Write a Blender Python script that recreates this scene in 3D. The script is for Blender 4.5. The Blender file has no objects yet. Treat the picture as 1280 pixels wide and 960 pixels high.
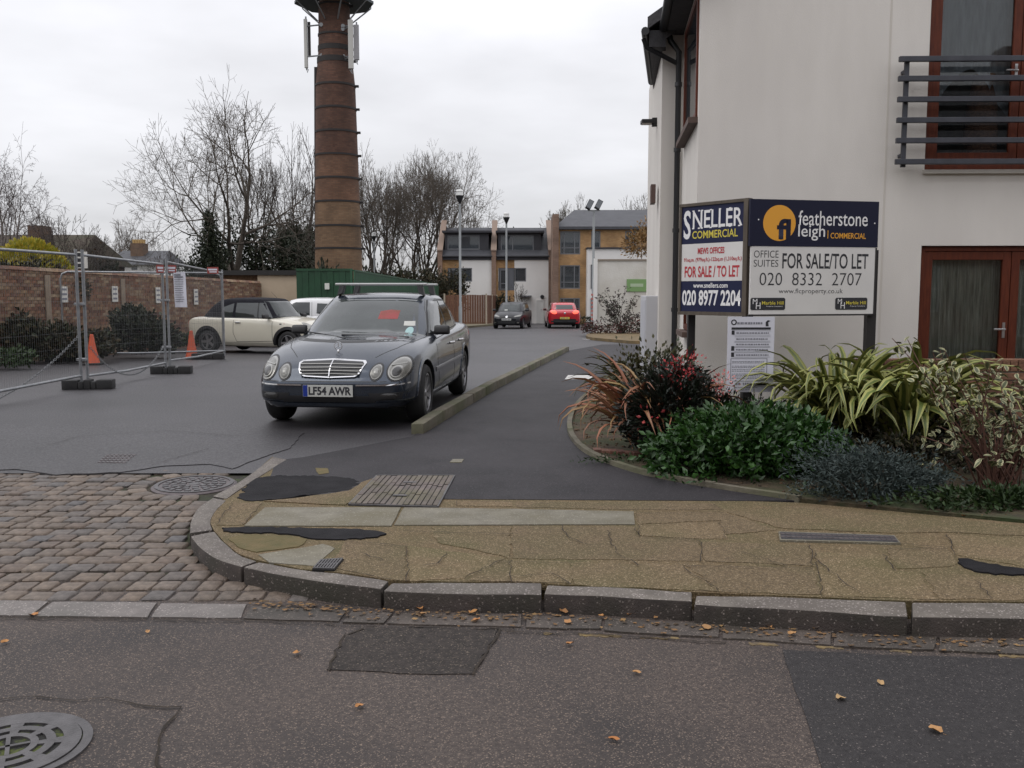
import bpy, bmesh, math, random
import numpy as np
from mathutils import Vector, Matrix
from mathutils.bvhtree import BVHTree

random.seed(7)
RNG = np.random.default_rng(7)
SC = bpy.context.scene
COL = SC.collection
R = math.radians

# ------------------------------------------------------------------ camera
CAM_H = 1.45
FPX = 1170.0                     # focal length in pixels of the 1280 px wide photograph
PITCH = math.atan(115 / FPX)
cam_d = bpy.data.cameras.new('camera')
cam_d.sensor_width = 36.0
cam_d.lens = 36.0 * FPX / 1280.0
cam_d.clip_start = 0.05
cam_d.clip_end = 4000
cam = bpy.data.objects.new('camera', cam_d)
COL.objects.link(cam)
cam.location = (0, 0, CAM_H)
cam.rotation_euler = (math.pi / 2 - PITCH, 0, 0)
SC.camera = cam

# ------------------------------------------------------------------ sky and sun
SUN_EL, SUN_AZ = R(58), R(248)   # high on the left behind thick cloud; azimuth clockwise from +Y
world = bpy.data.worlds.new('World')
SC.world = world
world.use_nodes = True
wn, wl = world.node_tree.nodes, world.node_tree.links
wn.clear()
w_out = wn.new('ShaderNodeOutputWorld')
w_sky = wn.new('ShaderNodeTexSky')
w_sky.sky_type = 'NISHITA'
w_sky.sun_disc = False
w_sky.sun_elevation = SUN_EL
w_sky.sun_rotation = SUN_AZ
w_hs = wn.new('ShaderNodeHueSaturation')
w_hs.inputs['Saturation'].default_value = 0.12
wl.new(w_sky.outputs[0], w_hs.inputs['Color'])
w_b1 = wn.new('ShaderNodeBackground')
w_b1.inputs['Strength'].default_value = 0.05
wl.new(w_hs.outputs[0], w_b1.inputs['Color'])
w_tc = wn.new('ShaderNodeTexCoord')
w_sx = wn.new('ShaderNodeSeparateXYZ')
wl.new(w_tc.outputs['Generated'], w_sx.inputs[0])
def wmath(op, a, b=None, clamp=False):
    n = wn.new('ShaderNodeMath'); n.operation = op; n.use_clamp = clamp
    for i, v in enumerate((a, b)):
        if v is None: continue
        if isinstance(v, (int, float)): n.inputs[i].default_value = v
        else: wl.new(v, n.inputs[i])
    return n.outputs[0]
el = wmath('MAXIMUM', w_sx.outputs['Z'], 0.0)
den = wmath('ADD', el, 0.16)
w_cx = wn.new('ShaderNodeCombineXYZ')
wl.new(wmath('DIVIDE', w_sx.outputs['X'], den), w_cx.inputs[0])
wl.new(wmath('DIVIDE', w_sx.outputs['Y'], den), w_cx.inputs[1])
w_no = wn.new('ShaderNodeTexNoise')                    # the cloud deck
w_no.inputs['Scale'].default_value = 0.85
w_no.inputs['Detail'].default_value = 5
w_no.inputs['Roughness'].default_value = 0.5
wl.new(w_cx.outputs[0], w_no.inputs['Vector'])
cl = wmath('ADD', wmath('MULTIPLY', wmath('SUBTRACT', w_no.outputs['Fac'], 0.5), 1.25), 1.0)
grad = wmath('ADD', wmath('ADD', wmath('MULTIPLY', wmath('MINIMUM', el, 0.35), 1.35), wmath('MULTIPLY', wmath('MAXIMUM', wmath('SUBTRACT', el, 0.35), 0.0), 0.55)), 0.245)   # an overcast sky brightens upward
lum = wmath('MULTIPLY', grad, cl)
w_col = wn.new('ShaderNodeMix'); w_col.data_type = 'RGBA'; w_col.blend_type = 'MULTIPLY'
w_col.inputs[0].default_value = 1.0
w_col.inputs[6].default_value = (0.975, 0.975, 1.03, 1)
wl.new(lum, w_col.inputs[7])
w_b2 = wn.new('ShaderNodeBackground')
wl.new(w_col.outputs[2], w_b2.inputs['Color'])
w_add = wn.new('ShaderNodeAddShader')
wl.new(w_b1.outputs[0], w_add.inputs[0]); wl.new(w_b2.outputs[0], w_add.inputs[1])
wl.new(w_add.outputs[0], w_out.inputs['Surface'])

sun_d = bpy.data.lights.new('sun', 'SUN')
sun_d.energy = 0.55
sun_d.angle = R(40)
sun_d.color = (1.0, 0.965, 0.92)
sun = bpy.data.objects.new('sun', sun_d)
COL.objects.link(sun)
sdir = Vector((math.sin(SUN_AZ) * math.cos(SUN_EL), math.cos(SUN_AZ) * math.cos(SUN_EL), math.sin(SUN_EL)))
sun.rotation_euler = sdir.to_track_quat('Z', 'Y').to_euler()
sun.location = sdir * 60

SC.view_settings.view_transform = 'Standard'
SC.view_settings.look = 'None'
SC.view_settings.exposure = 0.28
SC.view_settings.gamma = 1.0

# ------------------------------------------------------------------ measuring helpers
CP, SP = math.cos(PITCH), math.sin(PITCH)
def ray(px, py):
    a, b = (px - 640) / FPX, (480 - py) / FPX
    return Vector((a, CP + b * SP, -SP + b * CP))
def at(px, py, Y):               # the point at distance Y seen at that place of the photograph
    d = ray(px, py); return d * (Y / d.y) + Vector((0, 0, CAM_H))
def gz(y):                       # the mews falls gently away from the street
    return 0.0 if y < 14 else -0.0145 * (min(y, 110) - 14)
def G(px, py, dz=0.0, flat=None):
    d = ray(px, py); z = 0.0
    for _ in range(30):
        t = (z - CAM_H) / d.z
        y = d.y * t
        z = (gz(y) + dz) if flat is None else flat
    return Vector((d.x * t, y, z))

# ------------------------------------------------------------------ materials
def mat(name, c, r=0.7, metal=0.0, c2=None, sc=5.0, amt=1.0, bump=0.0, bsc=60.0, spec=0.5, coat=0.0,
        obj=0.0, isl=0.0, c3=None, sc3=0.8, r2=None, trans=0.0, emit=None, est=1.0, lo=0.35, hi=0.65, stretch=None, speck=None):
    m = bpy.data.materials.new(name); m.use_nodes = True
    n, l = m.node_tree.nodes, m.node_tree.links
    b = n['Principled BSDF']
    b.inputs['Base Color'].default_value = (*c, 1)
    b.inputs['Roughness'].default_value = r
    b.inputs['Metallic'].default_value = metal
    b.inputs['Specular IOR Level'].default_value = spec
    b.inputs['Coat Weight'].default_value = coat
    b.inputs['Coat Roughness'].default_value = 0.04
    if trans: b.inputs['Transmission Weight'].default_value = trans
    if emit:
        b.inputs['Emission Color'].default_value = (*emit, 1)
        b.inputs['Emission Strength'].default_value = est
    tc = n.new('ShaderNodeTexCoord'); vec = tc.outputs['Object']
    if stretch:
        mp = n.new('ShaderNodeMapping'); mp.inputs['Scale'].default_value = stretch
        l.new(vec, mp.inputs['Vector']); vec = mp.outputs[0]
    def noise(s, d=5):
        k = n.new('ShaderNodeTexNoise'); k.inputs['Scale'].default_value = s; k.inputs['Detail'].default_value = d
        k.inputs['Roughness'].default_value = 0.6
        l.new(vec, k.inputs['Vector']); return k.outputs['Fac']
    def ramp(f, lo, hi):
        k = n.new('ShaderNodeMapRange'); k.inputs[1].default_value = lo; k.inputs[2].default_value = hi
        l.new(f, k.inputs[0]); return k.outputs[0]
    def mix(f, a, b2, mode='MIX'):
        k = n.new('ShaderNodeMix'); k.data_type = 'RGBA'; k.blend_type = mode
        for i, v in ((0, f), (6, a), (7, b2)):
            if isinstance(v, (int, float)): k.inputs[i].default_value = v
            elif isinstance(v, tuple): k.inputs[i].default_value = (*v, 1)
            else: l.new(v, k.inputs[i])
        return k.outputs[2]
    cur = None
    if c2 is not None:
        f1 = ramp(noise(sc), lo, hi)
        cur = mix(f1, c, c2)
        if r2 is not None:
            k = n.new('ShaderNodeMapRange'); k.inputs[3].default_value = r; k.inputs[4].default_value = r2
            l.new(f1, k.inputs[0]); l.new(k.outputs[0], b.inputs['Roughness'])
    if c3 is not None:
        f3 = ramp(noise(sc3, 3), 0.42, 0.68)
        cur = mix(f3, cur if cur is not None else c, c3)
        if r2 is not None and c2 is None:
            k = n.new('ShaderNodeMapRange'); k.inputs[3].default_value = r; k.inputs[4].default_value = r2
            l.new(f3, k.inputs[0]); l.new(k.outputs[0], b.inputs['Roughness'])
    if speck is not None:        # small stones in the surface: (scale, colour, share)
        v = n.new('ShaderNodeTexVoronoi'); v.inputs['Scale'].default_value = speck[0]; l.new(vec, v.inputs['Vector'])
        s = n.new('ShaderNodeSeparateColor'); l.new(v.outputs['Color'], s.inputs[0])
        fs = ramp(s.outputs[0], 1 - speck[2], 1.0)
        cur = mix(fs, cur if cur is not None else c, speck[1])
    for amount, src in ((obj, 'o'), (isl, 'i')):
        if amount:
            k = n.new('ShaderNodeObjectInfo' if src == 'o' else 'ShaderNodeNewGeometry')
            rnd = k.outputs['Random'] if src == 'o' else k.outputs['Random Per Island']
            q = n.new('ShaderNodeMapRange'); q.inputs[3].default_value = 1 - amount; q.inputs[4].default_value = 1 + amount
            l.new(rnd, q.inputs[0])
            cc = n.new('ShaderNodeCombineColor')
            for i in range(3): l.new(q.outputs[0], cc.inputs[i])
            cur = mix(1.0, cur if cur is not None else c, cc.outputs[0], 'MULTIPLY')
    if cur is not None: l.new(cur, b.inputs['Base Color'])
    if bump:
        bp = n.new('ShaderNodeBump'); bp.inputs['Strength'].default_value = bump
        bp.inputs['Distance'].default_value = 0.6 / bsc
        l.new(noise(bsc, 4), bp.inputs['Height']); l.new(bp.outputs[0], b.inputs['Normal'])
    return m

def pick_mat(name, cols, r=0.6, by='isl', spec=0.4, noise_sc=None, bump=0, bsc=40):
    """one of several colours for each piece (by object or by mesh island)"""
    m = bpy.data.materials.new(name); m.use_nodes = True
    n, l = m.node_tree.nodes, m.node_tree.links
    b = n['Principled BSDF']; b.inputs['Roughness'].default_value = r; b.inputs['Specular IOR Level'].default_value = spec
    k = n.new('ShaderNodeObjectInfo' if by == 'obj' else 'ShaderNodeNewGeometry')
    src = k.outputs['Random'] if by == 'obj' else k.outputs['Random Per Island']
    cr = n.new('ShaderNodeValToRGB'); e = cr.color_ramp.elements
    cr.color_ramp.interpolation = 'LINEAR'
    for i, c in enumerate(cols):
        p = i / (len(cols) - 1)
        if i == 0: el_ = e[0]; el_.position = 0
        elif i == len(cols) - 1: el_ = e[len(e) - 1]; el_.position = 1
        else: el_ = e.new(p)
        el_.color = (*c, 1)
    l.new(src, cr.inputs[0])
    out = cr.outputs[0]
    if noise_sc:
        tc = n.new('ShaderNodeTexCoord'); no = n.new('ShaderNodeTexNoise'); no.inputs['Scale'].default_value = noise_sc
        no.inputs['Detail'].default_value = 5
        l.new(tc.outputs['Object'], no.inputs['Vector'])
        mr = n.new('ShaderNodeMapRange'); mr.inputs[1].default_value = .3; mr.inputs[2].default_value = .7
        mr.inputs[3].default_value = .65; mr.inputs[4].default_value = 1.3
        l.new(no.outputs['Fac'], mr.inputs[0])
        mx = n.new('ShaderNodeMix'); mx.data_type = 'RGBA'; mx.blend_type = 'MULTIPLY'; mx.inputs[0].default_value = 1
        cc = n.new('ShaderNodeCombineColor')
        for i in range(3): l.new(mr.outputs[0], cc.inputs[i])
        l.new(out, mx.inputs[6]); l.new(cc.outputs[0], mx.inputs[7]); out = mx.outputs[2]
        if bump:
            bp = n.new('ShaderNodeBump'); bp.inputs['Strength'].default_value = bump; bp.inputs['Distance'].default_value = 0.01
            n2 = n.new('ShaderNodeTexNoise'); n2.inputs['Scale'].default_value = bsc; l.new(tc.outputs['Object'], n2.inputs['Vector'])
            l.new(n2.outputs['Fac'], bp.inputs['Height']); l.new(bp.outputs[0], b.inputs['Normal'])
    l.new(out, b.inputs['Base Color'])
    return m

def brick_mat(name, c1, c2, mortar, sc=1.0, r=0.85, plane='xz'):
    m = bpy.data.materials.new(name); m.use_nodes = True
    n, l = m.node_tree.nodes, m.node_tree.links
    b = n['Principled BSDF']; b.inputs['Roughness'].default_value = r
    tc = n.new('ShaderNodeTexCoord')
    s = n.new('ShaderNodeSeparateXYZ'); l.new(tc.outputs['Object'], s.inputs[0])
    cx = n.new('ShaderNodeCombineXYZ')
    if plane == 'round':
        a = n.new('ShaderNodeMath'); a.operation = 'ARCTAN2'; l.new(s.outputs[0], a.inputs[0]); l.new(s.outputs[1], a.inputs[1])
        l.new(a.outputs[0], cx.inputs[0])
    else:
        a = n.new('ShaderNodeMath'); a.operation = 'ADD'; l.new(s.outputs[0], a.inputs[0]); l.new(s.outputs[1], a.inputs[1])
        l.new(a.outputs[0], cx.inputs[0])
    l.new(s.outputs[2], cx.inputs[1])
    br = n.new('ShaderNodeTexBrick')
    br.inputs['Color1'].default_value = (*c1, 1); br.inputs['Color2'].default_value = (*c2, 1)
    br.inputs['Mortar'].default_value = (*mortar, 1)
    br.inputs['Scale'].default_value = 1 / sc
    br.inputs['Mortar Size'].default_value = 0.007
    br.inputs['Brick Width'].default_value = 0.225; br.inputs['Row Height'].default_value = 0.075
    l.new(cx.outputs[0], br.inputs['Vector'])
    no = n.new('ShaderNodeTexNoise'); no.inputs['Scale'].default_value = 0.9; no.inputs['Detail'].default_value = 6
    l.new(tc.outputs['Object'], no.inputs['Vector'])
    mr = n.new('ShaderNodeMapRange'); mr.inputs[1].default_value = .3; mr.inputs[2].default_value = .7
    mr.inputs[3].default_value = .6; mr.inputs[4].default_value = 1.25
    l.new(no.outputs['Fac'], mr.inputs[0])
    cc = n.new('ShaderNodeCombineColor')
    for i in range(3): l.new(mr.outputs[0], cc.inputs[i])
    mx = n.new('ShaderNodeMix'); mx.data_type = 'RGBA'; mx.blend_type = 'MULTIPLY'; mx.inputs[0].default_value = 1
    l.new(br.outputs['Color'], mx.inputs[6]); l.new(cc.outputs[0], mx.inputs[7])
    l.new(mx.outputs[2], b.inputs['Base Color'])
    bp = n.new('ShaderNodeBump'); bp.inputs['Strength'].default_value = .4; bp.inputs['Distance'].default_value = .01
    l.new(br.outputs['Fac'], bp.inputs['Height']); bp.invert = True
    l.new(bp.outputs[0], b.inputs['Normal'])
    return m

def clear_glass(name, tint=(0.9, 0.93, 0.92), see=0.6, dark=(0.02, 0.022, 0.024)):
    """a pane one looks through in part: reflections over a tinted, half-clear sheet"""
    m = bpy.data.materials.new(name); m.use_nodes = True
    n, l = m.node_tree.nodes, m.node_tree.links
    b = n['Principled BSDF']; b.inputs['Base Color'].default_value = (*dark, 1); b.inputs['Roughness'].default_value = 0.03
    t = n.new('ShaderNodeBsdfTransparent'); t.inputs[0].default_value = (*tint, 1)
    g = n.new('ShaderNodeBsdfGlossy'); g.inputs['Roughness'].default_value = 0.02
    m1 = n.new('ShaderNodeMixShader'); m1.inputs[0].default_value = see
    l.new(b.outputs[0], m1.inputs[1]); l.new(t.outputs[0], m1.inputs[2])
    f = n.new('ShaderNodeFresnel'); f.inputs['IOR'].default_value = 1.5
    m2 = n.new('ShaderNodeMixShader'); l.new(f.outputs[0], m2.inputs[0]); l.new(m1.outputs[0], m2.inputs[1]); l.new(g.outputs[0], m2.inputs[2])
    l.new(m2.outputs[0], n['Material Output'].inputs[0])
    return m

# ------------------------------------------------------------------ object helpers
def tag(o, label=None, cat=None, group=None, kind=None):
    if label: o['label'] = label
    if cat: o['category'] = cat
    if group: o['group'] = group
    if kind: o['kind'] = kind
    return o
def thing(name, label, cat, loc=(0, 0, 0), rz=0.0, group=None):
    o = bpy.data.objects.new(name, None); COL.objects.link(o)
    o.empty_display_size = 0.2
    o.location = loc; o.rotation_euler = (0, 0, rz)
    return tag(o, label, cat, group)
def root_of(o):
    while o.parent: o = o.parent
    return o
def copy_tree(o, parent=None):
    c = o.copy(); COL.objects.link(c); c.parent = parent
    for ch in list(KIDS.get(o.name, ())):
        copy_tree(ch, c)
    KIDS.setdefault(c.name, [])
    if parent is not None: KIDS.setdefault(parent.name, []).append(c)
    return c
KIDS = {}
def link_mesh(name, me, parent=None, mats=None):
    o = bpy.data.objects.new(name, me); COL.objects.link(o)
    if mats is not None:
        for m in (mats if isinstance(mats, (list, tuple)) else [mats]): me.materials.append(m)
    if parent is not None:
        o.parent = parent; KIDS.setdefault(parent.name, []).append(o)
    return o

class MB:
    """collects shapes; build() links them as one mesh object"""
    def __init__(s): s.v, s.f, s.mi = [], [], []
    def add(s, vs, fs, m=0):
        k = len(s.v); s.v += [tuple(v) for v in vs]
        s.f += [tuple(i + k for i in f) for f in fs]; s.mi += [m] * len(fs)
        return s
    def box(s, x0, x1, y0, y1, z0, z1, m=0):
        vs = [(x, y, z) for z in (z0, z1) for y in (y0, y1) for x in (x0, x1)]
        return s.add(vs, [(0, 2, 3, 1), (4, 5, 7, 6), (0, 1, 5, 4), (2, 6, 7, 3), (0, 4, 6, 2), (1, 3, 7, 5)], m)
    def hexa(s, b, t, m=0):      # bottom and top loops of the same length
        n = len(b); vs = list(b) + list(t)
        fs = [tuple(range(n - 1, -1, -1)), tuple(range(n, 2 * n))] + [(i, (i + 1) % n, (i + 1) % n + n, i + n) for i in range(n)]
        return s.add(vs, fs, m)
    def prism(s, poly, z0, z1, m=0):
        zf0 = z0 if callable(z0) else (lambda x, y: z0); zf1 = z1 if callable(z1) else (lambda x, y: z1)
        poly = [(p[0], p[1]) for p in poly]
        a = sum(poly[i][0] * poly[(i + 1) % len(poly)][1] - poly[(i + 1) % len(poly)][0] * poly[i][1] for i in range(len(poly)))
        if a < 0: poly = poly[::-1]
        return s.hexa([(x, y, zf0(x, y)) for x, y in poly], [(x, y, zf1(x, y)) for x, y in poly], m)
    def beam(s, p, q, w, h, m=0, up=(0, 0, 1)):
        p, q = Vector(p), Vector(q); d = (q - p).normalized()
        u = Vector(up)
        if abs(d.dot(u)) > .98: u = Vector((0, 1, 0))
        a = d.cross(u).normalized() * (w / 2); b = a.cross(d).normalized() * (h / 2)
        L = lambda c: [c - a - b, c + a - b, c + a + b, c - a + b]
        return s.hexa(L(p)[::-1], L(q)[::-1], m) if False else s.hexa(L(p), L(q), m)
    def tube(s, pts, r, n=6, m=0, cap=True):
        pts = [Vector(p) for p in pts]; k = len(pts)
        rs = r if isinstance(r, (list, tuple)) else [r] * k
        base = len(s.v); prev = None
        for i, p in enumerate(pts):
            d = (pts[min(i + 1, k - 1)] - pts[max(i - 1, 0)]).normalized()
            if prev is None:
                prev = d.orthogonal().normalized()
            a = (prev - d * prev.dot(d)).normalized(); prev = a
            b = d.cross(a)
            for j in range(n):
                t = 2 * math.pi * j / n
                s.v.append(tuple(p + (a * math.cos(t) + b * math.sin(t)) * rs[i]))
        for i in range(k - 1):
            for j in range(n):
                s.f.append((base + i * n + j, base + i * n + (j + 1) % n, base + (i + 1) * n + (j + 1) % n, base + (i + 1) * n + j)); s.mi.append(m)
        if cap:
            s.f.append(tuple(base + j for j in range(n - 1, -1, -1))); s.mi.append(m)
            s.f.append(tuple(base + (k - 1) * n + j for j in range(n))); s.mi.append(m)
        return s
    def lathe(s, prof, n=24, c=(0, 0, 0), axis='z', m=0, closed=False):
        base = len(s.v); k = len(prof)
        for r, h in prof:
            for j in range(n):
                t = 2 * math.pi * j / n; a, b = r * math.cos(t), r * math.sin(t)
                p = (a, b, h) if axis == 'z' else ((a, h, b) if axis == 'y' else (h, a, b))
                s.v.append((p[0] + c[0], p[1] + c[1], p[2] + c[2]))
        for i in range(k - 1 + (1 if closed else 0)):
            for j in range(n):
                i2 = (i + 1) % k
                q = (base + i * n + j, base + i * n + (j + 1) % n, base + i2 * n + (j + 1) % n, base + i2 * n + j)
                s.f.append(q if axis != 'y' else q[::-1]); s.mi.append(m)
        if not closed:
            if prof[0][0] > 1e-6: s.f.append(tuple(base + j for j in range(n - 1, -1, -1))); s.mi.append(m)
            if prof[-1][0] > 1e-6: s.f.append(tuple(base + (k - 1) * n + j for j in range(n))); s.mi.append(m)
        return s
    def xf(s, M):
        s.v = [tuple(M @ Vector(v)) for v in s.v]; return s
    def mesh(s, name, off=None, smooth=None, bevel=0.0, fix=True):
        me = bpy.data.meshes.new(name)
        vs = s.v if off is None else [(v[0] - off[0], v[1] - off[1], v[2] - off[2]) for v in s.v]
        me.from_pydata(vs, [], s.f)
        if any(s.mi): me.polygons.foreach_set('material_index', s.mi)
        if fix or bevel:
            bm = bmesh.new(); bm.from_mesh(me)
            if bevel:
                bmesh.ops.bevel(bm, geom=[e for e in bm.edges if len(e.link_faces) == 2 and e.calc_face_angle(0) > .5], offset=bevel, segments=2, affect='EDGES', profile=.6)
            bmesh.ops.recalc_face_normals(bm, faces=bm.faces)
            bm.to_mesh(me); bm.free()
        if smooth is not None:
            me.polygons.foreach_set('use_smooth', [True] * len(me.polygons))
            me.set_sharp_from_angle(angle=R(smooth))
        me.update()
        return me
    def build(s, name, mats, parent=None, smooth=None, bevel=0.0, local=False, origin=None, fix=True):
        off = None
        if not local:
            if parent is not None: off = world_loc(parent)
            elif origin == 'auto':
                a = np.array(s.v); off = ((a[:, 0].min() + a[:, 0].max()) / 2, (a[:, 1].min() + a[:, 1].max()) / 2, a[:, 2].min())
            elif origin is not None: off = tuple(origin)
        me = s.mesh(name, off, smooth, bevel, fix)
        o = link_mesh(name, me, parent, mats)
        if parent is None and off is not None: o.location = off
        return o
def world_loc(o):
    v = Vector((0, 0, 0))
    while o: v += Vector(o.location); o = o.parent
    return v

def holed(mb, x0, x1, z0, z1, y, holes, depth, m=0, back=True):
    """an upright wall sheet facing -y with rectangular openings and their reveals"""
    xs = sorted({x0, x1, *[h[0] for h in holes], *[h[1] for h in holes]}); zs = sorted({z0, z1, *[h[2] for h in holes], *[h[3] for h in holes]})
    xs = [x for x in xs if x0 <= x <= x1]; zs = [z for z in zs if z0 <= z <= z1]
    for i in range(len(xs) - 1):
        for j in range(len(zs) - 1):
            cx, cz = (xs[i] + xs[i + 1]) / 2, (zs[j] + zs[j + 1]) / 2
            if any(h[0] < cx < h[1] and h[2] < cz < h[3] for h in holes): continue
            mb.add([(xs[i], y, zs[j]), (xs[i + 1], y, zs[j]), (xs[i + 1], y, zs[j + 1]), (xs[i], y, zs[j + 1])], [(0, 1, 2, 3)], m)
    for h in holes:
        a, b, c, d = max(h[0], x0), min(h[1], x1), max(h[2], z0), min(h[3], z1); Y = y + depth
        mb.add([(a, y, c), (a, y, d), (a, Y, d), (a, Y, c)], [(0, 1, 2, 3)], m)
        mb.add([(b, y, c), (b, Y, c), (b, Y, d), (b, y, d)], [(0, 1, 2, 3)], m)
        mb.add([(a, y, d), (b, y, d), (b, Y, d), (a, Y, d)], [(0, 1, 2, 3)], m)
        mb.add([(a, y, c), (a, Y, c), (b, Y, c), (b, y, c)], [(0, 1, 2, 3)], m)
    return mb

def frame_box(mb, x0, x1, z0, z1, y0, y1, w, m=0):
    """four butted bars round an opening"""
    mb.box(x0, x0 + w, y0, y1, z0, z1, m); mb.box(x1 - w, x1, y0, y1, z0, z1, m)
    mb.box(x0 + w, x1 - w, y0, y1, z0, z0 + w, m); mb.box(x0 + w, x1 - w, y0, y1, z1 - w, z1, m)
    return mb

def text(s, parent, m, x0, x1, z0, z1, y=0.0, bold=0.0, M=None, name='lettering', serif=False, shear=0.0, keep=False, extr=0.0008):
    """flat lettering fitted into a box of the x-z plane"""
    cu = bpy.data.curves.new('lettering', 'FONT'); cu.body = s; cu.size = 1; cu.offset = bold; cu.shear = shear
    cu.resolution_u = 3; cu.fill_mode = 'FRONT'
    o = bpy.data.objects.new('lettering', cu); COL.objects.link(o)
    dg = bpy.context.evaluated_depsgraph_get()
    me = bpy.data.meshes.new_from_object(o.evaluated_get(dg)); bpy.data.objects.remove(o); bpy.data.curves.remove(cu)
    a = np.zeros(len(me.vertices) * 3); me.vertices.foreach_get('co', a); a = a.reshape(-1, 3)
    lo, hi = a.min(0), a.max(0)
    kx, kz = (x1 - x0) / max(hi[0] - lo[0], 1e-6), (z1 - z0) / max(hi[1] - lo[1], 1e-6)
    if keep: kx = kz = min(kx, kz)
    b = np.stack([x0 + (a[:, 0] - lo[0]) * kx, np.full(len(a), y), z0 + (a[:, 1] - lo[1]) * kz], 1)
    if M is not None: b = np.array([tuple(M @ Vector(p)) for p in b])
    me.vertices.foreach_set('co', b.ravel()); me.materials.clear(); me.update()
    me.name = name
    return link_mesh(name, me, parent, m)

def resample(poly, step, closed=True):
    out = []; n = len(poly)
    for i in range(n if closed else n - 1):
        p, q = Vector(poly[i]), Vector(poly[(i + 1) % n]); k = max(1, int((q - p).length / step))
        out += [p + (q - p) * (j / k) for j in range(k)]
    if not closed: out.append(Vector(poly[-1]))
    return out
def rough_poly(pts, step=0.05, jit=0.006, rnd=random):
    return [(p[0] + rnd.uniform(-jit, jit), p[1] + rnd.uniform(-jit, jit)) for p in resample([(q[0], q[1]) for q in pts], step)]
def chaikin(pts, n=2, closed=False):
    for _ in range(n):
        out = [] if closed else [pts[0]]
        for i in range(len(pts) - (0 if closed else 1)):
            a, b = Vector(pts[i]), Vector(pts[(i + 1) % len(pts)])
            out += [tuple(a * .75 + b * .25), tuple(a * .25 + b * .75)]
        if not closed: out.append(pts[-1])
        pts = out
    return pts

# ================================================================== GROUND
M_EARTH = mat('earth', (.06, .05, .035), .95, c2=(.04, .05, .02), sc=.4, bump=.5, bsc=20)
M_ROAD = mat('road_asphalt', (.038, .029, .026), .66, c2=(.078, .061, .052), sc=48, bump=1.0, bsc=120, c3=(.030, .025, .024), sc3=.9,
             spec=.35, speck=(230, (.21, .16, .125), .16))
M_ROAD2 = mat('road_asphalt_dark', (.017, .015, .0155), .62, c2=(.030, .027, .027), sc=45, bump=.9, bsc=120, spec=.35, speck=(210, (.14, .12, .11), .05))
M_PATCH = mat('road_patch', (.022, .018, .016), .8, c2=(.042, .034, .030), sc=30, bump=1.0, bsc=80, spec=.3, speck=(190, (.16, .13, .1), .1))
M_MEWS = mat('mews_asphalt', (.028, .026, .0285), .60, c2=(.050, .046, .050), sc=55, bump=.35, bsc=140, c3=(.019, .0175, .019), sc3=.30, r2=.44, spec=.5,
             speck=(170, (.12, .11, .11), .08))
M_PATH = mat('footpath_asphalt', (.012, .0105, .0125), .68, c2=(.024, .021, .0235), sc=2.6, bump=.7, bsc=110, c3=(.029, .026, .029), sc3=.8, spec=.3, speck=(150, (.07, .066, .07), .10))
M_PAVE = mat('old_paving', (.070, .046, .019), .88, c2=(.150, .103, .048), sc=75, bump=1.0, bsc=90, c3=(.078, .064, .022), sc3=1.6, speck=(190, (.34, .26, .16), .13))
M_SLABB = mat('brown_slab', (.072, .048, .022), .88, c2=(.158, .110, .056), sc=75, bump=1.0, bsc=90, obj=.11, c3=(.084, .067, .024), sc3=1.3, speck=(200, (.36, .275, .17), .14))
M_SLABL = mat('pale_slab', (.122, .110, .082), .75, c2=(.180, .165, .128), sc=7, bump=.6, bsc=80, obj=.10, c3=(.115, .10, .062), sc3=1.7, speck=(150, (.27, .25, .2), .08))
M_MOSS = mat('mossy_concrete', (.125, .092, .036), .88, c2=(.082, .070, .022), sc=7, bump=.9, bsc=50)
M_BLACK = mat('fresh_tar', (.008, .0075, .009), .8, spec=.15, c2=(.018, .017, .019), sc=6, bump=.8, bsc=100)
M_GRAN = mat('granite_kerb', (.088, .076, .063), .7, c2=(.142, .124, .105), sc=9, bump=.6, bsc=120, obj=.10, c3=(.09, .075, .065), sc3=2.2, speck=(160, (.32, .28, .26), .12))
M_GRAN_SIDE = mat('dark_granite', (.026, .020, .017), .75, c2=(.058, .045, .039), sc=6, bump=.7, bsc=100, c3=(.03, .027, .018), sc3=2.5, speck=(150, (.2, .17, .15), .06))
M_GRANC2 = mat('dark_channel_stone', (.052, .041, .035), .65, c2=(.090, .072, .060), sc=9, bump=.7, bsc=120, obj=.15, c3=(.035, .029, .022), sc3=2, speck=(160, (.22, .18, .15), .08))
M_GRANC = mat('channel_stone', (.108, .094, .086), .6, c2=(.165, .146, .134), sc=9, bump=.5, bsc=120, obj=.14, c3=(.10, .09, .08), sc3=2, speck=(160, (.33, .29, .27), .1))
M_SETT = pick_mat('sett_stone', [(.118, .086, .065), (.092, .078, .069), (.142, .106, .079), (.104, .081, .063), (.084, .078, .077), (.156, .120, .091), (.116, .090, .071)], r=.6, by='obj', noise_sc=22, bump=.7, bsc=110)
M_SETTI = pick_mat('sett_stone_mass', [(.118, .086, .065), (.092, .078, .069), (.142, .106, .079), (.104, .081, .063), (.156, .120, .091)], r=.6, by='isl', noise_sc=22, bump=.6, bsc=110)
M_JOINT = mat('sett_joint', (.016, .013, .010), .95, c2=(.035, .045, .015), sc=9, bump=.7, bsc=80, c3=(.035, .026, .016), sc3=2.5)
M_CONC = mat('concrete_edging', (.092, .080, .057), .85, c2=(.150, .132, .098), sc=7, bump=.6, bsc=60, c3=(.08, .085, .04), sc3=1.2, obj=.1)
M_IRON = mat('cast_iron', (.075, .062, .064), .5, c2=(.12, .10, .10), sc=14, metal=.35, bump=.4, bsc=70)
M_IRON2 = mat('worn_iron', (.060, .056, .057), .45, c2=(.10, .094, .096), sc=16, metal=.3, bump=.4, bsc=90)
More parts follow.
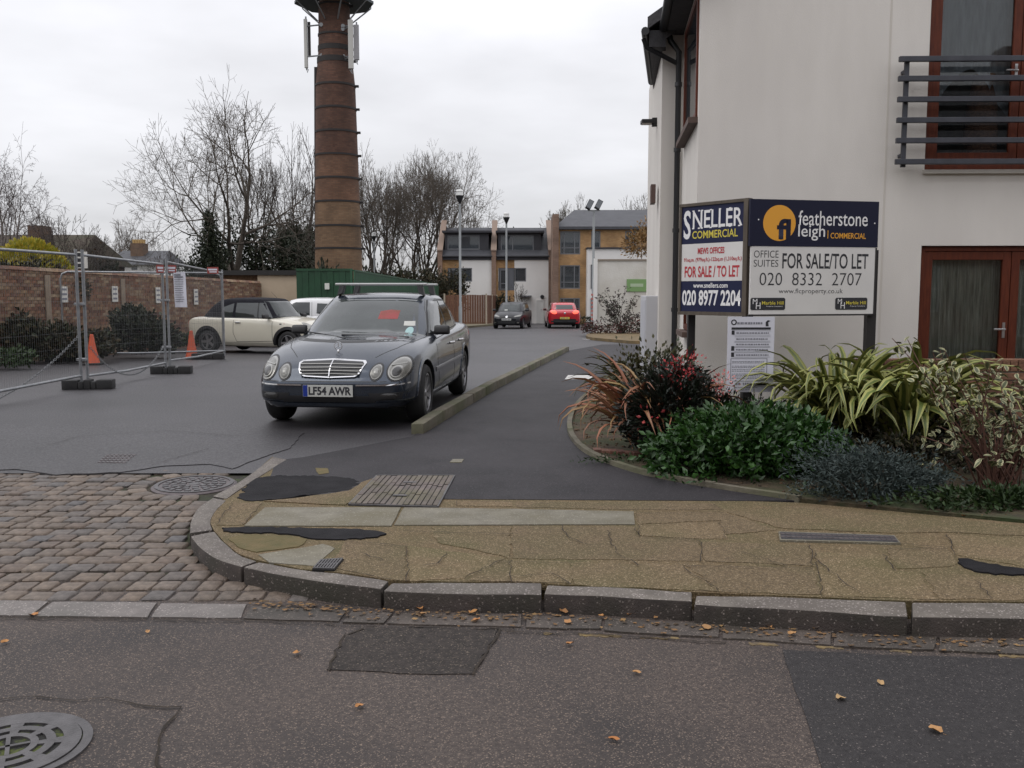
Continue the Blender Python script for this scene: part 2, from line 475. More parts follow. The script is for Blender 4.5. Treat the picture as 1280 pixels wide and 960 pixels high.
M_COVER = mat('cover_infill', (.085, .068, .062), .75, c2=(.14, .112, .10), sc=12, bump=.5, bsc=90, obj=.16, c3=(.10, .09, .05), sc3=2)
M_DARK = mat('dark_gap', (.012, .011, .010), .9)
M_CRACK = mat('crack_dirt', (.014, .010, .007), .95, c2=(.030, .020, .011), sc=12)
M_YEL = mat('worn_yellow_paint', (.20, .14, .055), .8, c2=(.07, .052, .036), sc=18)
M_SOIL = mat('garden_soil', (.035, .024, .015), .95, c2=(.085, .055, .032), sc=14, bump=1.0, bsc=40, c3=(.03, .045, .012), sc3=2.2)
M_WHITEP = mat('white_road_slab', (.42, .41, .39), .7, c2=(.52, .51, .49), sc=8)

def grid_sheet(name, xs, ys, zf, m, kind='structure', parent=None):
    mb = MB(); nx = len(xs)
    mb.v = [(x, y, zf(x, y)) for y in ys for x in xs]
    for j in range(len(ys) - 1):
        for i in range(nx - 1):
            mb.f.append((j * nx + i, j * nx + i + 1, (j + 1) * nx + i + 1, (j + 1) * nx + i)); mb.mi.append(0)
    o = mb.build(name, m, parent, fix=False)
    if parent is None: tag(o, kind=kind)
    return o
ZR = -0.085                                             # the street's channel
grid_sheet('ground', [-900, -60, -12, 0, 12, 60, 900], [-80, 3.2, 3.8, 9.5, 14, 110, 400, 2500],
           lambda x, y: -.30 if y < 9 else (-.16 + (gz(y) if y > 9.6 else 0)), M_EARTH)
Y_ROADTOP = 5.2
road = grid_sheet('main_road', list(np.linspace(-30, 30, 61)), list(np.linspace(-9, Y_ROADTOP, 15)), lambda x, y: ZR, M_ROAD)
mews = grid_sheet('mews_road', list(np.linspace(-26, 26, 27)), [7.42, 9, 11, 14, 18, 24, 30, 40, 50, 60, 75, 95],
                  lambda x, y: gz(y), M_MEWS)

def flat(name, pxs, z, m, parent, thick=.03, jit=0.006, step=.06, conv=True, soft=0):
    """a thin plate whose outline is measured on the photograph"""
    pts = [G(p[0], p[1], flat=z) for p in pxs] if conv else [Vector((p[0], p[1], z)) for p in pxs]
    if soft: pts = [Vector((*q, z)) for q in chaikin([(p.x, p.y) for p in pts], soft, True)]
    poly = rough_poly(pts, step, jit) if jit else [(p.x, p.y) for p in pts]
    mb = MB().prism(poly, z - thick, z)
    return mb.build(name, m, parent)

# --- the pavement base and the footpath
kerb_in = [(341, 571), (282, 622), (269, 638), (262, 652), (267, 663), (279, 677), (298, 693), (322, 701), (376, 712), (439, 718), (487, 726),
           (570, 728), (677, 728), (685, 731), (780, 734), (865, 741), (990, 746), (1132, 752), (1280, 753), (1640, 765)]
kerb_out = [(310, 571), (266, 619), (247, 634), (238, 650), (238, 670), (249, 685), (271, 699), (301, 708), (349, 718), (407, 728), (476, 736),
            (571, 742), (677, 743), (770, 746), (868, 755), (1000, 763), (1135, 771), (1280, 773), (1640, 786)]
pav_poly = [G(*p, flat=0) for p in kerb_in] + [Vector((16, G(1640, 765, flat=0).y, 0)), Vector((16, G(1640, 690, flat=0).y, 0))] + [G(*p, flat=0) for p in [(1640, 690), (1280, 655), (1150, 643), (1000, 629), (900, 626), (560, 624), (330, 626), (345, 580)]]
pavement = MB().prism([(p.x, p.y) for p in pav_poly], -.25, .004).build('pavement', M_PAVE); tag(pavement, kind='structure')
RK0, RK1 = G(522, 543), G(708, 439)                      # the raised kerb between mews and footpath
path_px = [(345, 576), (380, 572), (515, 546)]
edge_px = [(800, 462), (770, 472), (745, 486), (724, 503), (713, 522), (711, 540), (720, 556), (738, 571), (790, 591), (850, 604), (920, 615), (1000, 627)]
edge_w = chaikin([tuple(G(*p, flat=0))[:2] for p in edge_px], 2)
path_poly = [tuple(G(*p, flat=.003))[:2] for p in path_px] + [(RK1.x, RK1.y), (2.9, 30), (4.6, 30)] + [tuple(G(838, 440))[:2]] + edge_w + \
            [tuple(G(*p, flat=.003))[:2] for p in [(900, 626.5), (560, 624.5), (445, 618), (330, 620)]]
footpath = MB().prism(path_poly, lambda x, y: gz(y) - .1, lambda x, y: gz(y) + .008).build('footpath', M_PATH)
# the prism top is one polygon: cut it along the change of slope
bm = bmesh.new(); bm.from_mesh(footpath.data)
bmesh.ops.triangulate(bm, faces=bm.faces)
for yc in (14.0, 20.0):
    bmesh.ops.bisect_plane(bm, geom=bm.verts[:] + bm.edges[:] + bm.faces[:], plane_co=(0, yc, 0), plane_no=(0, 1, 0))
for v in bm.verts:
    v.co.z = gz(v.co.y) + (.008 if v.co.z > gz(v.co.y) - .05 else -.1)
bm.to_mesh(footpath.data); bm.free()
tag(footpath, kind='structure')

# --- kerb of the street: granite stones, each its own piece
kerb = thing('kerb', None, None); kerb['kind'] = 'structure'
cuts_o = [[(341, 571), (310, 571), (266, 619)], [(266, 622), (247, 634), (238, 650), (237, 666)], [(238, 670), (249, 685), (271, 699), (301, 708)],
          [(304, 709), (349, 718), (407, 728), (476, 736)], [(479, 738), (571, 742), (677, 743)], [(680, 742), (770, 746), (865, 752)],
          [(868, 755), (1000, 763), (1135, 771)], [(1140, 771), (1280, 773), (1400, 777)], [(1405, 778), (1640, 786)]]
cuts_i = [[(359, 574), (359, 574), (282, 622)], [(283, 625), (269, 638), (262, 652), (266, 662)], [(268, 664), (279, 677), (298, 693), (321, 701)],
          [(324, 702), (376, 712), (439, 718), (486, 726)], [(490, 728), (571, 728), (677, 728)], [(684, 731), (780, 734), (865, 740)],
          [(870, 744), (990, 746), (1132, 752)], [(1140, 753), (1280, 753), (1390, 757)], [(1395, 757), (1640, 765)]]
for k, (o_, i_) in enumerate(zip(cuts_o, cuts_i)):
    zt = .012 + random.uniform(-.004, .004)
    if k == 0: o_ = [(341, 571), (303, 600), (266, 620)]; i_ = [(359, 574), (320, 598), (283, 623)]
    po = [G(*p, flat=zt) for p in o_]; pi_ = [G(*p, flat=zt) for p in i_]
    po = [Vector((*q, zt)) for q in chaikin([(p.x, p.y) for p in po], 1)]; pi_ = [Vector((*q, zt)) for q in chaikin([(p.x, p.y) for p in pi_], 1)]
    n = len(po); mb = MB()
    for i in range(n):
        for p in (po[i], pi_[i]):
            w = random.uniform(-.003, .003)
            mb.v += [(p.x, p.y + w, -.22), (p.x, p.y + w, zt + random.uniform(-.002, .002))]
    for i in range(n - 1):
        a, b = 4 * i, 4 * (i + 1)
        mb.f += [(a, b, b + 1, a + 1), (a + 1, b + 1, b + 3, a + 3), (a + 3, b + 3, b + 2, a + 2), (a + 2, b + 2, b, a)]; mb.mi += [0] * 4
    mb.f += [(0, 1, 3, 2), (4 * n - 4, 4 * n - 2, 4 * n - 1, 4 * n - 3)]; mb.mi += [0] * 2
    ks = mb.build('kerbstone', [M_GRAN, M_GRAN_SIDE], kerb, bevel=.011, smooth=50)
    for pl in ks.data.polygons: pl.material_index = 1 if abs(pl.normal.z) < .35 else 0  # upright faces take the darker granite

xk = G(1640, 786, flat=0).x + .01; yk0, yk1 = G(1640, 786, flat=0).y, G(1640, 765, flat=0).y
while xk < 15:
    ks = MB().box(xk, xk + .93, yk0, yk1, -.22, .012 + random.uniform(-.003, .003)).build('kerbstone', [M_GRAN, M_GRAN_SIDE], kerb, bevel=.011, smooth=50)
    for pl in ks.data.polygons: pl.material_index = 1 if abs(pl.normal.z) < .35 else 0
    xk += .945
# --- flush channel stones along the street
channel = thing('channel_stones', None, None, (0, 0, 0)); channel['kind'] = 'structure'
for q in [[(-140, 749), (48, 751), (60, 752), (38, 769), (-150, 769)], [(66, 752), (196, 753), (184, 771), (44, 770)], [(203, 754), (309, 755), (300, 772), (188, 771)],
          [(316, 757), (434, 762), (424, 776), (304, 773)], [(439, 763), (490, 766), (480, 778), (428, 777)], [(495, 766), (652, 768), (652, 783), (484, 779)],
          [(658, 769), (752, 772), (750, 786), (657, 784)], [(757, 772), (900, 780), (897, 796), (755, 788)], [(905, 781), (1040, 789), (1038, 806), (902, 797)],
          [(1046, 790), (1170, 795), (1168, 812), (1043, 807)], [(1176, 795), (1300, 799), (1305, 818), (1173, 813)]]:
    flat('channel_stone', q, ZR + .006 + random.uniform(0, .004), M_GRANC if q[0][0] < 250 else M_GRANC2, channel, .05, .005, .08)

# --- cobbled entrance of the mews
setts = thing('cobbled_entrance', None, None); setts['kind'] = 'structure'
YS0, YS1 = G(0, 751, flat=-.08).y, G(150, 588, flat=0).y
def zs(y): return -.078 + .078 * min(1, max(0, (y - YS0) / (YS1 - YS0)))
bed = grid_sheet('joint_bed', [-9, -5, -2, -.55], [YS0 - .03, 5.5, 6.5, 7.3, YS1 + .15], lambda x, y: zs(y) - .017, M_JOINT, parent=setts)
ko = sorted([(G(*p, flat=0).y, G(*p, flat=0).x) for p in kerb_out[1:13]] + [(9, G(310, 571, flat=0).x - .4)])
kys, kxs = [a for a, _ in ko], [b for _, b in ko]
kcurve = [(G(*p, flat=0).x, G(*p, flat=0).y) for p in kerb_out]
def kerb_x(y):
    best = 99
    for (x0, y0), (x1, y1) in zip(kcurve, kcurve[1:]):
        if (y0 - y) * (y1 - y) <= 0 and y0 != y1:
            best = min(best, x0 + (x1 - x0) * (y - y0) / (y1 - y0))
    return best if best < 90 else kcurve[0][0]
def sett_mesh(sx, sy, seed):
    r = random.Random(seed); mb = MB(); c = .016
    def loop(k, z):
        hx, hy = sx / 2 - k, sy / 2 - k; q = .009
        return [(x + r.uniform(-.004, .004), y + r.uniform(-.004, .004), z + r.uniform(-.0015, .0015)) for x, y in
                [(-hx + q, -hy), (hx - q, -hy), (hx, -hy + q), (hx, hy - q), (hx - q, hy), (-hx + q, hy), (-hx, hy - q), (-hx, -hy + q)]]
    a, b, d = loop(0, -.05), loop(.0005, -.007), loop(.006, 0)
    mb.v = a + b + d + [(0, 0, .0012)]
    for o in (0, 8):
        for i in range(8): mb.f.append((o + i, o + (i + 1) % 8, o + 8 + (i + 1) % 8, o + 8 + i)); mb.mi.append(0)
    for i in range(8): mb.f.append((16 + i, 16 + (i + 1) % 8, 24)); mb.mi.append(0)
    me = mb.mesh('sett', smooth=50); return me
MH = G(243, 604, flat=-.006); MH.z = zs(MH.y)
spots = []; y = YS0 + .075; row = 0
while y < YS1 + .03:
    d = .145 * random.uniform(.92, 1.06); x = kerb_x(y) - .008 - random.uniform(0, .015)
    slope = .015 * math.sin(row * .7)
    while x > -6.6:
        w = .124 * random.uniform(.85, 1.2)
        X = x - w / 2; Yc = y + slope * (X + 3) + random.uniform(-.006, .006)
        if (Vector((X, Yc)) - Vector((MH.x, MH.y))).length > .50: spots.append((X, Yc, w - .011, d - .012))
        x -= w
    y += d; row += 1
vis = [s for s in spots if (s[0] / s[1] * FPX + 640) > -14]
vis.sort(key=lambda s: s[1])
SETT_VARS = []
for k, (w, h) in enumerate([(.095, .125), (.105, .128), (.115, .122), (.125, .13), (.1, .12), (.118, .128), (.132, .126), (.108, .118)]):
    me = sett_mesh(w, h, k); me.materials.append(M_SETT); SETT_VARS.append((w, h, me))
ring = [i * 2 * math.pi / 19 for i in range(19)]
def put_sett(s):
    w, h, me = min(SETT_VARS, key=lambda q: abs(q[0] - s[2]) + random.uniform(0, .008))
    o = bpy.data.objects.new('sett', me); COL.objects.link(o); o.parent = setts
    o.location = (s[0], s[1], zs(s[1]) + random.uniform(-.004, .004))
    o.rotation_euler = (random.uniform(-.02, .02), random.uniform(-.02, .02), random.uniform(-.04, .04))
    o.scale = (s[2] / w, s[3] / h, 1)
for s in vis[:277]: put_sett(s)
for a in ring:                                           # the course round the manhole
    if kerb_x(MH.y + .45 * math.sin(a)) - .06 < MH.x + .45 * math.cos(a): continue
    if MH.y + .41 * math.sin(a) > YS1 + .1: continue
    o = bpy.data.objects.new('sett', SETT_VARS[2][2]); COL.objects.link(o); o.parent = setts
    o.location = (MH.x + .41 * math.cos(a), MH.y + .41 * math.sin(a), zs(MH.y + .41 * math.sin(a)))
    o.rotation_euler = (0, 0, a); o.scale = (1.15, .98, 1)
rest = MB()
for s in vis[277:] + [s for s in spots if s not in vis]:
    me = SETT_VARS[random.randrange(8)]
    k = len(rest.v)
    for v in me[2].vertices:
        rest.v.append((s[0] + v.co.x * s[2] / me[0], s[1] + v.co.y * s[3] / me[1], zs(s[1]) + v.co.z))
    for p in me[2].polygons: rest.f.append(tuple(i + k for i in p.vertices)); rest.mi.append(0)
tag(rest.build('setts_beyond', M_SETTI, setts), kind='stuff')
# ragged lip of the mews tarmac over the last course
lip = [(-200, 588), (-60, 590), (20, 586), (70, 593), (150, 590), (185, 585), (205, 582), (262, 579.5), (290, 586), (318, 575), (362, 560), (380, 540), (300, 530), (-200, 530)]
flat('tarmac_lip', lip, .007, M_MEWS, mews, .03, .012, .07)
for q, m_ in [([(12, 557), (60, 554), (150, 556), (175, 560), (120, 563), (40, 563)], M_BLACK)]: pass

# --- slabs, patches and covers set in the pavement
SLAB_OUT = []
for q in [[(305, 657), (331, 634), (501, 634), (489, 657)], [(493, 656), (505, 634), (640, 636), (792, 639), (794, 655)]]:
    flat('pale_slab', q, .0115, M_SLABL, pavement, .04, .003, .1)
for q in [[(270, 656), (291, 628), (328, 629), (303, 656)], [(640, 657), (795, 659), (797, 670), (874, 675), (878, 701), (640, 698)],
          [(798, 656), (899, 652), (909, 673), (880, 674), (800, 669)], [(877, 677), (1012, 681), (1016, 707), (880, 701)], [(638, 700), (712, 702), (713, 728), (638, 727)],
          [(716, 703), (852, 706), (900, 739), (860, 737), (716, 731)], [(856, 706), (1017, 710), (1026, 743), (903, 740)], [(1019, 690), (1105, 692), (1117, 713), (1149, 715), (1171, 749), (1029, 745)],
          [(1108, 685), (1186, 685), (1196, 707), (1120, 711)], [(1153, 716), (1290, 722), (1290, 750), (1174, 748)], [(1183, 668), (1290, 673), (1290, 709), (1196, 694)],
          [(430, 674), (506, 682), (507, 725), (488, 724), (415, 709)], [(510, 682), (630, 698), (578, 723), (510, 726)], [(611, 701), (715, 704), (715, 727), (584, 726)],
          [(541, 659), (638, 658), (638, 698), (634, 696), (545, 677)], [(572, 626), (640, 627), (640, 633), (570, 632)], [(645, 627), (890, 629), (902, 637), (790, 637), (645, 634)],
          [(797, 641), (905, 640), (970, 662), (905, 668), (899, 650), (797, 655)], [(910, 640), (1000, 632), (1150, 646), (1290, 658), (1290, 670), (1182, 665), (1125, 666), (978, 660)]]:
    SLAB_OUT.append(q)
    flat('brown_slab', q, .006 + random.uniform(0, .0025), M_SLABB, pavement, .04, .012, .05)
flat('mossy_patch', [(278, 668), (368, 670), (388, 676), (366, 685), (308, 691)], .009, M_MOSS, pavement, .03, .010, .04, soft=1)
flat('concrete_patch', [(323, 693), (403, 680), (419, 685), (393, 707), (337, 703)], .0078, M_SLABL, pavement, .03, .006, .05)
flat('tar_patch', [(274, 658), (368, 659), (470, 662), (489, 668), (438, 674), (384, 673), (364, 666), (282, 665)], .0128, M_BLACK, pavement, .03, .013, .028, soft=1)
flat('tar_patch', [(1198, 695), (1240, 705), (1300, 713), (1300, 719), (1225, 716), (1199, 705)], .0132, M_BLACK, pavement, .03, .011, .028, soft=1)
flat('tar_patch', [(316, 594), (431, 595), (452, 602), (433, 614), (384, 618), (349, 624), (300, 626), (302, 613)], .0095, M_BLACK, footpath, .03, .022, .03, soft=1)
flat('worn_patch', [(330, 626), (352, 624), (388, 620), (436, 613), (452, 603), (470, 596), (440, 627), (430, 631)], .011, M_SLABB, footpath, .03, .008, .05)
flat('worn_patch', [(394, 585), (410, 585), (412, 591), (398, 593)], .011, M_MOSS, footpath, .02, .008, .04)
def crack(mb, pxs, z, w=.008):
    w *= .55
    pts = [G(*p, flat=z) for p in pxs]; pts = [Vector((p.x, p.y, z)) for p in pts]
    pp = [p + Vector((random.uniform(-.012, .012), random.uniform(-.012, .012), 0)) for p in resample(pts, .05, False)]
    for i in range(len(pp) - 1):
        d = (pp[i + 1] - pp[i]).normalized(); n_ = Vector((-d.y, d.x, 0)) * w * random.uniform(.3, .8)
        mb.add([pp[i] - n_, pp[i + 1] - n_, pp[i + 1] + n_, pp[i] + n_], [(0, 1, 2, 3)])
mb = MB()
for q in [[(640, 667), (520, 664), (505, 663)], [(700, 655), (712, 672), (740, 682)], [(560, 690), (545, 703), (530, 706)], [(930, 690), (985, 707)], [(1040, 660), (1100, 676), (1182, 684)],
          [(1020, 700), (1060, 730), (1080, 742)], [(640, 720), (690, 716), (716, 729)], [(760, 663), (770, 690), (800, 706)], [(1220, 725), (1240, 748)], [(450, 690), (480, 700)]]:
    crack(mb, q, .0175, .008)
for q in SLAB_OUT:                                       # dirt standing in the open joints
    for a, b in zip(q, q[1:] + q[:1]):
        if random.random() < .38: crack(mb, [a, b], .0165, random.uniform(.004, .008))
tag(mb.build('crack', M_CRACK, pavement, fix=False), kind='stuff')
mb = MB()
for q in [[(0, 873), (60, 871), (95, 874), (130, 872), (175, 880), (222, 884), (210, 905), (195, 935), (205, 975)], [(430, 792), (410, 838)], [(452, 785), (432, 793)], [(624, 786), (610, 815), (588, 842)],
          [(300, 775), (450, 781), (640, 787)], [(0, 772), (180, 774), (300, 776)], [(630, 788), (760, 793), (905, 803)]]:
    crack(mb, q, ZR + .0075, .012)
tag(mb.build('crack', M_CRACK, road, fix=False), kind='stuff')
mb = MB()
for q in [[(190, 581), (225, 570), (262, 560)], [(60, 556), (100, 545), (210, 538), (300, 545)], [(0, 588), (40, 583)]]:
    crack(mb, q, .0145, .009)
tag(mb.build('crack', M_CRACK, mews, fix=False), kind='stuff')
# street repairs
flat('repair_patch', [(450, 783), (535, 784), (622, 786), (613, 806), (590, 842), (500, 841), (410, 837), (432, 795)], ZR + .004, M_PATCH, road, .02, .01, .06)
flat('dark_resurfacing', [(978, 812), (1100, 818), (1500, 830), (1900, 1300), (1180, 1300), (1028, 960), (1000, 880)], ZR + .004, M_ROAD2, road, .02, .006, .12)
mb = MB()
for a, b, y0 in [(678, 690, 792), (724, 776, 794), (800, 850, 797), (936, 972, 805), (1022, 1052, 809), (1112, 1140, 814), (1250, 1300, 820)]:
    p, q = G(a, y0, flat=ZR), G(b, y0 + (b - a) * .035, flat=ZR)
    mb.prism(rough_poly([(p.x, p.y - .012), (q.x, q.y - .012), (q.x, q.y + .012), (p.x, p.y + .012)], .015, .009), ZR - .004, ZR + .0025)
tag(mb.build('yellow_line_remnant', M_YEL, road), kind='stuff')

def ann(mb, c, r0, r1, a0, a1, z0, z1, n, m=0):
    for i in range(n):
        t0, t1 = a0 + (a1 - a0) * i / n, a0 + (a1 - a0) * (i + 1) / n
        q = [(c[0] + r * math.cos(t), c[1] + r * math.sin(t)) for r, t in ((r0, t0), (r1, t0), (r1, t1), (r0, t1))]
        mb.hexa([(x, y, z0) for x, y in q], [(x, y, z1) for x, y in q], m)
# round street drain in the foreground
DC = (G(123, 917, flat=ZR + .008).x - .264, G(70, 890, flat=ZR + .008).y - .264); dr = thing('drain_cover', 'round grey iron drain grating with curved slots in the road surface', 'drain cover', (DC[0], DC[1], ZR))
MB().lathe([(0, .002), (.25, .002), (.25, .004)], 48).build('pit', mat('drain_pit', (.012, .012, .010), .9, c2=(.06, .075, .012), sc=16, lo=.5, hi=.6), dr, local=True)
mb = MB(); ann(mb, (0, 0), .232, .264, 0, 2 * math.pi, .0, .008, 48)
mb.build('outer_ring', M_IRON2, dr, local=True)
mb = MB(); ann(mb, (0, 0), .172, .228, 0, 2 * math.pi, .004, .012, 48)
ann(mb, (0, 0), .118, .148, 0, 2 * math.pi, .004, .0118, 40); ann(mb, (0, 0), .070, .095, 0, 2 * math.pi, .004, .0118, 32)
for i in range(8):
    t = i * math.pi / 4 + .3
    for r0, r1 in ((.095, .118), (.148, .172)):
        ann(mb, (0, 0), r0, r1, t - .13, t + .13, .004, .0116, 2)
for t in (.45, .45 + math.pi / 2):
    d = Vector((math.cos(t), math.sin(t), 0)) * .069
    mb.beam(-d + Vector((0, 0, .008)), d + Vector((0, 0, .008)), .014, .008)
mb.build('grating', M_IRON2, dr, local=True)
# round manhole among the setts
mh = thing('manhole_cover', 'round patterned iron manhole cover ringed by cobbles next to the kerb corner', 'manhole cover', MH)
tl = math.atan2(.078, YS1 - YS0)
mb = MB().lathe([(0, .0), (.30, .0), (.315, -.01), (.315, -.03)][::-1], 40).build('frame', M_IRON, mh, local=True)
mb = MB(); ann(mb, (0, 0), .262, .290, 0, 6.2832, 0, .006, 40)
for r, n in ((.09, 9), (.15, 14), (.21, 20)):
    for i in range(n): ann(mb, (0, 0), r - .022, r + .022, 6.2832 * i / n, 6.2832 * (i + .62) / n, 0, .006, 2)
mb.lathe([(0, .006), (.04, .006), (.045, 0)], 16)
mb.build('raised_pattern', M_IRON2, mh, local=True)
mh.rotation_euler = (tl, 0, 0)
# small square cover in the mews tarmac
q = [(121, 579), (134, 568), (172, 568), (156, 580)]; p = [G(*t, flat=.006) for t in q]
sc_ = thing('utility_cover', 'small square metal utility cover in the tarmac above the cobbles', 'utility cover', sum(p, Vector()) / 4)
MB().prism([(v.x, v.y) for v in p], -.02, .008).build('frame', M_IRON2, sc_)
mb = MB()
for i in range(7):
    for j in range(5):
        u, v = (i + .5) / 7, (j + .5) / 5
        c = (p[0] * (1 - u) + p[3] * u) * (1 - v) + (p[1] * (1 - u) + p[2] * u) * v
        mb.box(c.x - .012, c.x + .012, c.y - .02, c.y + .02, .008, .0125)
tag(mb.build('stud', M_IRON, sc_), kind='stuff')
# block-patterned inspection cover
q = [(436, 630), (471, 594), (568, 594), (547, 633)]; p = [G(*t, flat=.016) for t in q]
bc = thing('inspection_cover', 'large inspection cover filled with rows of brown block paving', 'inspection cover', sum(p, Vector()) / 4)
MB().prism([(v.x, v.y) for v in p], -.02, .013).build('tray', M_DARK, bc)
L = lambda u, v: (p[0] * (1 - u) + p[3] * u) * (1 - v) + (p[1] * (1 - u) + p[2] * u) * v
mb = MB()
for (u0, v0), (u1, v1) in (((0, 0), (1, 0)), ((0, 1), (1, 1)), ((0, 0), (0, 1)), ((1, 0), (1, 1))):
    mb.beam(Vector((*L(u0, v0).xy, .012)), Vector((*L(u1, v1).xy, .012)), .012, .012)
mb.build('frame', M_IRON2, bc)
NC = 15
for i in range(NC):
    v = .015 + random.choice((0, .09, .16, .2))
    cuts = [.02]
    while cuts[-1] < .97:
        cuts.append(min(.985, cuts[-1] + random.choice((.26, .34, .3))))
        if cuts[-1] > .86: cuts[-1] = .985
    for a, b in zip(cuts, cuts[1:]):
        u0, u1 = (i + .10) / NC, (i + .90) / NC
        if 6 <= i <= 8 and .15 < (a + b) / 2 < .8: zt = .014
        else: zt = .018 + random.uniform(-.002, .003)
        MB().prism([L(u0, a + .008).xy, L(u1, a + .008).xy, L(u1, b - .008).xy, L(u0, b - .008).xy], .0, zt).build('block', M_COVER, bc)
for v in (.28, .72):
    a, b = L(.42, v), L(.58, v)
    MB().beam(Vector((*a.xy, .0195)), Vector((*b.xy, .0195)), .035, .006).build('lifting_key', M_IRON2, bc)
# long dark cover
q = [(975, 675), (973, 664), (1118, 669), (1126, 679)]; p = [G(*t, flat=.016) for t in q]
lc = thing('strip_cover', 'long narrow dark metal cover let into the brown pavement', 'utility cover', sum(p, Vector()) / 4)
MB().prism([(v.x, v.y) for v in p], -.02, .0165).build('frame', M_SLABL, lc)
L2 = lambda u, v: (p[0] * (1 - u) + p[3] * u) * (1 - v) + (p[1] * (1 - u) + p[2] * u) * v
MB().prism([L2(.012, .12).xy, L2(.988, .12).xy, L2(.988, .88).xy, L2(.012, .88).xy], 0, .0185).build('plate', mat('dark_plate', (.03, .03, .034), .5, c2=(.05, .05, .055), sc=20, bump=.5, bsc=60), lc)
mb = MB()
for i in range(22):
    for j in range(2):
        c = L2((i + .7) / 22.5, .34 + .32 * j); mb.box(c.x - .012, c.x + .012, c.y - .018, c.y + .018, .018, .0205)
tag(mb.build('stud', M_IRON, lc), kind='stuff')
# gully
q = [(390, 711), (400, 700), (430, 698), (418, 712)]; p = [G(*t, flat=.014) for t in q]
gl = thing('gully_grate', 'small slotted iron gully grate near the kerb edge', 'drain grate', sum(p, Vector()) / 4)
MB().prism([(v.x, v.y) for v in p], -.02, .012).build('tray', M_DARK, gl)
L3 = lambda u, v: (p[0] * (1 - u) + p[3] * u) * (1 - v) + (p[1] * (1 - u) + p[2] * u) * v
mb = MB()
for i in range(8):
    u = (i + .5) / 8; mb.beam(Vector((*L3(u, .06).xy, .015)), Vector((*L3(u, .94).xy, .015)), .009, .01)
for v in (.05, .5, .95): mb.beam(Vector((*L3(.02, v).xy, .0145)), Vector((*L3(.98, v).xy, .0145)), .012, .01)
tag(mb.build('bar', M_IRON2, gl), kind='stuff')
# pale slab and small lid in the footpath
for q, m_ in (([(706, 474), (710, 469), (742, 469), (740, 474)], M_WHITEP), ([(562, 578), (566, 574), (580, 574), (577, 578)], M_SLABL)):
    pts = [G(*t, dz=.012) for t in q]
    o = MB().prism([(v.x, v.y) for v in pts], lambda x, y: gz(y) - .02, lambda x, y: gz(y) + .014).build('access_lid', m_, origin='auto')
    tag(o, 'pale oblong access lid flush in the footpath by the reddish plant' if m_ is M_WHITEP else 'tiny worn access lid set in the dark footpath near the cover', 'utility cover')

# --- raised kerb between the mews and the footpath
rk = thing('raised_kerb', None, None); rk['kind'] = 'structure'
dv = (RK1 - RK0); ln = dv.xy.length; dv = dv.xy.normalized(); nv = Vector((-dv.y, dv.x))
k = 0; s = 0.0
while s < ln - .05:
    e = min(ln, s + random.choice((.9, .92, 1.8)));
    a, b = RK0.xy + dv * (s + .006), RK0.xy + dv * (e - .006)
    h = .13 + random.uniform(-.006, .006); off = random.uniform(-.008, .008)
    W = .066
    cs = [a - nv * (W + off), b - nv * (W + off), b + nv * (W - off), a + nv * (W - off)]
    hz = [h if s > .1 else h - .02, h, h, h if s > .1 else h - .02]
    MB().hexa([(c.x, c.y, gz(c.y) - .1) for c in cs], [(c.x, c.y, gz(c.y) + z_) for c, z_ in zip(cs, hz)]).build('kerbstone', M_CONC, rk, bevel=.012, smooth=50)
    s = e
# --- edging of the planting bed
be = thing('bed_edging', None, None); be['kind'] = 'structure'
ew = [Vector((*p, 0)) for p in edge_w]
seg = []; acc = 0; cur = [ew[0]]
for p, q_ in zip(ew, ew[1:]):
    cur.append(q_); acc += (q_ - p).length
    if acc > .9: seg.append(cur); cur = [q_]; acc = 0
if len(cur) > 1: seg.append(cur)
for sg in seg:
    L_, R_ = [], []
    for i, p in enumerate(sg):
        d = (sg[min(i + 1, len(sg) - 1)] - sg[max(i - 1, 0)]).normalized(); n_ = Vector((-d.y, d.x, 0)) * .026
        L_.append(p + n_); R_.append(p - n_)
    MB().prism([(p.x, p.y) for p in L_ + R_[::-1]], -.05, .045 + random.uniform(-.004, .004)).build('edging_strip', M_CONC, be)
soil_poly = edge_w + [tuple(G(*p, flat=0))[:2] for p in [(1150, 642), (1280, 654), (1640, 690)]] + [(16, G(1640, 690, flat=0).y), (16, 9.6), (9.5, 9.8), (1.9, 9.88), (1.9, 11.0), (1.62, 11.3)]
soil = MB().prism(soil_poly, -.12, .022).build('planting_bed', M_SOIL); tag(soil, kind='structure')
# soil lumps and bark
mb = MB()
for _ in range(700):
    t = random.random(); i = int(t * (len(edge_w) - 2)); p = Vector(edge_w[i]); x = p.x + random.uniform(.05, 1.1); y_ = p.y + random.uniform(.02, .6)
    s_ = random.uniform(.006, .022)
    mb.hexa([(x + s_ * random.uniform(.6, 1.2) * math.cos(a), y_ + s_ * random.uniform(.6, 1.2) * math.sin(a), .015) for a in (0, 1.57, 3.14, 4.71)],
            [(x + s_ * .5 * math.cos(a), y_ + s_ * .5 * math.sin(a), .022 + s_ * .7) for a in (0, 1.57, 3.14, 4.71)])
tag(mb.build('bark_chips', pick_mat('bark', [(.05, .03, .018), (.12, .075, .04), (.035, .025, .018), (.17, .11, .06)], .9), soil), kind='stuff')
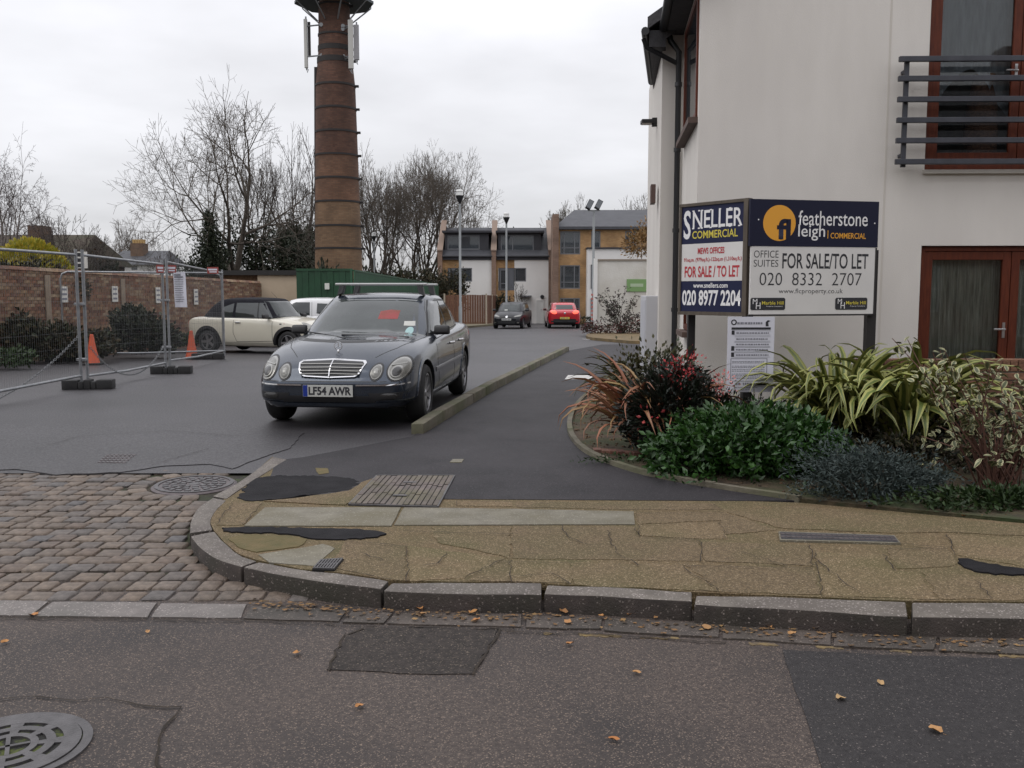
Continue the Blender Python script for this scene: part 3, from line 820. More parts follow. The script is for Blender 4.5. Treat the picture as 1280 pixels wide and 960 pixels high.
# brick strip lying in the bed
p0, p1 = G(742, 560, flat=.05), G(905, 575, flat=.05)
bs = thing('brick_border', 'low row of reddish bricks half buried in the planting bed', 'brick border', p0)
M_RBRICK = pick_mat('red_brick', [(.19, .085, .06), (.14, .065, .05), (.24, .12, .08), (.17, .09, .07)], .85, 'obj', noise_sc=20, bump=.5)
nb = 16
for i in range(nb):
    c = p0 + (p1 - p0) * ((i + .5) / nb); w = (p1 - p0).length / nb - .008
    MB().box(c.x - w / 2, c.x + w / 2, c.y - .06, c.y + .06, -.02, .05 + random.uniform(-.005, .005)).build('brick', M_RBRICK, bs, bevel=.005)
# far pavement in front of the timber fence, and the planted corner by the white wall
fp = [G(*t, dz=.1) for t in [(520, 416), (620, 404), (622, 401), (520, 407)]]
o = MB().prism([(v.x, v.y) for v in [Vector((-6.6, 40, 0)), Vector((-4.2, 45, 0)), Vector((-1.1, 58.5, 0)), Vector((-1.0, 66, 0)), Vector((-6.6, 66, 0))]],
               lambda x, y: gz(y) - .2, lambda x, y: gz(y) + .11).build('far_pavement', mat('far_paving', (.17, .14, .09), .85, c2=(.11, .10, .06), sc=2)); tag(o, kind='structure')
cp = [(730, 421), (736, 416), (760, 413), (815, 411), (870, 412), (880, 423), (800, 427), (765, 424)]
o = MB().prism(chaikin([tuple(G(*t, dz=.1))[:2] for t in cp], 2, True), lambda x, y: gz(y) - .3, lambda x, y: gz(y) + .10).build('corner_bed', mat('corner_bed', (.19, .13, .06), .9, c2=(.1, .075, .04), sc=3, bump=.5, bsc=20)); tag(o, kind='structure')
mb = MB(); a, b = G(728, 424), G(806, 429)
mb.prism([(a.x, a.y - .08), (b.x, b.y - .08), (b.x, b.y + .08), (a.x, a.y + .08)], lambda x, y: gz(y), lambda x, y: gz(y) + .014)
o = mb.build('edge_line', M_WHITEP, mews)

# ================================================================== LARGE STRUCTURES
M_REND = mat('white_render', (.63, .595, .55), .9, c2=(.67, .635, .59), sc=2.1, bump=.7, bsc=140, c3=(.61, .575, .535), sc3=.9, stretch=(1.4, 1.4, .4))
M_REND2 = mat('far_white_render', (.66, .645, .62), .85, c2=(.72, .705, .68), sc=.8)
M_TIMB = mat('window_timber', (.115, .026, .010), .5, c2=(.075, .016, .007), sc=6, stretch=(8, 8, 1), spec=.25)
M_GREYM = mat('railing_metal', (.030, .032, .042), .5, c2=(.045, .047, .058), sc=9)
M_BLKP = mat('black_plastic', (.010, .010, .012), .42)
M_TILE = mat('dark_roof', (.035, .034, .038), .7, c2=(.055, .052, .055), sc=6, bump=.4, bsc=20)
M_PANE = clear_glass('window_glass', see=.86)
M_PANE2 = clear_glass('far_window_glass', see=.25, dark=(.06, .07, .08))
M_CURT = mat('curtain_cloth', (.74, .72, .64), .9, c2=(.36, .35, .30), sc=5, stretch=(14, 1, .6))
M_CURT2 = mat('sheer_curtain', (.36, .37, .42), .9, c2=(.24, .25, .29), sc=3, stretch=(6, 1, 1))
M_ROOM = mat('room_wall', (.22, .19, .17), .9, c2=(.06, .05, .045), sc=2)
M_SILL = mat('pale_sill', (.48, .45, .41), .7)
M_STEEL = mat('brushed_steel', (.5, .5, .5), .3, metal=.9)

# ---------- the white corner building
B0 = (1.93, 9.9); BR = -.025
bld = thing('white_building', 'white rendered corner building with brown timber windows and a grey balcony rail', 'building', (B0[0], B0[1], 0), BR)
def fw(px, py, dy=0.0):
    d = ray(px, py); n = Vector((-math.sin(BR), math.cos(BR), 0)); o = Vector((B0[0], B0[1], 0)) + n * dy
    t = (o - Vector((0, 0, CAM_H))).dot(n) / d.dot(n); p = Vector((0, 0, CAM_H)) + d * t - o
    return p.dot(Vector((math.cos(BR), math.sin(BR), 0))), p.z + 0
lx = fw(1148, 400)[0]; ltop = fw(1200, 307)[1]; ux = fw(1156, 200)[0]; ubot = fw(1200, 212)[1]
WW = 1.92; HOLES = [(lx, lx + WW, .06, ltop), (ux, ux + WW, ubot, ubot + 2.05)]
mb = MB(); holed(mb, 0, 8.0, -.2, 4.78, 0, HOLES, .11)
mb.add([(0, 0, 4.78), (8, 0, 4.78), (8, 0, 7.4), (3.6, 0, 7.2)], [(0, 1, 2, 3)])
W2L = lambda x, y: ((x - B0[0]) * math.cos(BR) + (y - B0[1]) * math.sin(BR), -(x - B0[0]) * math.sin(BR) + (y - B0[1]) * math.cos(BR))
S = [W2L(*p) for p in [(1.93, 9.9), (2.15, 12.1), (1.89, 12.1), (2.27, 15.9), (3.6, 16.0), (9.6, 16.0)]]
S[0] = (0, 0)
for (a, b), (c, d) in zip(S, S[1:]):
    mb.add([(a, b, -.2), (a, b, 4.78), (c, d, 4.78), (c, d, -.2)], [(0, 1, 2, 3)])
mb.build('wall', M_REND, bld, local=True)
MB().box(fw(1106, 200)[0], fw(1106, 200)[0] + .02, -.003, .02, -.1, 4.77).build('render_joint', mat('joint_render', (.55, .51, .46), .85), bld, local=True)
# rooms behind the openings, with back wall and floor
for h in HOLES:
    m2 = MB(); a, b, c, d = h[0] - .5, h[1] + .5, h[2] - .05, h[3] + .3
    m2.add([(a, 2.4, c), (b, 2.4, c), (b, 2.4, d), (a, 2.4, d)], [(0, 1, 2, 3)])
    m2.add([(a, .16, c), (a, 2.4, c), (a, 2.4, d), (a, .16, d)], [(0, 1, 2, 3)])
    m2.add([(b, .16, c), (b, .16, d), (b, 2.4, d), (b, 2.4, c)], [(0, 1, 2, 3)])
    m2.add([(a, .16, c), (b, .16, c), (b, 2.4, c), (a, 2.4, c)], [(0, 1, 2, 3)])
    m2.add([(a, .16, d), (a, 2.4, d), (b, 2.4, d), (b, .16, d)], [(0, 1, 2, 3)])
    m2.build('room', M_ROOM, bld, local=True, fix=False)
def french_window(h, curtain, name):
    x0, x1, z0, z1 = h
    mb = MB(); frame_box(mb, x0 + .002, x1 - .002, z0 + .002, z1 - .002, .045, .115, .055)
    fr = mb.build('window', M_TIMB, bld, local=True, bevel=.004)
    mid = (x0 + x1) / 2
    for k, (a, b) in enumerate(((x0 + .058, mid - .004), (mid + .004, x1 - .058))):
        m = MB(); st = .085
        m.box(a, a + st, .055, .105, z0 + .06, z1 - .06); m.box(b - st, b, .055, .105, z0 + .06, z1 - .06)
        m.box(a + st, b - st, .056, .104, z0 + .06, z0 + .06 + .12); m.box(a + st, b - st, .056, .104, z1 - .06 - .085, z1 - .06)
        m.build('sash', M_TIMB, fr, local=True, bevel=.004)
        MB().box(a + st - .005, b - st + .005, .076, .084, z0 + .175, z1 - .14).build('pane', M_PANE, fr, local=True)
    hx = mid - .05; hz = z0 + 1.0
    MB().box(hx - .014, hx + .014, .045, .056, hz - .09, hz + .07).tube([(hx, .05, hz), (hx, .015, hz), (hx - .02, .008, hz), (hx - .12, .008, hz)], .009, 8).build('handle', M_STEEL, fr, local=True)
    if curtain == 1:
        m = MB(); N = 140; a, b = x0 + .04, x1 - .04
        pts = [(a + (b - a) * i / N, .20 + .022 * math.sin(i * .9 + .5 * math.sin(i * .23)) + .008 * math.sin(i * 2.3)) for i in range(N + 1)]
        for (p, q), (r_, s_) in zip(pts, pts[1:]): m.add([(p, q, z0 + .02), (r_, s_, z0 + .02), (r_, s_, z1), (p, q, z1)], [(0, 1, 2, 3)])
        m.build('curtain', M_CURT, fr, local=True, fix=False, smooth=60)
    else:
        m = MB(); N = 60
        for j in range(12):                              # a sheer curtain drawn aside, its hem sweeping up
            pass
        a, b = x0 + .05, x1 - .05
        for i in range(N):
            def P(i): x = a + (b - a) * i / N; return x, .22 + .02 * math.sin(i * 1.1) + .02 * math.sin(i * .31)
            (p, q), (r_, s_) = P(i), P(i + 1)
            f = lambda x: z0 + .55 + .5 * abs(math.sin((x - a) / (b - a) * math.pi * 2)) ** 1.5
            m.add([(p, q, f(p)), (r_, s_, f(r_)), (r_, s_, z1), (p, q, z1)], [(0, 1, 2, 3)])
        m.build('curtain', M_CURT2, fr, local=True, fix=False, smooth=60)
    MB().box(x0 - .02, x1 + .02, -.045, .05, z0 - .045, z0 - .004).build('sill', M_SILL, fr, local=True, bevel=.004)
    return fr
french_window(HOLES[0], 1, 'lower'); french_window(HOLES[1], 2, 'upper')
# balcony rail
bx = fw(1119, 200, -.15)[0]
zs_b = [fw(1200, y, -.15)[1] for y in (73.5, 98, 124, 150, 175.5, 202)]
posts = []
for px in (bx + .07, bx + 2.45):
    mb = MB(); posts.append(mb)
    mb.box(px, px + .045, -.128, -.098, zs_b[-1] - .05, zs_b[0] - .0)
    for z in (zs_b[0] - .12, zs_b[-1] + .06): mb.box(px + .008, px + .037, -.098, .0, z, z + .03)
for k, z in enumerate(zs_b):
    o = MB().box(bx, bx + 2.6, -.175, -.129, z - .026, z + .026).build('rail' if k else 'balcony_railing', M_GREYM, bal if k else bld, local=True, bevel=.004)
    if k == 0: bal = o
for m_ in posts: m_.build('railing_post', M_GREYM, bal, local=True)
# side windows and their timber sills on the flank
def side(t, out, z):                                     # along the flank, out from it
    a, b = Vector(S[0]), Vector(S[1]); d = (b - a); n_ = Vector((-d.y, d.x)).normalized()
    p = a + d * t + n_ * out; return (p.x, p.y, z)
for z0, z1, t0, t1 in ((3.28, 4.55, .06, .80), (1.02, 2.25, .20, .55)):
    def sbox(mb, ta, tb, o0, o1, za, zb, m=0):
        mb.hexa([side(ta, o0, za), side(tb, o0, za), side(tb, o1, za), side(ta, o1, za)], [side(ta, o0, zb), side(tb, o0, zb), side(tb, o1, zb), side(ta, o1, zb)], m)
    mb = MB(); w = .03
    sbox(mb, t0, t0 + w, -.02, .022, z0, z1); sbox(mb, t1 - w, t1, -.02, .022, z0, z1)
    sbox(mb, t0 + w, t1 - w, -.02, .022, z0, z0 + .06); sbox(mb, t0 + w, t1 - w, -.02, .022, z1 - .06, z1)
    fr = mb.build('side_window', M_TIMB, bld, local=True)
    mb = MB(); sbox(mb, t0 + w, t1 - w, .002, .006, z0 + .06, z1 - .06); mb.build('pane', M_PANE2, fr, local=True)
    mb = MB(); sbox(mb, t0 - .02, t1 + .03, -.02, .10, z0 - .07, z0 - .01); mb.build('sill', mat('weathered_timber', (.10, .062, .048), .7, c2=(.07, .042, .034), sc=9), fr, local=True)
# eaves: main roof, bay roof, gutters, downpipe
Lp = lambda x, y, z: (*W2L(x, y), z)
mb = MB()
mb.hexa([Lp(1.66, 9.72, 4.70), Lp(1.95, 12.25, 4.70), Lp(4.95, 12.25, 6.85), Lp(4.66, 9.72, 6.85)], [Lp(1.66, 9.72, 4.84), Lp(1.95, 12.25, 4.84), Lp(4.95, 12.25, 6.99), Lp(4.66, 9.72, 6.99)])
mb.hexa([Lp(1.68, 9.74, 4.655), Lp(1.95, 12.24, 4.655), Lp(2.3, 12.24, 4.655), Lp(2.1, 9.74, 4.655)], [Lp(1.68, 9.74, 4.70), Lp(1.95, 12.24, 4.70), Lp(2.3, 12.24, 4.75), Lp(2.1, 9.74, 4.75)])
mb.build('roof', M_TILE, bld, local=True)
mb = MB()
mb.hexa([Lp(1.66, 11.84, 4.66), Lp(2.14, 14.6, 4.66), Lp(4.95, 14.6, 6.7), Lp(4.6, 11.84, 6.7)], [Lp(1.66, 11.84, 4.80), Lp(2.14, 14.6, 4.80), Lp(4.95, 14.6, 6.86), Lp(4.6, 11.84, 6.86)])
mb.hexa([Lp(1.69, 11.9, 4.46), Lp(2.15, 14.55, 4.46), Lp(2.3, 14.55, 4.46), Lp(1.90, 11.9, 4.46)], [Lp(1.69, 11.9, 4.66), Lp(2.15, 14.55, 4.66), Lp(2.3, 14.55, 4.66), Lp(1.90, 11.9, 4.66)])
mb.hexa([Lp(1.90, 11.9, 4.56), Lp(1.90, 12.02, 4.56), Lp(2.16, 12.02, 4.76), Lp(2.16, 11.9, 4.76)], [Lp(1.90, 11.9, 4.70), Lp(1.90, 12.02, 4.70), Lp(2.16, 12.02, 4.95), Lp(2.16, 11.9, 4.95)])
mb.build('bay_roof', M_TILE, bld, local=True)
mb = MB()
mb.tube([Lp(1.62, 9.70, 4.69), Lp(1.91, 12.28, 4.69)], .055, 10); mb.tube([Lp(1.63, 11.82, 4.63), Lp(2.12, 14.62, 4.63)], .05, 10)
mb.build('gutter', M_BLKP, bld, local=True, smooth=40)
mb = MB(); pxx = 2.075
mb.tube([Lp(1.95, 12.0, 4.66), Lp(1.97, 11.98, 4.55), Lp(pxx, 11.98, 4.42), Lp(pxx, 11.98, 0.0)], .036, 10)
mb.tube([Lp(1.62, 11.9, 4.56), Lp(1.66, 11.92, 4.46), Lp(pxx - .02, 11.98, 4.28)], .03, 10)
for z in (4.0, 3.2, 2.2, 1.2): mb.lathe([(.045, z), (.045, z + .05)], 12, (*W2L(pxx, 11.98), 0))
mb.build('downpipe', M_BLKP, bld, local=True, smooth=40)
MB().hexa([Lp(1.89, 12.5, 2.62), Lp(1.92, 12.8, 2.62), Lp(1.86, 12.8, 2.62), Lp(1.83, 12.5, 2.62)], [Lp(1.89, 12.5, 2.86), Lp(1.92, 12.8, 2.86), Lp(1.86, 12.8, 2.86), Lp(1.83, 12.5, 2.86)]).build('vent', mat('vent_brown', (.10, .06, .05), .6), bld, local=True)
fl = thing('wall_floodlight', 'small dark floodlight bracket sticking out of the white flank below the eaves', 'wall light', (1.98, 13.2, 3.74))
MB().box(-.20, -.03, -.09, .09, .02, .07).box(-.05, .02, -.03, .03, -.02, .10).build('lamp_head', M_BLKP, fl, local=True, bevel=.008)
MB().box(-.19, -.06, -.07, .07, .012, .0195).build('lamp_glass', M_SILL, fl, local=True)
cb = thing('meter_cabinet', 'pale grey meter cabinet against the foot of the white flank', 'cabinet', (1.81, 12.6, 0))
MB().box(-.05, .22, -.25, .25, -.05, 1.40).build('body', mat('cabinet_grey', (.50, .50, .52), .6), cb, local=True, bevel=.01)
MB().box(-.056, -.0505, -.22, .22, .08, 1.34).build('door', mat('cabinet_door', (.46, .46, .49), .6), cb, local=True)
# wicker planter behind the upper window
vx, vz = fw(1226, 160, .35); vb = Vector((B0[0], B0[1], 0)) + Vector((vx * math.cos(BR) - .35 * math.sin(BR), vx * math.sin(BR) + .35 * math.cos(BR), ubot - .03))
vs = thing('wicker_vase', 'tall brown wicker vase with thin sprigs standing behind the upper window', 'vase', vb)
mb = MB().lathe([(.10, 0), (.155, .15), (.17, .45), (.15, .75), (.11, .95), (.13, 1.05), (.12, 1.05), (.09, .95), (.05, .9)], 20)
mb.build('vase_body', mat('wicker', (.24, .105, .06), .7, c2=(.12, .05, .03), sc=40, bump=.6, bsc=60), vs, local=True, smooth=50)
mb = MB()
for i in range(26):
    a = random.uniform(0, 6.28); r_ = random.uniform(.05, .22)
    mb.tube([(0, 0, .95), (.4 * r_ * math.cos(a), .4 * r_ * math.sin(a) * .5, 1.12), (r_ * math.cos(a), r_ * math.sin(a) * .5, random.uniform(1.18, 1.36))], [.003, .002, .004], 4)
mb.build('sprigs', mat('dry_sprig', (.22, .22, .12), .8), vs, local=True, fix=False)

# ---------- low garden wall of brick
M_WBRICK = pick_mat('garden_brick', [(.15, .07, .045), (.10, .05, .035), (.20, .10, .06), (.13, .075, .05)], .88, 'obj', noise_sc=18, bump=.6)
M_MORT = mat('mortar', (.17, .15, .12), .95, c2=(.11, .10, .08), sc=8)
gw = thing('garden_wall', 'low brown brick garden wall in front of the patio door', 'wall', (3.3, 8.85, 0))
MB().box(0.01, 4.95, .012, .19, -.2, .70).build('mortar_core', M_MORT, gw, local=True)
bme = MB().box(-.107, .107, 0, .1, 0, .065).mesh('brick', bevel=.004); bme.materials.append(M_WBRICK)
bme2 = MB().box(-.0325, .0325, 0, .2, 0, .11).mesh('brick', bevel=.004); bme2.materials.append(M_WBRICK)
for c in range(9):
    for i in range(22):
        x = .11 + i * .225 + (.1125 if c % 2 else 0)
        if x > 4.9: continue
        o = link_mesh('brick', bme, gw); o.location = (x, random.uniform(-.003, .003), .02 + c * .075)
for i in range(65):
    o = link_mesh('brick', bme2, gw); o.location = (.04 + i * .075, random.uniform(-.003, .003), .70 + random.uniform(-.002, .002))

# ---------- terraced houses at the end of the mews
M_OBR = brick_mat('orange_brick', (.36, .20, .085), (.44, .26, .115), (.30, .22, .13), r=.85)
M_OBR2 = brick_mat('red_pier_brick', (.20, .122, .088), (.25, .158, .115), (.19, .15, .115))
M_SLATE = mat('slate_roof', (.042, .043, .050), .65, c2=(.060, .062, .070), sc=2)
M_DORM = mat('dormer_cladding', (.030, .030, .036), .6)
M_GPAN = mat('grey_panel', (.115, .12, .135), .55)
M_WFR = mat('grey_window_frame', (.14, .145, .155), .5)
M_DOORW = mat('white_door', (.60, .60, .58), .5)
M_BLIND = mat('blind_cloth', (.48, .52, .50), .9, c2=(.36, .40, .39), sc=3, stretch=(6, 1, 1))
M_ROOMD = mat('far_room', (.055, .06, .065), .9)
HY = 66.0
def hx(px, Y=HY): return (px - 640) / FPX * Y
def hz(py, Y=HY): return at(640, py, Y).z
def far_window(parent, x0, x1, z0, z1, y, sill=False, curtain=None, mull=(), name='window', trans=None):
    mb = MB(); frame_box(mb, x0, x1, z0, z1, y - .03, y + .05, .07)
    for m_ in mull: mb.box(x0 + (x1 - x0) * m_ - .035, x0 + (x1 - x0) * m_ + .035, y - .025, y + .05, z0 + .07, z1 - .07)
    if trans: mb.box(x0 + .07, x1 - .07, y - .02, y + .05, z0 + (z1 - z0) * trans - .03, z0 + (z1 - z0) * trans + .03)
    fr = mb.build(name, M_WFR, parent)
    xs = [x0 + .07] + [x0 + (x1 - x0) * q for q in mull] + [x1 - .07]
    for a, b in zip(xs, xs[1:]): MB().box(a + .005, b - .005, y + .012, y + .022, z0 + .075, z1 - .075).build('pane', M_PANE2, fr)
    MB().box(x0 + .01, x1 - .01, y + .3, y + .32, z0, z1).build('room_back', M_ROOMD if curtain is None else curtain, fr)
    return fr
zb = hz(405); ze = hz(322); zr = 6.05
def terraced(xa, xb, white, gpanel, win, dorm, label, right_pier=False, door=None):
    t = thing('terraced_house', label, 'house', (hx((xa + xb) / 2), HY, zb), 0, 'pair of terraced houses at the end of the mews')
    x0, x1 = hx(xa), hx(xb)
    wx0, wx1, wz0, wz1 = hx(win[0]), hx(win[1]), hz(win[3]), hz(win[2])
    gx0, gx1, gz0, gz1 = hx(gpanel[0]), hx(gpanel[1]), hz(gpanel[3]), hz(gpanel[2])
    mb = MB(); holed(mb, x0, x1, zb - .6, ze, HY, [(gx0, gx1, gz0, gz1)], .12)
    mb.add([(x0, HY, zb - .6), (x0, HY, ze), (x0, HY + 7, ze), (x0, HY + 7, zb - .6)], [(0, 1, 2, 3)]); mb.add([(x1, HY, zb - .6), (x1, HY + 7, zb - .6), (x1, HY + 7, ze), (x1, HY, ze)], [(0, 1, 2, 3)])
    mb.build('brick_wall', M_OBR, t)
    mb = MB(); a, b = hx(white[0]), hx(white[1]); za = hz(white[2])
    holed(mb, a, b, zb - .6, za, HY - .12, [(max(wx0, a), wx1, wz0, wz1)], .12)
    mb.add([(a, HY - .12, zb - .6), (a, HY - .12, za), (a, HY, za), (a, HY, zb - .6)], [(0, 1, 2, 3)]); mb.add([(b, HY - .12, zb - .6), (b, HY, zb - .6), (b, HY, za), (b, HY - .12, za)], [(0, 1, 2, 3)])
    mb.add([(a, HY - .12, za), (b, HY - .12, za), (b, HY, za), (a, HY, za)], [(0, 1, 2, 3)])
    mb.build('rendered_wall', M_REND2, t)
    MB().box(gx0 + .01, gx1 - .01, HY + .03, HY + .1, gz0, gz1).build('panel', M_GPAN, t)
    far_window(t, gx0 + .12, gx0 + (gx1 - gx0) * .62, gz0 + .05, gz1 - .1, HY - .005, trans=.3)
    far_window(t, max(wx0, a) + .01, wx1, wz0, wz1, HY - .07, curtain=M_BLIND if xa < 600 else None)
    # slope of the roof with a dormer
    D = 4.2
    mb = MB(); mb.hexa([(x0, HY - .25, ze), (x1, HY - .25, ze), (x1, HY + D, zr), (x0, HY + D, zr)], [(x0, HY - .25, ze + .14), (x1, HY - .25, ze + .14), (x1, HY + D, zr + .14), (x0, HY + D, zr + .14)])
    mb.hexa([(x0, HY + 7, ze), (x1, HY + 7, ze), (x1, HY + D, zr), (x0, HY + D, zr)], [(x0, HY + 7, ze + .14), (x1, HY + 7, ze + .14), (x1, HY + D + .01, zr + .14), (x0, HY + D + .01, zr + .14)])
    rf = mb.build('roof', M_SLATE, t)
    for i in range(1, 9):
        y = HY - .25 + (D + .25) * i / 9; z = ze + (zr - ze) * i / 9 + .14
        if i > 1: pass
    mb = MB(); mb.tube([(x0 + .2, HY - .3, ze + .08), (x1 - .1, HY - .3, ze + .08)], .07, 8); mb.box(x0 + .2, x1 - .1, HY - .2, HY - .13, ze - .16, ze + .0)
    mb.build('gutter', M_DORM, t)
    DY = HY + .55
    da, db, dz0, dz1 = hx(dorm[0], DY), hx(dorm[1], DY), hz(dorm[3], DY), hz(dorm[2], DY)
    ga, gb = hx(dorm[4], DY), hx(dorm[5], DY)
    mb = MB(); holed(mb, da, db, dz0 - .1, dz1, DY, [(ga, gb, hz(dorm[7], DY), hz(dorm[6], DY))], .15)
    mb.box(da - .18, db + .22, DY - .35, DY + 2.6, dz1, dz1 + .14)
    for x in (da, db - .1): mb.box(x, x + .1, DY + .003, DY + 2.4, dz0 - .1, dz1)
    dm = mb.build('dormer', M_DORM, rf)
    fr = far_window(t, ga + .003, gb - .003, hz(dorm[7], DY) + .003, hz(dorm[6], DY) - .003, DY + .06, curtain=M_BLIND if xa < 600 else M_ROOMD, mull=(.4,) if xa < 600 else (.36,), name='dormer_window')
    for x in ([x0] + ([x1] if right_pier else [])):
        mb = MB(); w = .32
        for s_ in (0,):
            mb.hexa([(x - w / 2, HY - .35, zb - .6), (x + w / 2, HY - .35, zb - .6), (x + w / 2, HY + D, zb - .6), (x - w / 2, HY + D, zb - .6)],
                    [(x - w / 2, HY - .35, ze + .45), (x + w / 2, HY - .35, ze + .45), (x + w / 2, HY + D, zr + .62), (x - w / 2, HY + D, zr + .62)])
            mb.hexa([(x - w / 2, HY + 7, zb - .6), (x + w / 2, HY + 7, zb - .6), (x + w / 2, HY + D + .004, zb - .6), (x - w / 2, HY + D + .004, zb - .6)],
                    [(x - w / 2, HY + 7, ze + .45), (x + w / 2, HY + 7, ze + .45), (x + w / 2, HY + D + .004, zr + .62), (x - w / 2, HY + D + .004, zr + .62)])
        mb.build('party_wall', M_OBR2, t)
        MB().hexa([(x - w / 2 - .04, HY - .4, ze + .45), (x + w / 2 + .04, HY - .4, ze + .45), (x + w / 2 + .04, HY + D, zr + .62), (x - w / 2 - .04, HY + D, zr + .62)],
                  [(x - w / 2 - .04, HY - .4, ze + .53), (x + w / 2 + .04, HY - .4, ze + .53), (x + w / 2 + .04, HY + D, zr + .70), (x - w / 2 - .04, HY + D, zr + .70)]).build('coping', mat('coping_tile', (.22, .16, .125), .8), t)
    if door:
        for d in door:
            fr = MB().box(hx(d[0]), hx(d[1]), HY - .17, HY - .1, zb - .05, hz(d[2])).build('door', M_DOORW, t)
            frame_box(MB(), hx(d[0]) - .06, hx(d[1]) + .06, zb - .05, hz(d[2]) + .06, HY - .19, HY - .121, .06).build('door_frame', M_DOORW, fr)
            MB().box(hx(d[1]) - .16, hx(d[1]) - .08, HY - .21, HY - .17, zb + 1, zb + 1.06).build('handle', M_STEEL, fr)
        MB().box(hx(649), hx(664), HY - .75, HY - .12, hz(371), hz(371) + .09).build('porch_canopy', M_GPAN, t)
        MB().lathe([(0, 0), (.14, 0), (.14, .1), (0, .1)], 12, (hx(677.5), HY - .25, hz(371)), axis='y').build('wall_lamp', M_BLKP, t)
    return t
terraced(551, 617.5, (577, 615, 323.5), (560, 578, 335, 362), (577, 590.5, 335, 352), (557, 611, 291, 315, 560, 600, 294, 312), 'left terraced house with pale blind in its dark roof dormer')
terraced(617.5, 688, (643, 685.5, 323.5), (623, 643, 335, 363), (643, 657.5, 335, 352), (623, 676, 291, 316, 626, 667, 294, 313.5), 'right terraced house with white door and unlit dark dormer', True, [(651, 663, 374), (671.5, 678.5, 376)])

# three storey block
BY = 63.0
bk = thing('apartment_block', 'three storey orange brick apartment block with grey windows behind the white wall', 'apartment block', (hx(750, BY), BY, zb))
x0, x1 = hx(698, BY), hx(905, BY); zE = hz(283.5, BY)
cols = [(699.5, 724.5)]; rows = [(289, 318), (331.5, 361), (372.5, 404)]
holes = [(hx(a, BY), hx(b, BY), hz(r1, BY), hz(r0, BY)) for a, b in cols for r0, r1 in rows] + [(hx(a, BY), hx(b, BY), hz(310, BY), hz(288.5, BY)) for a, b in ((738, 749.5), (780, 794))]
mb = MB(); holed(mb, x0, x1, zb - .6, zE, BY, holes, .14)
mb.add([(x0, BY, zb - .6), (x0, BY, zE), (x0, BY + 9, zE), (x0, BY + 9, zb - .6)], [(0, 1, 2, 3)]); mb.add([(x1, BY, zb - .6), (x1, BY + 9, zb - .6), (x1, BY + 9, zE), (x1, BY, zE)], [(0, 1, 2, 3)])
mb.build('brick_wall', M_OBR, bk)
for k, h in enumerate(holes):
    far_window(bk, h[0] + .004, h[1] - .004, h[2] + .004, h[3] - .004, BY + .04, curtain=M_BLIND if k == 1 else None, mull=(.2, .72) if k < 3 else (.5,) if False else (), trans=.28 if k < 3 else None)
wz = hz(312, BY); wx = hx(732, BY)
wh = [(hx(731.6, BY) + .3, hx(737.5, BY), hz(361, BY), hz(331.5, BY)), (hx(731.6, BY) + .3, hx(737.5, BY), hz(404, BY), hz(372.5, BY))]
mb = MB(); holed(mb, wx, x1 - .5, zb - .6, wz, BY - 1.1, [], .1)
mb.add([(wx, BY - 1.1, zb - .6), (wx, BY - 1.1, wz), (wx, BY, wz), (wx, BY, zb - .6)], [(0, 1, 2, 3)]); mb.add([(wx, BY - 1.1, wz), (x1 - .5, BY - 1.1, wz), (x1 - .5, BY, wz), (wx, BY, wz)], [(0, 1, 2, 3)])
mb.build('rendered_bay', M_REND2, bk)
MB().box(wx - .05, x1 - .45, BY - 1.2, BY - .01, wz + .003, wz + .1).build('bay_cap', M_DORM, bk)
for h in wh: far_window(bk, h[0], h[1], h[2], h[3], BY - 1.14)
zR2 = hz(262, BY + 4)
mb = MB(); e = .3
mb.add([(x0 - e, BY - e, zE), (x1 + e, BY - e, zE), (x1 + e, BY + 9 + e, zE), (x0 - e, BY + 9 + e, zE), (x0 + 1.3, BY + 4.3, zR2), (x1 - 1.3, BY + 4.3, zR2),
        (x0 - e, BY - e, zE - .18), (x1 + e, BY - e, zE - .18), (x1 + e, BY + 9 + e, zE - .18), (x0 - e, BY + 9 + e, zE - .18)],
       [(0, 1, 5, 4), (1, 2, 5), (2, 3, 4, 5), (3, 0, 4), (6, 7, 1, 0), (7, 8, 2, 1), (8, 9, 3, 2), (9, 6, 0, 3), (9, 8, 7, 6)])
mb.build('roof', M_SLATE, bk)
MB().box(x0 - .42, x0 - .02, BY - .35, BY + 2.5, zb - .6, hz(268, BY)).build('party_wall', M_OBR2, bk)

# white garden wall with the green board
LY = 40.0
gzb = gz(LY)
ww = thing('white_wall', 'long low white painted wall with a flat coping and green board', 'wall', (hx(775, LY), LY, gzb))
zt = hz(326, LY)
MB().box(hx(746, LY), hx(900, LY), LY, LY + .25, gzb - .2, zt).build('wall_face', mat('old_white_paint', (.62, .60, .56), .85, c2=(.55, .53, .48), sc=1.2, c3=(.45, .42, .36), sc3=.5, bump=.3, bsc=15), ww)
MB().box(hx(745, LY) - .05, hx(900, LY), LY - .05, LY + .3, zt + .003, zt + .07).build('coping', mat('wall_coping', (.25, .21, .17), .85), ww)
MB().box(hx(742, LY), hx(746, LY), LY - .08, LY + .33, gzb - .2, zt + .10).build('end_pier', M_REND2, ww)
sg = thing('green_sign', 'green board with pale lettering fixed on the low white wall', 'sign', (hx(795, LY), LY - .05, hz(357, LY)))
sx0, sx1, sz0, sz1 = hx(782.5, LY), hx(822, LY), hz(364.5, LY), hz(349, LY)
MB().box(sx0, sx1, LY - .04, LY - .004, sz0, sz1).build('board', mat('sign_green', (.17, .29, .11), .6), sg)
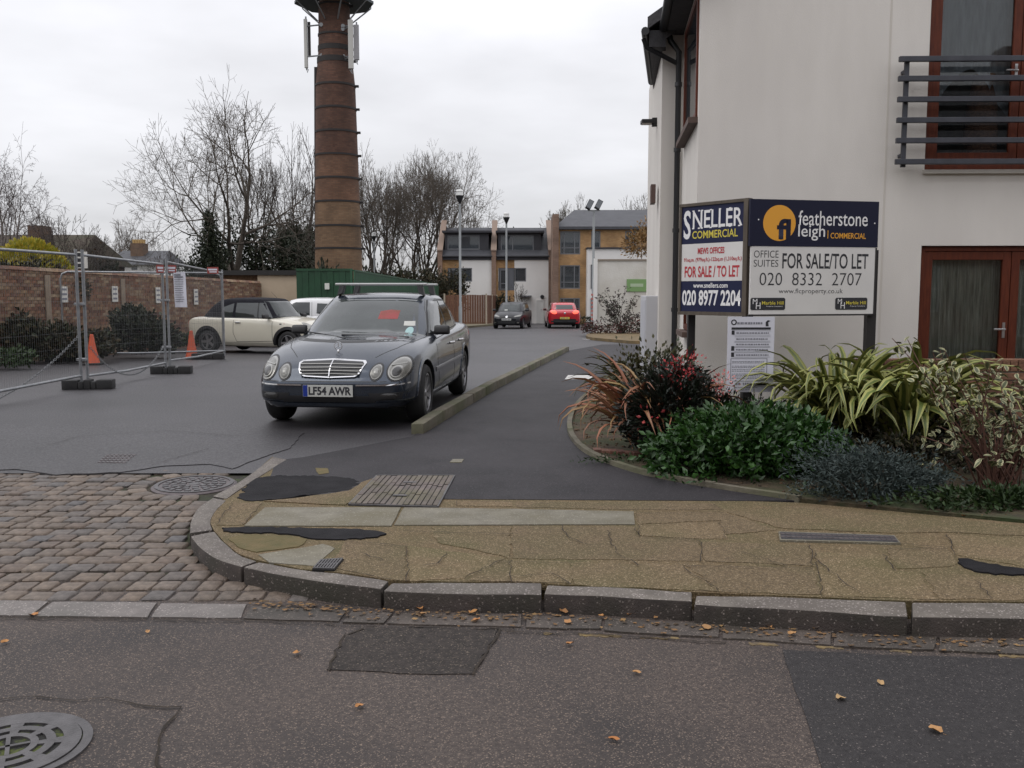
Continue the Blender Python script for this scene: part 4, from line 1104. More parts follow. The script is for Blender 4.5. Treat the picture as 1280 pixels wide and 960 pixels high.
# ---------- green steel hoarding on the left of the mews
M_GRN = mat('green_paint', (.008, .052, .019), .5, c2=(.006, .038, .015), sc=2, c3=(.012, .060, .026), sc3=.6)
M_GRN2 = mat('green_slat_paint', (.018, .085, .040), .5, c2=(.012, .065, .03), sc=2, obj=.15)
GX0, GY0 = hx(372, 32), 32.0; GX1 = hx(441, 32)
gh = thing('green_hoarding', 'solid dark green sheet steel hoarding facing the yard', 'hoarding', ((GX0 + GX1) / 2, 32, gz(32)))
n = 9
for i in range(n):
    a, b = GX0 + (GX1 - GX0) * i / n, GX0 + (GX1 - GX0) * (i + 1) / n
    MB().box(a + .004, b - .004, 32 - (.02 if i % 2 else 0), 32.05, gz(32) - .1, gz(32) + 2.42).build('sheet', M_GRN, gh)
MB().box(GX0, GX1, 31.96, 32.08, gz(32) + 2.423, gz(32) + 2.5).build('top_rail', M_GRN, gh)
wsg = thing('warning_sign', 'small yellow and white warning notice on the green hoarding', 'sign', (hx(410, 31.9), 31.9, hz(358, 31.9)))
MB().box(-.075, .075, -.012, .06, -.10, .11).build('plate', mat('sign_white', (.6, .6, .55), .5), wsg, local=True)
MB().prism([(-.06, 0), (.06, 0), (0, .1)], -.016, -.0125).xf(Matrix.Rotation(math.pi / 2, 4, 'X')).build('triangle', mat('sign_yellow', (.65, .52, .05), .5), wsg, local=True).location = (0, 0, -.015)
pf = thing('green_palisade', 'green slatted steel fence running back along the mews', 'fence', (GX1 + .06, 32, gz(32)))
P0, P1 = Vector((GX1 + .08, 32.0)), Vector((hx(548, 54), 54.0)); pn = 84
dpf = (P1 - P0).normalized(); npf = Vector((dpf.y, -dpf.x))
sme = MB().hexa([(-.05, -.03, 0), (.03, -.03, 0), (.05, .012, 0), (-.05, .012, 0)], [(-.05, -.03, 2.38), (.03, -.03, 2.38), (.05, .012, 2.38), (-.05, .012, 2.38)]).mesh('slat'); sme.materials.append(M_GRN2)
rot = math.atan2(dpf.y, dpf.x)
for i in range(pn * 2):
    p = P0 + (P1 - P0) * (i / (2 * pn - 1)); o = link_mesh('slat', sme, pf); o.rotation_euler = (0, 0, rot)
    o.location = Vector((p.x, p.y, gz(p.y) + .03)) - Vector(pf.location)
mb = MB()
for hgt in (.45, 1.9):
    mb.beam((P0.x - .04, P0.y, gz(P0.y) + hgt), (P1.x - .04, P1.y, gz(P1.y) + hgt), .05, .07)
mb.beam((P0.x, P0.y, gz(P0.y) + 2.44), (P1.x, P1.y, gz(P1.y) + 2.44), .09, .05)
mb.build('rail', M_GRN2, pf)
for i in range(9):
    p = P0 + (P1 - P0) * (i / 8); MB().box(p.x - .13, p.x - .05, p.y - .05, p.y + .05, gz(p.y) - .1, gz(p.y) + 2.5).build('post', M_GRN2, pf)
# timber fence by the houses
M_FENCE = mat('fence_timber', (.17, .085, .050), .8, c2=(.12, .055, .035), sc=4, obj=.18, stretch=(3, 3, .5))
FY = 59.0
tf = thing('timber_fence', 'brown close board timber fence beside the terraced houses', 'fence', (hx(597, FY), FY, gz(FY)))
f0, f1 = Vector((hx(556, FY), FY)), Vector((hx(608, FY), FY)); f2 = Vector((hx(621, 65), 65.0))
bmesh_ = MB().box(-.07, .07, -.012, .012, 0, 1.82).mesh('board'); bmesh_.materials.append(M_FENCE)
for a, b in ((f0, f1), (f1, f2)):
    k = int((b - a).length / .15); r_ = math.atan2((b - a).y, (b - a).x)
    for i in range(k):
        p = a + (b - a) * ((i + .5) / k); o = link_mesh('board', bmesh_, tf); o.rotation_euler = (0, 0, r_)
        o.location = Vector((p.x, p.y, gz(p.y) + .1 + random.uniform(-.01, .01))) - Vector(tf.location)
for p in (f0, f1, (f1 + f2) / 2, f2):
    MB().box(p.x - .05, p.x + .05, p.y - .09, p.y - .02, gz(p.y), gz(p.y) + 2.0).build('post', mat('pale_post', (.38, .33, .26), .8), tf)

# ---------- brick boundary wall on the left
WA, WB = Vector((-11.6, 16.5)), Vector((-9.05, 33.2))
wd = (WB - WA); wl_ = wd.length; wdn = wd.normalized(); wrot = math.atan2(wdn.y, wdn.x)
lw = thing('brick_wall', 'long old red and yellow brick boundary wall beside the fenced yard', 'wall', (WA.x, WA.y, gz(WA.y)), wrot)
WH = 2.08
def wgz(s): return gz(WA.y + wdn.y * s)
M_OLDB = pick_mat('old_brick', [(.140, .070, .046), (.20, .102, .064), (.105, .055, .042), (.23, .152, .092), (.165, .088, .056), (.28, .205, .135), (.135, .074, .058)], .9, 'obj', noise_sc=14, bump=.4)
M_OLDBI = pick_mat('old_brick_mass', [(.140, .070, .046), (.20, .102, .064), (.105, .055, .042), (.23, .152, .092), (.165, .088, .056), (.28, .205, .135), (.135, .074, .058)], .9, 'isl', noise_sc=14)
mb = MB(); N = 12
for i in range(N):
    a, b = wl_ * i / N, wl_ * (i + 1) / N
    mb.hexa([(a, -.22, wgz(a) - .3), (b, -.22, wgz(b) - .3), (b, -.012, wgz(b) - .3), (a, -.012, wgz(a) - .3)], [(a, -.22, wgz(a) + WH - .02), (b, -.22, wgz(b) + WH - .02), (b, -.012, wgz(b) + WH - .02), (a, -.012, wgz(a) + WH - .02)])
mb.build('mortar_core', mat('old_mortar', (.23, .18, .125), .95, c2=(.13, .10, .07), sc=4), lw, local=True)
wbm = MB().box(-.108, .108, -.23, .0, 0, .066).mesh('brick'); wbm.materials.append(M_OLDB)
allb = []
for c in range(28):
    s = .11 + (.1125 if c % 2 else 0)
    while s < wl_ - .1:
        allb.append((s, c)); s += .225
def vis_px(s):
    p = WA + wdn * s; return p.x / p.y * FPX + 640
allb_in = [b for b in allb if vis_px(b[0]) > -5 and b[1] > 6]
allb_in.sort(key=lambda b: (WA.y + wdn.y * b[0]))
sel = set(allb_in[:298])
mb = MB()
for b in allb:
    z = wgz(b[0]) + b[1] * .0745 - .01; j = random.uniform(-.006, .004)
    if b in sel:
        o = link_mesh('brick', wbm, lw); o.location = (b[0], j, z)
    else:
        mb.box(b[0] - .108, b[0] + .108, -.23 + j, -.05, z, z + .066)
tag(mb.build('bricks_beyond', M_OLDBI, lw, local=True, fix=False), kind='stuff')
mb = MB()
for i in range(int(wl_ / .24)):
    a = i * .24; mb.hexa([(a + .004, -.26, wgz(a) + WH - .018), (a + .236, -.26, wgz(a) + WH - .018), (a + .236, .03, wgz(a) + WH - .018), (a + .004, .03, wgz(a) + WH - .018)],
                         [(a + .004, -.2, wgz(a) + WH + .06), (a + .236, -.2, wgz(a) + WH + .06), (a + .236, -.03, wgz(a) + WH + .06), (a + .004, -.03, wgz(a) + WH + .06)])
tag(mb.build('coping', M_OLDBI, lw, local=True, fix=False), kind='stuff')
def wall_hit(px):                                         # distance along the wall at that column
    k = (px - 640) / FPX
    return (k * WA.y - WA.x) / (wdn.x - k * wdn.y)
for px in (50, 145):
    s = wall_hit(px); MB().box(s - .09, s + .09, -.265, -.24, wgz(s) - .1, wgz(s) + WH - .1).build('pier', mat('cement_strip', (.27, .215, .16), .9, c2=(.2, .15, .11), sc=5), lw, local=True)
# ---------- flat roofed garage at the end of that wall
gx0, gx1, gy = hx(321, 33), hx(371, 33), 33.3
ga = thing('garage', 'flat roofed garage with a plain cream end wall and dark roof edge', 'garage', ((gx0 + gx1) / 2, gy, gz(gy)))
zt = hz(344, gy)
MB().box(gx0, gx1, gy, gy + 6, gz(gy) - .3, zt).build('wall', mat('cream_render', (.50, .40, .29), .85, c2=(.44, .35, .25), sc=1.5), ga)
MB().box(gx0 - 2.2, gx1 + .1, gy - .12, gy + 6.1, zt + .003, zt + .17).build('roof', mat('felt_roof', (.020, .018, .017), .8), ga)
MB().box(gx0 - 2.0, gx0 - .01, gy + .35, gy + 6, gz(gy) - .3, zt).build('brick_side', M_OLDBI, ga)

# ---------- the tall chimney
CY = 45.0; CX = hx(425, CY)
ch = thing('chimney', 'tall round brick factory chimney with iron bands and phone antennas', 'chimney', (CX, CY, gz(CY)))
M_CB1 = brick_mat('chimney_brick_red', (.080, .034, .021), (.120, .055, .034), (.060, .042, .034), plane='round')
M_CB2 = brick_mat('chimney_brick_mid', (.108, .050, .028), (.150, .076, .043), (.085, .060, .044), plane='round')
M_CB3 = brick_mat('chimney_brick_yellow', (.140, .080, .043), (.185, .112, .062), (.115, .082, .054), plane='round')
for m_ in (M_CB1, M_CB2, M_CB3):
    bt = [q for q in m_.node_tree.nodes if q.type == 'TEX_BRICK'][0]
    bt.inputs['Brick Width'].default_value = .225; bt.inputs['Row Height'].default_value = .075
M_BAND = mat('iron_band', (.018, .014, .013), .7)
cz = lambda py: hz(py, CY)
def crad(py): return float(np.interp(py, [-40, 10, 60, 75, 80, 100, 335, 420], [16, 18.8, 19.5, 20, 22.3, 23.7, 29, 31])) / FPX * CY
secs = [420, 311, 283, 253, 224, 195, 166, 137, 108, 77, 62, 45, 8, -30]
base = Vector(ch.location)
for a, b in zip(secs, secs[1:]):
    m_ = M_CB3 if a > 300 else (M_CB3 if a > 280 else M_CB2 if a > 220 else M_CB1)
    MB().lathe([(crad(a), cz(a) - base.z), (crad(b), cz(b) - base.z)], 40).build('brick_section', m_, ch, local=True, smooth=40)
for y in secs[1:-1]:
    r_ = crad(y); z = cz(y) - base.z; hb = .045 if y not in (62, 77) else .12
    mb = MB().lathe([(r_ - .02, z - hb), (r_ + .028, z - hb), (r_ + .028, z + hb), (r_ - .02, z + hb)], 40)
    mb.box(r_ * .98, r_ + .17, -.06, .06, z - .05, z + .05)
    mb.build('iron_band', M_BAND, ch, local=True, smooth=40)
M_ANT = mat('antenna_grey', (.46, .45, .42), .5); M_ANT2 = mat('antenna_shade', (.36, .35, .36), .5)
M_STR = mat('galvanised', (.22, .225, .23), .45, metal=.5)
for px0, px1, y0, y1, dy, m_ in ((388, 392, 24, 85, -.3, M_ANT), (441.5, 447.5, 25, 86, -1.0, M_ANT), (448.2, 454.5, 31, 75, -.5, M_ANT2)):
    Y = CY + dy; a = MB().box(hx(px0, Y), hx(px1, Y), Y - .07, Y + .07, hz(y1, Y), hz(y0, Y)).build('antenna', m_, ch, bevel=.02)
    mb = MB(); xm = (hx(px0, Y) + hx(px1, Y)) / 2; sx = 1 if px0 > 425 else -1
    for y in (33, 71):
        mb.tube([(xm, Y, hz(y, Y)), (CX + sx * .55, CY - .55, hz(y, Y))], .035, 6); mb.lathe([(0, -.03), (.09, -.03), (.09, .03), (0, .03)], 10, (CX + sx * .5, CY - .58, hz(y, Y)), axis='y')
    mb.tube([(xm, Y + .1, hz(y1 + 2, Y)), (xm, Y + .1, hz(y0 - 4, Y))], .04, 6)
    mb.tube([(xm, Y, hz(y1, Y)), (xm + .05, Y, hz(y1 + 6, Y)), (xm + sx * .02 - .1 * sx, Y + .1, hz(y1 + 1, Y))], .015, 5)
    mb.build('bracket', M_STR, ch)
mb = MB(); Y = CY - .2
mb.beam((hx(395.5, Y), Y, gz(CY)), (hx(401.5, Y), Y, hz(84, Y)), .13, .12, up=(0, 1, 0)); mb.box(hx(393, Y), hx(396, Y), Y - .1, Y, hz(70, Y), hz(28, Y)); mb.build('cable_duct', M_BAND, ch)
# head platform with struts
zp = cz(5) - base.z; mb = MB()
ro = 1.84
mb.lathe([(.8, zp), (ro, zp), (ro, zp + .12), (.8, zp + .12)], 8, closed=True); mb.build('platform', mat('platform_steel', (.06, .075, .08), .6), ch, local=True)
mb = MB()
for i in range(8):
    t = math.pi / 8 + i * math.pi / 4; c_, s_ = math.cos(t), math.sin(t)
    mb.tube([(ro * .95 * c_, ro * .95 * s_, zp - .01), (.76 * c_, .76 * s_, zp - .85)], .032, 6)
    mb.tube([(ro * .95 * c_, ro * .95 * s_, zp), (ro * .95 * c_, ro * .95 * s_, zp + 1.1)], .025, 6)
for z in (zp + .6, zp + 1.1):
    mb.tube([(ro * .95 * math.cos(math.pi / 8 + i * math.pi / 4), ro * .95 * math.sin(math.pi / 8 + i * math.pi / 4), z) for i in range(9)], .022, 6)
mb.build('strut', M_STR, ch, local=True)
# small feed-horn box at the platform edge
MB().box(1.1, 1.5, -1.3, -1.1, zp - .05, zp + .35).build('equipment_box', M_ANT, ch, local=True)

# ---------- roofs behind the wall
M_OLDROOF = mat('mossy_tile_roof', (.060, .042, .030), .9, c2=(.045, .045, .025), sc=2, bump=.6, bsc=8)
M_STACK = mat('stack_brick', (.115, .072, .05), .9, c2=(.15, .10, .07), sc=3)
ho = thing('old_house', 'old house with a mossy brown pitched roof behind the yellow bush', 'house', (hx(20, 45), 45, 0))
ra, rb = hx(-160, 45), hx(103, 45); zE, zRg = hz(330, 45), hz(292, 47)
mb = MB(); mb.hexa([(ra, 45, -1), (rb - .3, 45, -1), (rb - .3, 51, -1), (ra, 51, -1)], [(ra, 45, zE), (rb - .3, 45, zE), (rb - .3, 51, zE), (ra, 51, zE)]); mb.build('wall', M_OBR2, ho)
mb = MB(); mb.add([(ra, 44.6, zE), (rb + .1, 44.6, zE), (rb + .1, 51.4, zE), (ra, 51.4, zE), (ra, 48, zRg), (rb - .5, 48, zRg)], [(0, 1, 5, 4), (1, 2, 5), (2, 3, 4, 5), (3, 0, 4), (3, 2, 1, 0)]); mb.build('roof', M_OLDROOF, ho)
MB().box(hx(36, 47), hx(54, 47), 47.4, 48.4, zRg - .4, hz(281, 47)).build('chimney_stack', M_STACK, ho)
h2 = thing('distant_house', 'small distant house with grey slate roof and a tall brick chimney stack', 'house', (hx(165, 70), 70, gz(70)))
xa, xb = hx(132, 70), hx(206, 70)
holed(MB(), xa + .3, xb - .3, -2, hz(331, 70), 70, [(hx(168, 70), hx(175, 70), hz(337.5, 70), hz(332, 70))], .1).build('wall', M_REND2, h2)
MB().add([(xa, 69.6, hz(331, 70)), (xb, 69.6, hz(331, 70)), (xb, 76, hz(331, 70)), (xa, 76, hz(331, 70)), (xa + .4, 72.8, hz(313.5, 72.8)), (xb - .4, 72.8, hz(313.5, 72.8))], [(0, 1, 5, 4), (1, 2, 5), (2, 3, 4, 5), (3, 0, 4)]).build('roof', M_SLATE, h2)
c = MB().box(hx(164, 71), hx(180, 71), 71.5, 72.5, hz(320, 71), hz(303.5, 71)).build('chimney_stack', M_STACK, h2)
mb = MB()
for i in range(5): mb.lathe([(.10, hz(303.5, 71)), (.12, hz(298.5, 71)), (.08, hz(298.5, 71))], 10, (hx(165.5 + i * 3.2, 71), 72, 0))
mb.build('chimney_pot', mat('chimney_pot', (.42, .28, .12), .8), c)
far_window(h2, hx(168, 70), hx(175, 70), hz(337.5, 70), hz(332, 70), 70.03)

# ---------- the terrace on the other side of the street, behind the viewer: windows and paint reflect it
op = thing('opposite_terrace', 'plain brick terrace with slate roof across the street, behind the viewpoint', 'terrace', (0, -11, -.1))
hl_ = []
for i in range(9):
    x = -26 + i * 6
    hl_ += [(x + 1.2, x + 2.4, .8, 2.3), (x + 1.2, x + 2.4, 3.6, 4.9), (x + 3.6, x + 4.8, 3.6, 4.9), (x + 3.7, x + 4.7, 0, 2.1)]
mb = MB(); holed(mb, -28, 29, -.3, 5.6, 0, hl_, .12)
mb.v = [(-v[0], -11 - v[1], v[2]) for v in mb.v]; mb.build('wall', M_OBR2, op)
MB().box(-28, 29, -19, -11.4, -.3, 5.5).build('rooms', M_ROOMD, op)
MB().hexa([(-29, -10.6, 5.55), (29, -10.6, 5.55), (29, -19.4, 5.55), (-29, -19.4, 5.55)], [(-29, -15, 8.8), (29, -15, 8.8), (29, -15.05, 8.8), (-29, -15.05, 8.8)]).build('roof', M_SLATE, op)
for h in hl_:
    mb = MB(); frame_box(mb, h[0], h[1], h[2], h[3], .02, .08, .07); mb.box(h[0] + .07, h[1] - .07, .03, .07, (h[2] + h[3]) / 2 - .03, (h[2] + h[3]) / 2 + .03)
    mb.v = [(-v[0], -11 - v[1], v[2]) for v in mb.v]; fr = mb.build('window', M_REND2, op)
    mb = MB().box(h[0] + .06, h[1] - .06, .05, .06, h[2] + .06, h[3] - .06); mb.v = [(-v[0], -11 - v[1], v[2]) for v in mb.v]; mb.build('pane', M_PANE2, fr)
for x in (-20, -8, 4, 16): MB().box(x, x + 1.4, -15.5, -14.5, 8.2, 10).build('chimney_stack', M_OBR2, op)
o = MB().prism([(-30, -10.9), (30, -10.9), (30, -8.9), (-30, -8.9)], -.3, .02).build('far_side_pavement', M_PAVE); tag(o, kind='structure')

# ================================================================== STREET FURNITURE
M_GALV = mat('galvanised_tube', (.30, .31, .32), .42, c2=(.22, .225, .235), sc=8, metal=.55)
M_WIRE = mat('fence_wire', (.20, .205, .21), .5, metal=.5)
M_RUB = mat('black_rubber', (.014, .014, .015), .75, c2=(.026, .025, .025), sc=12)
M_ORG = mat('cone_orange', (.58, .095, .03), .5, c2=(.48, .075, .028), sc=6)
M_PAPER = mat('paper_white', (.60, .60, .66), .7)
M_INK = mat('print_black', (.02, .02, .025), .7)
M_INKG = mat('print_grey', (.20, .20, .23), .7)
# ---------- temporary steel fence panels
def panel(a, b, label, round_=False, h=2.06):
    """a panel standing from ground point a to b"""
    a, b = Vector(a), Vector(b); o = thing('temporary_fence', label, 'fence panel', tuple(a), 0, 'temporary steel fence panels round the yard')
    d = (b - a); L = d.length; d = d.normalized(); up = Vector((0, 0, 1)); lo = .17
    P = lambda s, z: a + d * s + up * z
    if round_:
        pts = [P(.02, .12), P(.02, h - .16), P(.06, h - .05), P(.17, h), P(L - .17, h), P(L - .06, h - .05), P(L - .02, h - .16), P(L - .02, .12)]
        MB().tube(pts, .021, 8).build('tube_frame', M_GALV, o, smooth=50)
    else:
        MB().tube([P(.02, .08), P(.02, h + .02)], .024, 8).build('upright', M_GALV, o, smooth=50)
        MB().tube([P(L - .02, .08), P(L - .02, h + .02)], .024, 8).build('upright', M_GALV, o, smooth=50)
        MB().tube([P(.02, h - .06), P(L - .02, h - .06)], .020, 8).build('top_rail', M_GALV, o, smooth=50)
    MB().tube([P(.02, lo + .02), P(L * .45, lo), P(L - .02, lo + .03)], .020, 8).build('bottom_rail', M_GALV, o, smooth=50)
    mb = MB(); n = int(L / .05)
    for i in range(1, n):
        s = L * i / n; p, q = P(s, lo), P(s, h - .06)
        k = Vector((.0010, .0010, 0)); mb.add([p - k, p + k, q + k, q - k], [(0, 1, 2, 3)])
        k = Vector((.0010, -.0010, 0)); mb.add([p - k, p + k, q + k, q - k], [(0, 1, 2, 3)])
    for i in range(1, 8):
        z = lo + (h - lo - .06) * i / 8; p, q = P(.03, z), P(L - .03, z); k = Vector((0, 0, .0011)); mb.add([p - k, q - k, q + k, p + k], [(0, 1, 2, 3)])
    tag(mb.build('wire_mesh', M_WIRE, o, fix=False), kind='stuff')
    return o
F0 = (-6.78, 10.3, 0); F1 = tuple(G(103, 486)); F2 = tuple(G(208, 467)); F3 = tuple(G(281, 449)); F4 = tuple(G(79, 452))
fen0 = panel(F0, F1, 'nearest steel fence panel running out of the picture at the left edge')
fen1 = panel((F1[0] + .05, F1[1] + .06, 0), F2, 'middle steel fence panel between two black rubber feet')
panel((F2[0] + .03, F2[1] + .1, 0), F3, 'far steel fence panel carrying the notice and ending beside the cream car')
panel(F4, F3, 'rear steel fence panel with rounded top corners standing across the brick wall', True, 2.0)
mb = MB()
for p in (F1, F2):
    for z in (.45, 1.55): mb.box(p[0] - .06, p[0] + .06, p[1] - .02, p[1] + .1, z, z + .035)
def foot(p, rz, label):
    o = thing('ballast_block', label, 'fence foot', (p[0], p[1], gz(p[1])), rz, 'black rubber feet of the fence')
    mb = MB(); prof = [(-.36, 0), (.36, 0), (.36, .07), (.30, .135), (-.30, .135), (-.36, .07)]
    for x0, x1, h in ((-.36, -.13, .14), (-.13, -.05, .115), (-.05, .05, .145), (.05, .13, .115), (.13, .36, .14)):
        mb.box(x0 + .002, x1 - .002, -.115, .115, 0, h)
    mb.build('block', M_RUB, o, local=True, bevel=.016, smooth=50)
    MB().box(-.365, -.361, -.05, .05, .05, .10).build('end_plate', M_INKG, o, local=True)
foot((F1[0] + .1, F1[1]), .15, 'black rubber fence foot under the nearest pair of posts')
foot((F2[0] + .1, F2[1]), .12, 'black rubber fence foot under the middle pair of posts')
foot((F3[0] - .38, F3[1] - .02), .05, 'black rubber fence foot next to the orange cone')
foot((F4[0] - .0, F4[1]), .2, 'black rubber fence foot by the bushes at the wall')
for p, zz in ((F1, (.42, 1.25)),):
    for z in zz: MB().box(p[0] - .06, p[0] + .07, p[1] - .03, p[1] + .09, z, z + .04).build('clamp', M_GALV, fen0, bevel=.006)
for z in (.42, 1.28): MB().box(F2[0] - .06, F2[0] + .07, F2[1] - .03, F2[1] + .12, z, z + .04).build('clamp', M_GALV, fen1, bevel=.006)
# chain looped along the fence
def chain(pts, label):
    p0, p1, sag = Vector(pts[0]), Vector(pts[1]), pts[2]; n = int((p1 - p0).length * 1.15 / .045)
    P = [p0 + (p1 - p0) * (i / n) + Vector((0, 0, -4 * sag * (i / n) * (1 - i / n))) for i in range(n + 1)]
    for p in P: p.z = max(p.z, gz(p.y) + .012)
    mb = MB()
    for i in range(n):
        a, b = P[i], P[i + 1]; d = (b - a).normalized(); e = d.orthogonal().normalized()
        if i % 2: e = d.cross(e)
        m_ = (a + b) / 2; h = (b - a).length * .62; w = .013
        mb.tube([m_ + d * h * c + e * w * s for c, s in ((1, 0), (.6, 1), (-.6, 1), (-1, 0), (-.6, -1), (.6, -1), (1, 0))], .0042, 4, cap=False)
    o = mb.build('chain', M_WIRE, origin='auto', fix=False); tag(o, label, 'chain')
chain((at(-60, 520, 11.2), (F1[0], F1[1] - .05, .80), .18), 'steel chain sagging from the first fence post down to the left')
chain(((F1[0] + .1, F1[1] + .1, .62), (F2[0], F2[1], .52), .50), 'steel chain hanging in a loop between two fence feet')
# notice tied to the fence
nf = thing('printed_notice', 'white printed notice sheet tied to the wire of the fence', 'notice', at(226, 362, 18.2))
d3 = Vector(F3) - Vector(F2); rz3 = math.atan2(d3.y, d3.x)
np_ = at(226, 362, 18.2); nf.location = np_
mb = MB()
for i in range(8):
    z0, z1 = -.34 + .68 * i / 8, -.34 + .68 * (i + 1) / 8; f = lambda z: .03 * math.sin(z * 5) ; g = lambda z: -.02 * z / .34
    mb.hexa([(-.13 + g(z0), f(z0), z0), (.10 + g(z0), f(z0) + .01, z0), (.10 + g(z0), f(z0) + .013, z0), (-.13 + g(z0), f(z0) + .003, z0)],
            [(-.13 + g(z1), f(z1), z1), (.10 + g(z1), f(z1) + .01, z1), (.10 + g(z1), f(z1) + .013, z1), (-.13 + g(z1), f(z1) + .003, z1)])
mb.build('sheet', M_PAPER, nf, local=True)
mb = MB()
for i in range(13):
    z = .27 - i * .042; w = .09 if i else .07; x = -.115 - .02 * z / .34
    mb.box(x, x + w * 2 * random.uniform(.8, 1), .03 * math.sin(z * 5) - .004, .03 * math.sin(z * 5) - .001, z, z + (.03 if i < 2 else .012))
tag(mb.build('print_line', M_INKG, nf, local=True), kind='stuff')
M_REDS = mat('sign_red', (.27, .055, .045), .6)
for px, py, Y, w, lab, rz in ((266, 338, 20.2, .12, 'small red fence plate with white lettering below the rear top rail', 0.0), (214, 336, 17.5, .10, 'small red plate at the top of the far fence panel', .9),
                     (200, 336, 16.6, .07, 'small red and white plate by the middle fence posts', .9)):
    p = at(px, py, Y); o = thing('small_sign', lab, 'sign', p, rz, 'small red plates wired to the fence')
    MB().box(-w, w, -.004, .004, -.07, .07).build('plate', M_REDS, o, local=True)
    MB().box(-w * .8, w * .8, -.0065, -.0045, .0, .035).box(-w * .6, w * .7, -.0065, -.0045, -.045, -.02).build('print_line', M_PAPER, o, local=True)
# plaques on the boundary wall
M_PLQ = mat('plaque_white', (.62, .60, .55), .6)
for k, (px, py, lab) in enumerate(((70, 368, 'white parking plaque on the brick wall left of the fence posts'), (134, 367.5, 'white parking plaque on the brick wall between the two fence post pairs'),
                      (188.5, 369, 'white parking plaque on the brick wall just left of the middle fence posts'), (236.5, 371, 'white parking plaque on the brick wall just right of the hanging notice'))):
    s = wall_hit(px); p = WA + wdn * s; z = at(px, py, p.y).z
    n_ = Vector((wdn.y, -wdn.x)); o = thing('wall_plaque', lab, 'plaque', (p.x + n_.x * .26, p.y + n_.y * .26, z), wrot, 'white plaques on the brick wall')
    h = .15 * p.y / 20 + .02
    MB().box(-.125, .125, -.012, 0, -h, h).build('plate', M_PLQ, o, local=True)
    mb = MB()
    for zz in (-.6, 0, .6): mb.box(-.09, .09, -.0145, -.0125, zz * h - .02, zz * h + .03)
    tag(mb.build('print_line', M_INKG, o, local=True), kind='stuff')
s = wall_hit(103); p = at(103, 325, 19.5)
o = thing('chevron_sign', 'small black and white marker board showing above the wall behind the posts', 'sign', p)
MB().box(-.10, .10, -.01, .01, -.17, .17).build('board', M_PLQ, o, local=True)
for z in (-.11, .0, .11): MB().box(-.095, .02, -.014, -.0105, z - .04, z + .035).build('black_band', M_INK, o, local=True)
MB().box(-.02, .02, .012, .04, -1.3, .2).build('post', M_GALV, o, local=True)
# cones
def cone(p, label, h=.66):
    o = thing('traffic_cone', label, 'traffic cone', tuple(p), random.uniform(0, 1), 'orange traffic cones in the fenced yard')
    MB().box(-.2, .2, -.2, .2, 0, .045).build('base', M_RUB, o, local=True, bevel=.012)
    MB().lathe([(.145, .045), (.135, .08), (.085, .33), (.035, h), (.028, h + .005), (0, h + .006)], 20).build('cone_body', M_ORG, o, local=True, smooth=40)
cone(G(240, 448.5), 'orange traffic cone in front of the rear wheel of the cream car')
cone(G(116, 456), 'orange traffic cone behind the nearest fence posts near the bushes', .64)

# ---------- street lamps
M_POLE = mat('lamp_pole_grey', (.30, .315, .32), .5, c2=(.26, .275, .28), sc=3)
M_LGL = mat('lamp_lens', (.72, .72, .70), .25)
def lamp(p, label, H=6.62):
    o = thing('street_lamp', label, 'street lamp', tuple(p), 0, 'grey street lamps along the mews')
    MB().lathe([(.085, -.2), (.085, 1.2), (.06, 1.25), (.055, H - .55)], 12).build('pole', M_POLE, o, local=True, smooth=40)
    MB().lathe([(.055, H - .56), (.07, H - .5), (.20, H - .20), (.20, H - .17), (.0, H - .17)], 16).build('lamp_body', M_BLKP, o, local=True, smooth=40)
    MB().lathe([(.17, H - .17), (.16, H + .02), (.0, H + .021)], 16).build('lens', M_LGL, o, local=True, smooth=40)
    MB().lathe([(.19, H + .022), (.16, H + .09), (0, H + .12)], 16).build('cap', M_LGL, o, local=True, smooth=40)
lp = at(575, 300, 45); lamp((lp.x, 45, gz(45)), 'tall grey street lamp rising behind the dark saloon car')
lp = at(633, 300, 57); lamp((lp.x, 57, gz(57) + .1), 'grey street lamp in front of the terraced houses, with a small side bracket')
lp = at(467.5, 300, 71); lamp((lp.x, 71, gz(71)), 'grey street lamp just right of the brick chimney')
lp = at(522.5, 320, 89); lamp((lp.x, 89, gz(89)), 'farthest grey street lamp seen among the bare branches')
# floodlight column
fp_ = at(742, 300, 42); o = thing('floodlight_column', 'grey column carrying two dark tilted floodlights by the white wall', 'floodlight', (fp_.x, 42, gz(42)))
FH = at(742, 264, 42).z - gz(42)
MB().lathe([(.09, -.1), (.09, 1.0), (.065, 1.05), (.05, FH)], 12).build('pole', M_POLE, o, local=True, smooth=40)
MB().box(-.28, .28, -.03, .03, FH, FH + .06).build('cross_arm', M_POLE, o, local=True)
for x in (-.20, .20):
    Mx = Matrix.Translation((x, -.05, FH + .27)) @ Matrix.Rotation(R(28), 4, 'Y') @ Matrix.Rotation(R(-25), 4, 'X')
    f = MB().box(-.12, .12, -.07, .07, -.22, .24).xf(Mx).build('floodlight', M_BLKP, o, local=True, bevel=.015)
    MB().box(-.10, .10, -.078, -.071, -.19, .2).xf(Mx).build('glass', M_PANE2, f, local=True)
mb = MB()
for i in range(9): mb.lathe([(.093, .25 + i * .18), (.093, .34 + i * .18)], 12)
tag(mb.build('warning_tape', mat('tape_red', (.45, .16, .14), .6), o, local=True), kind='stuff')

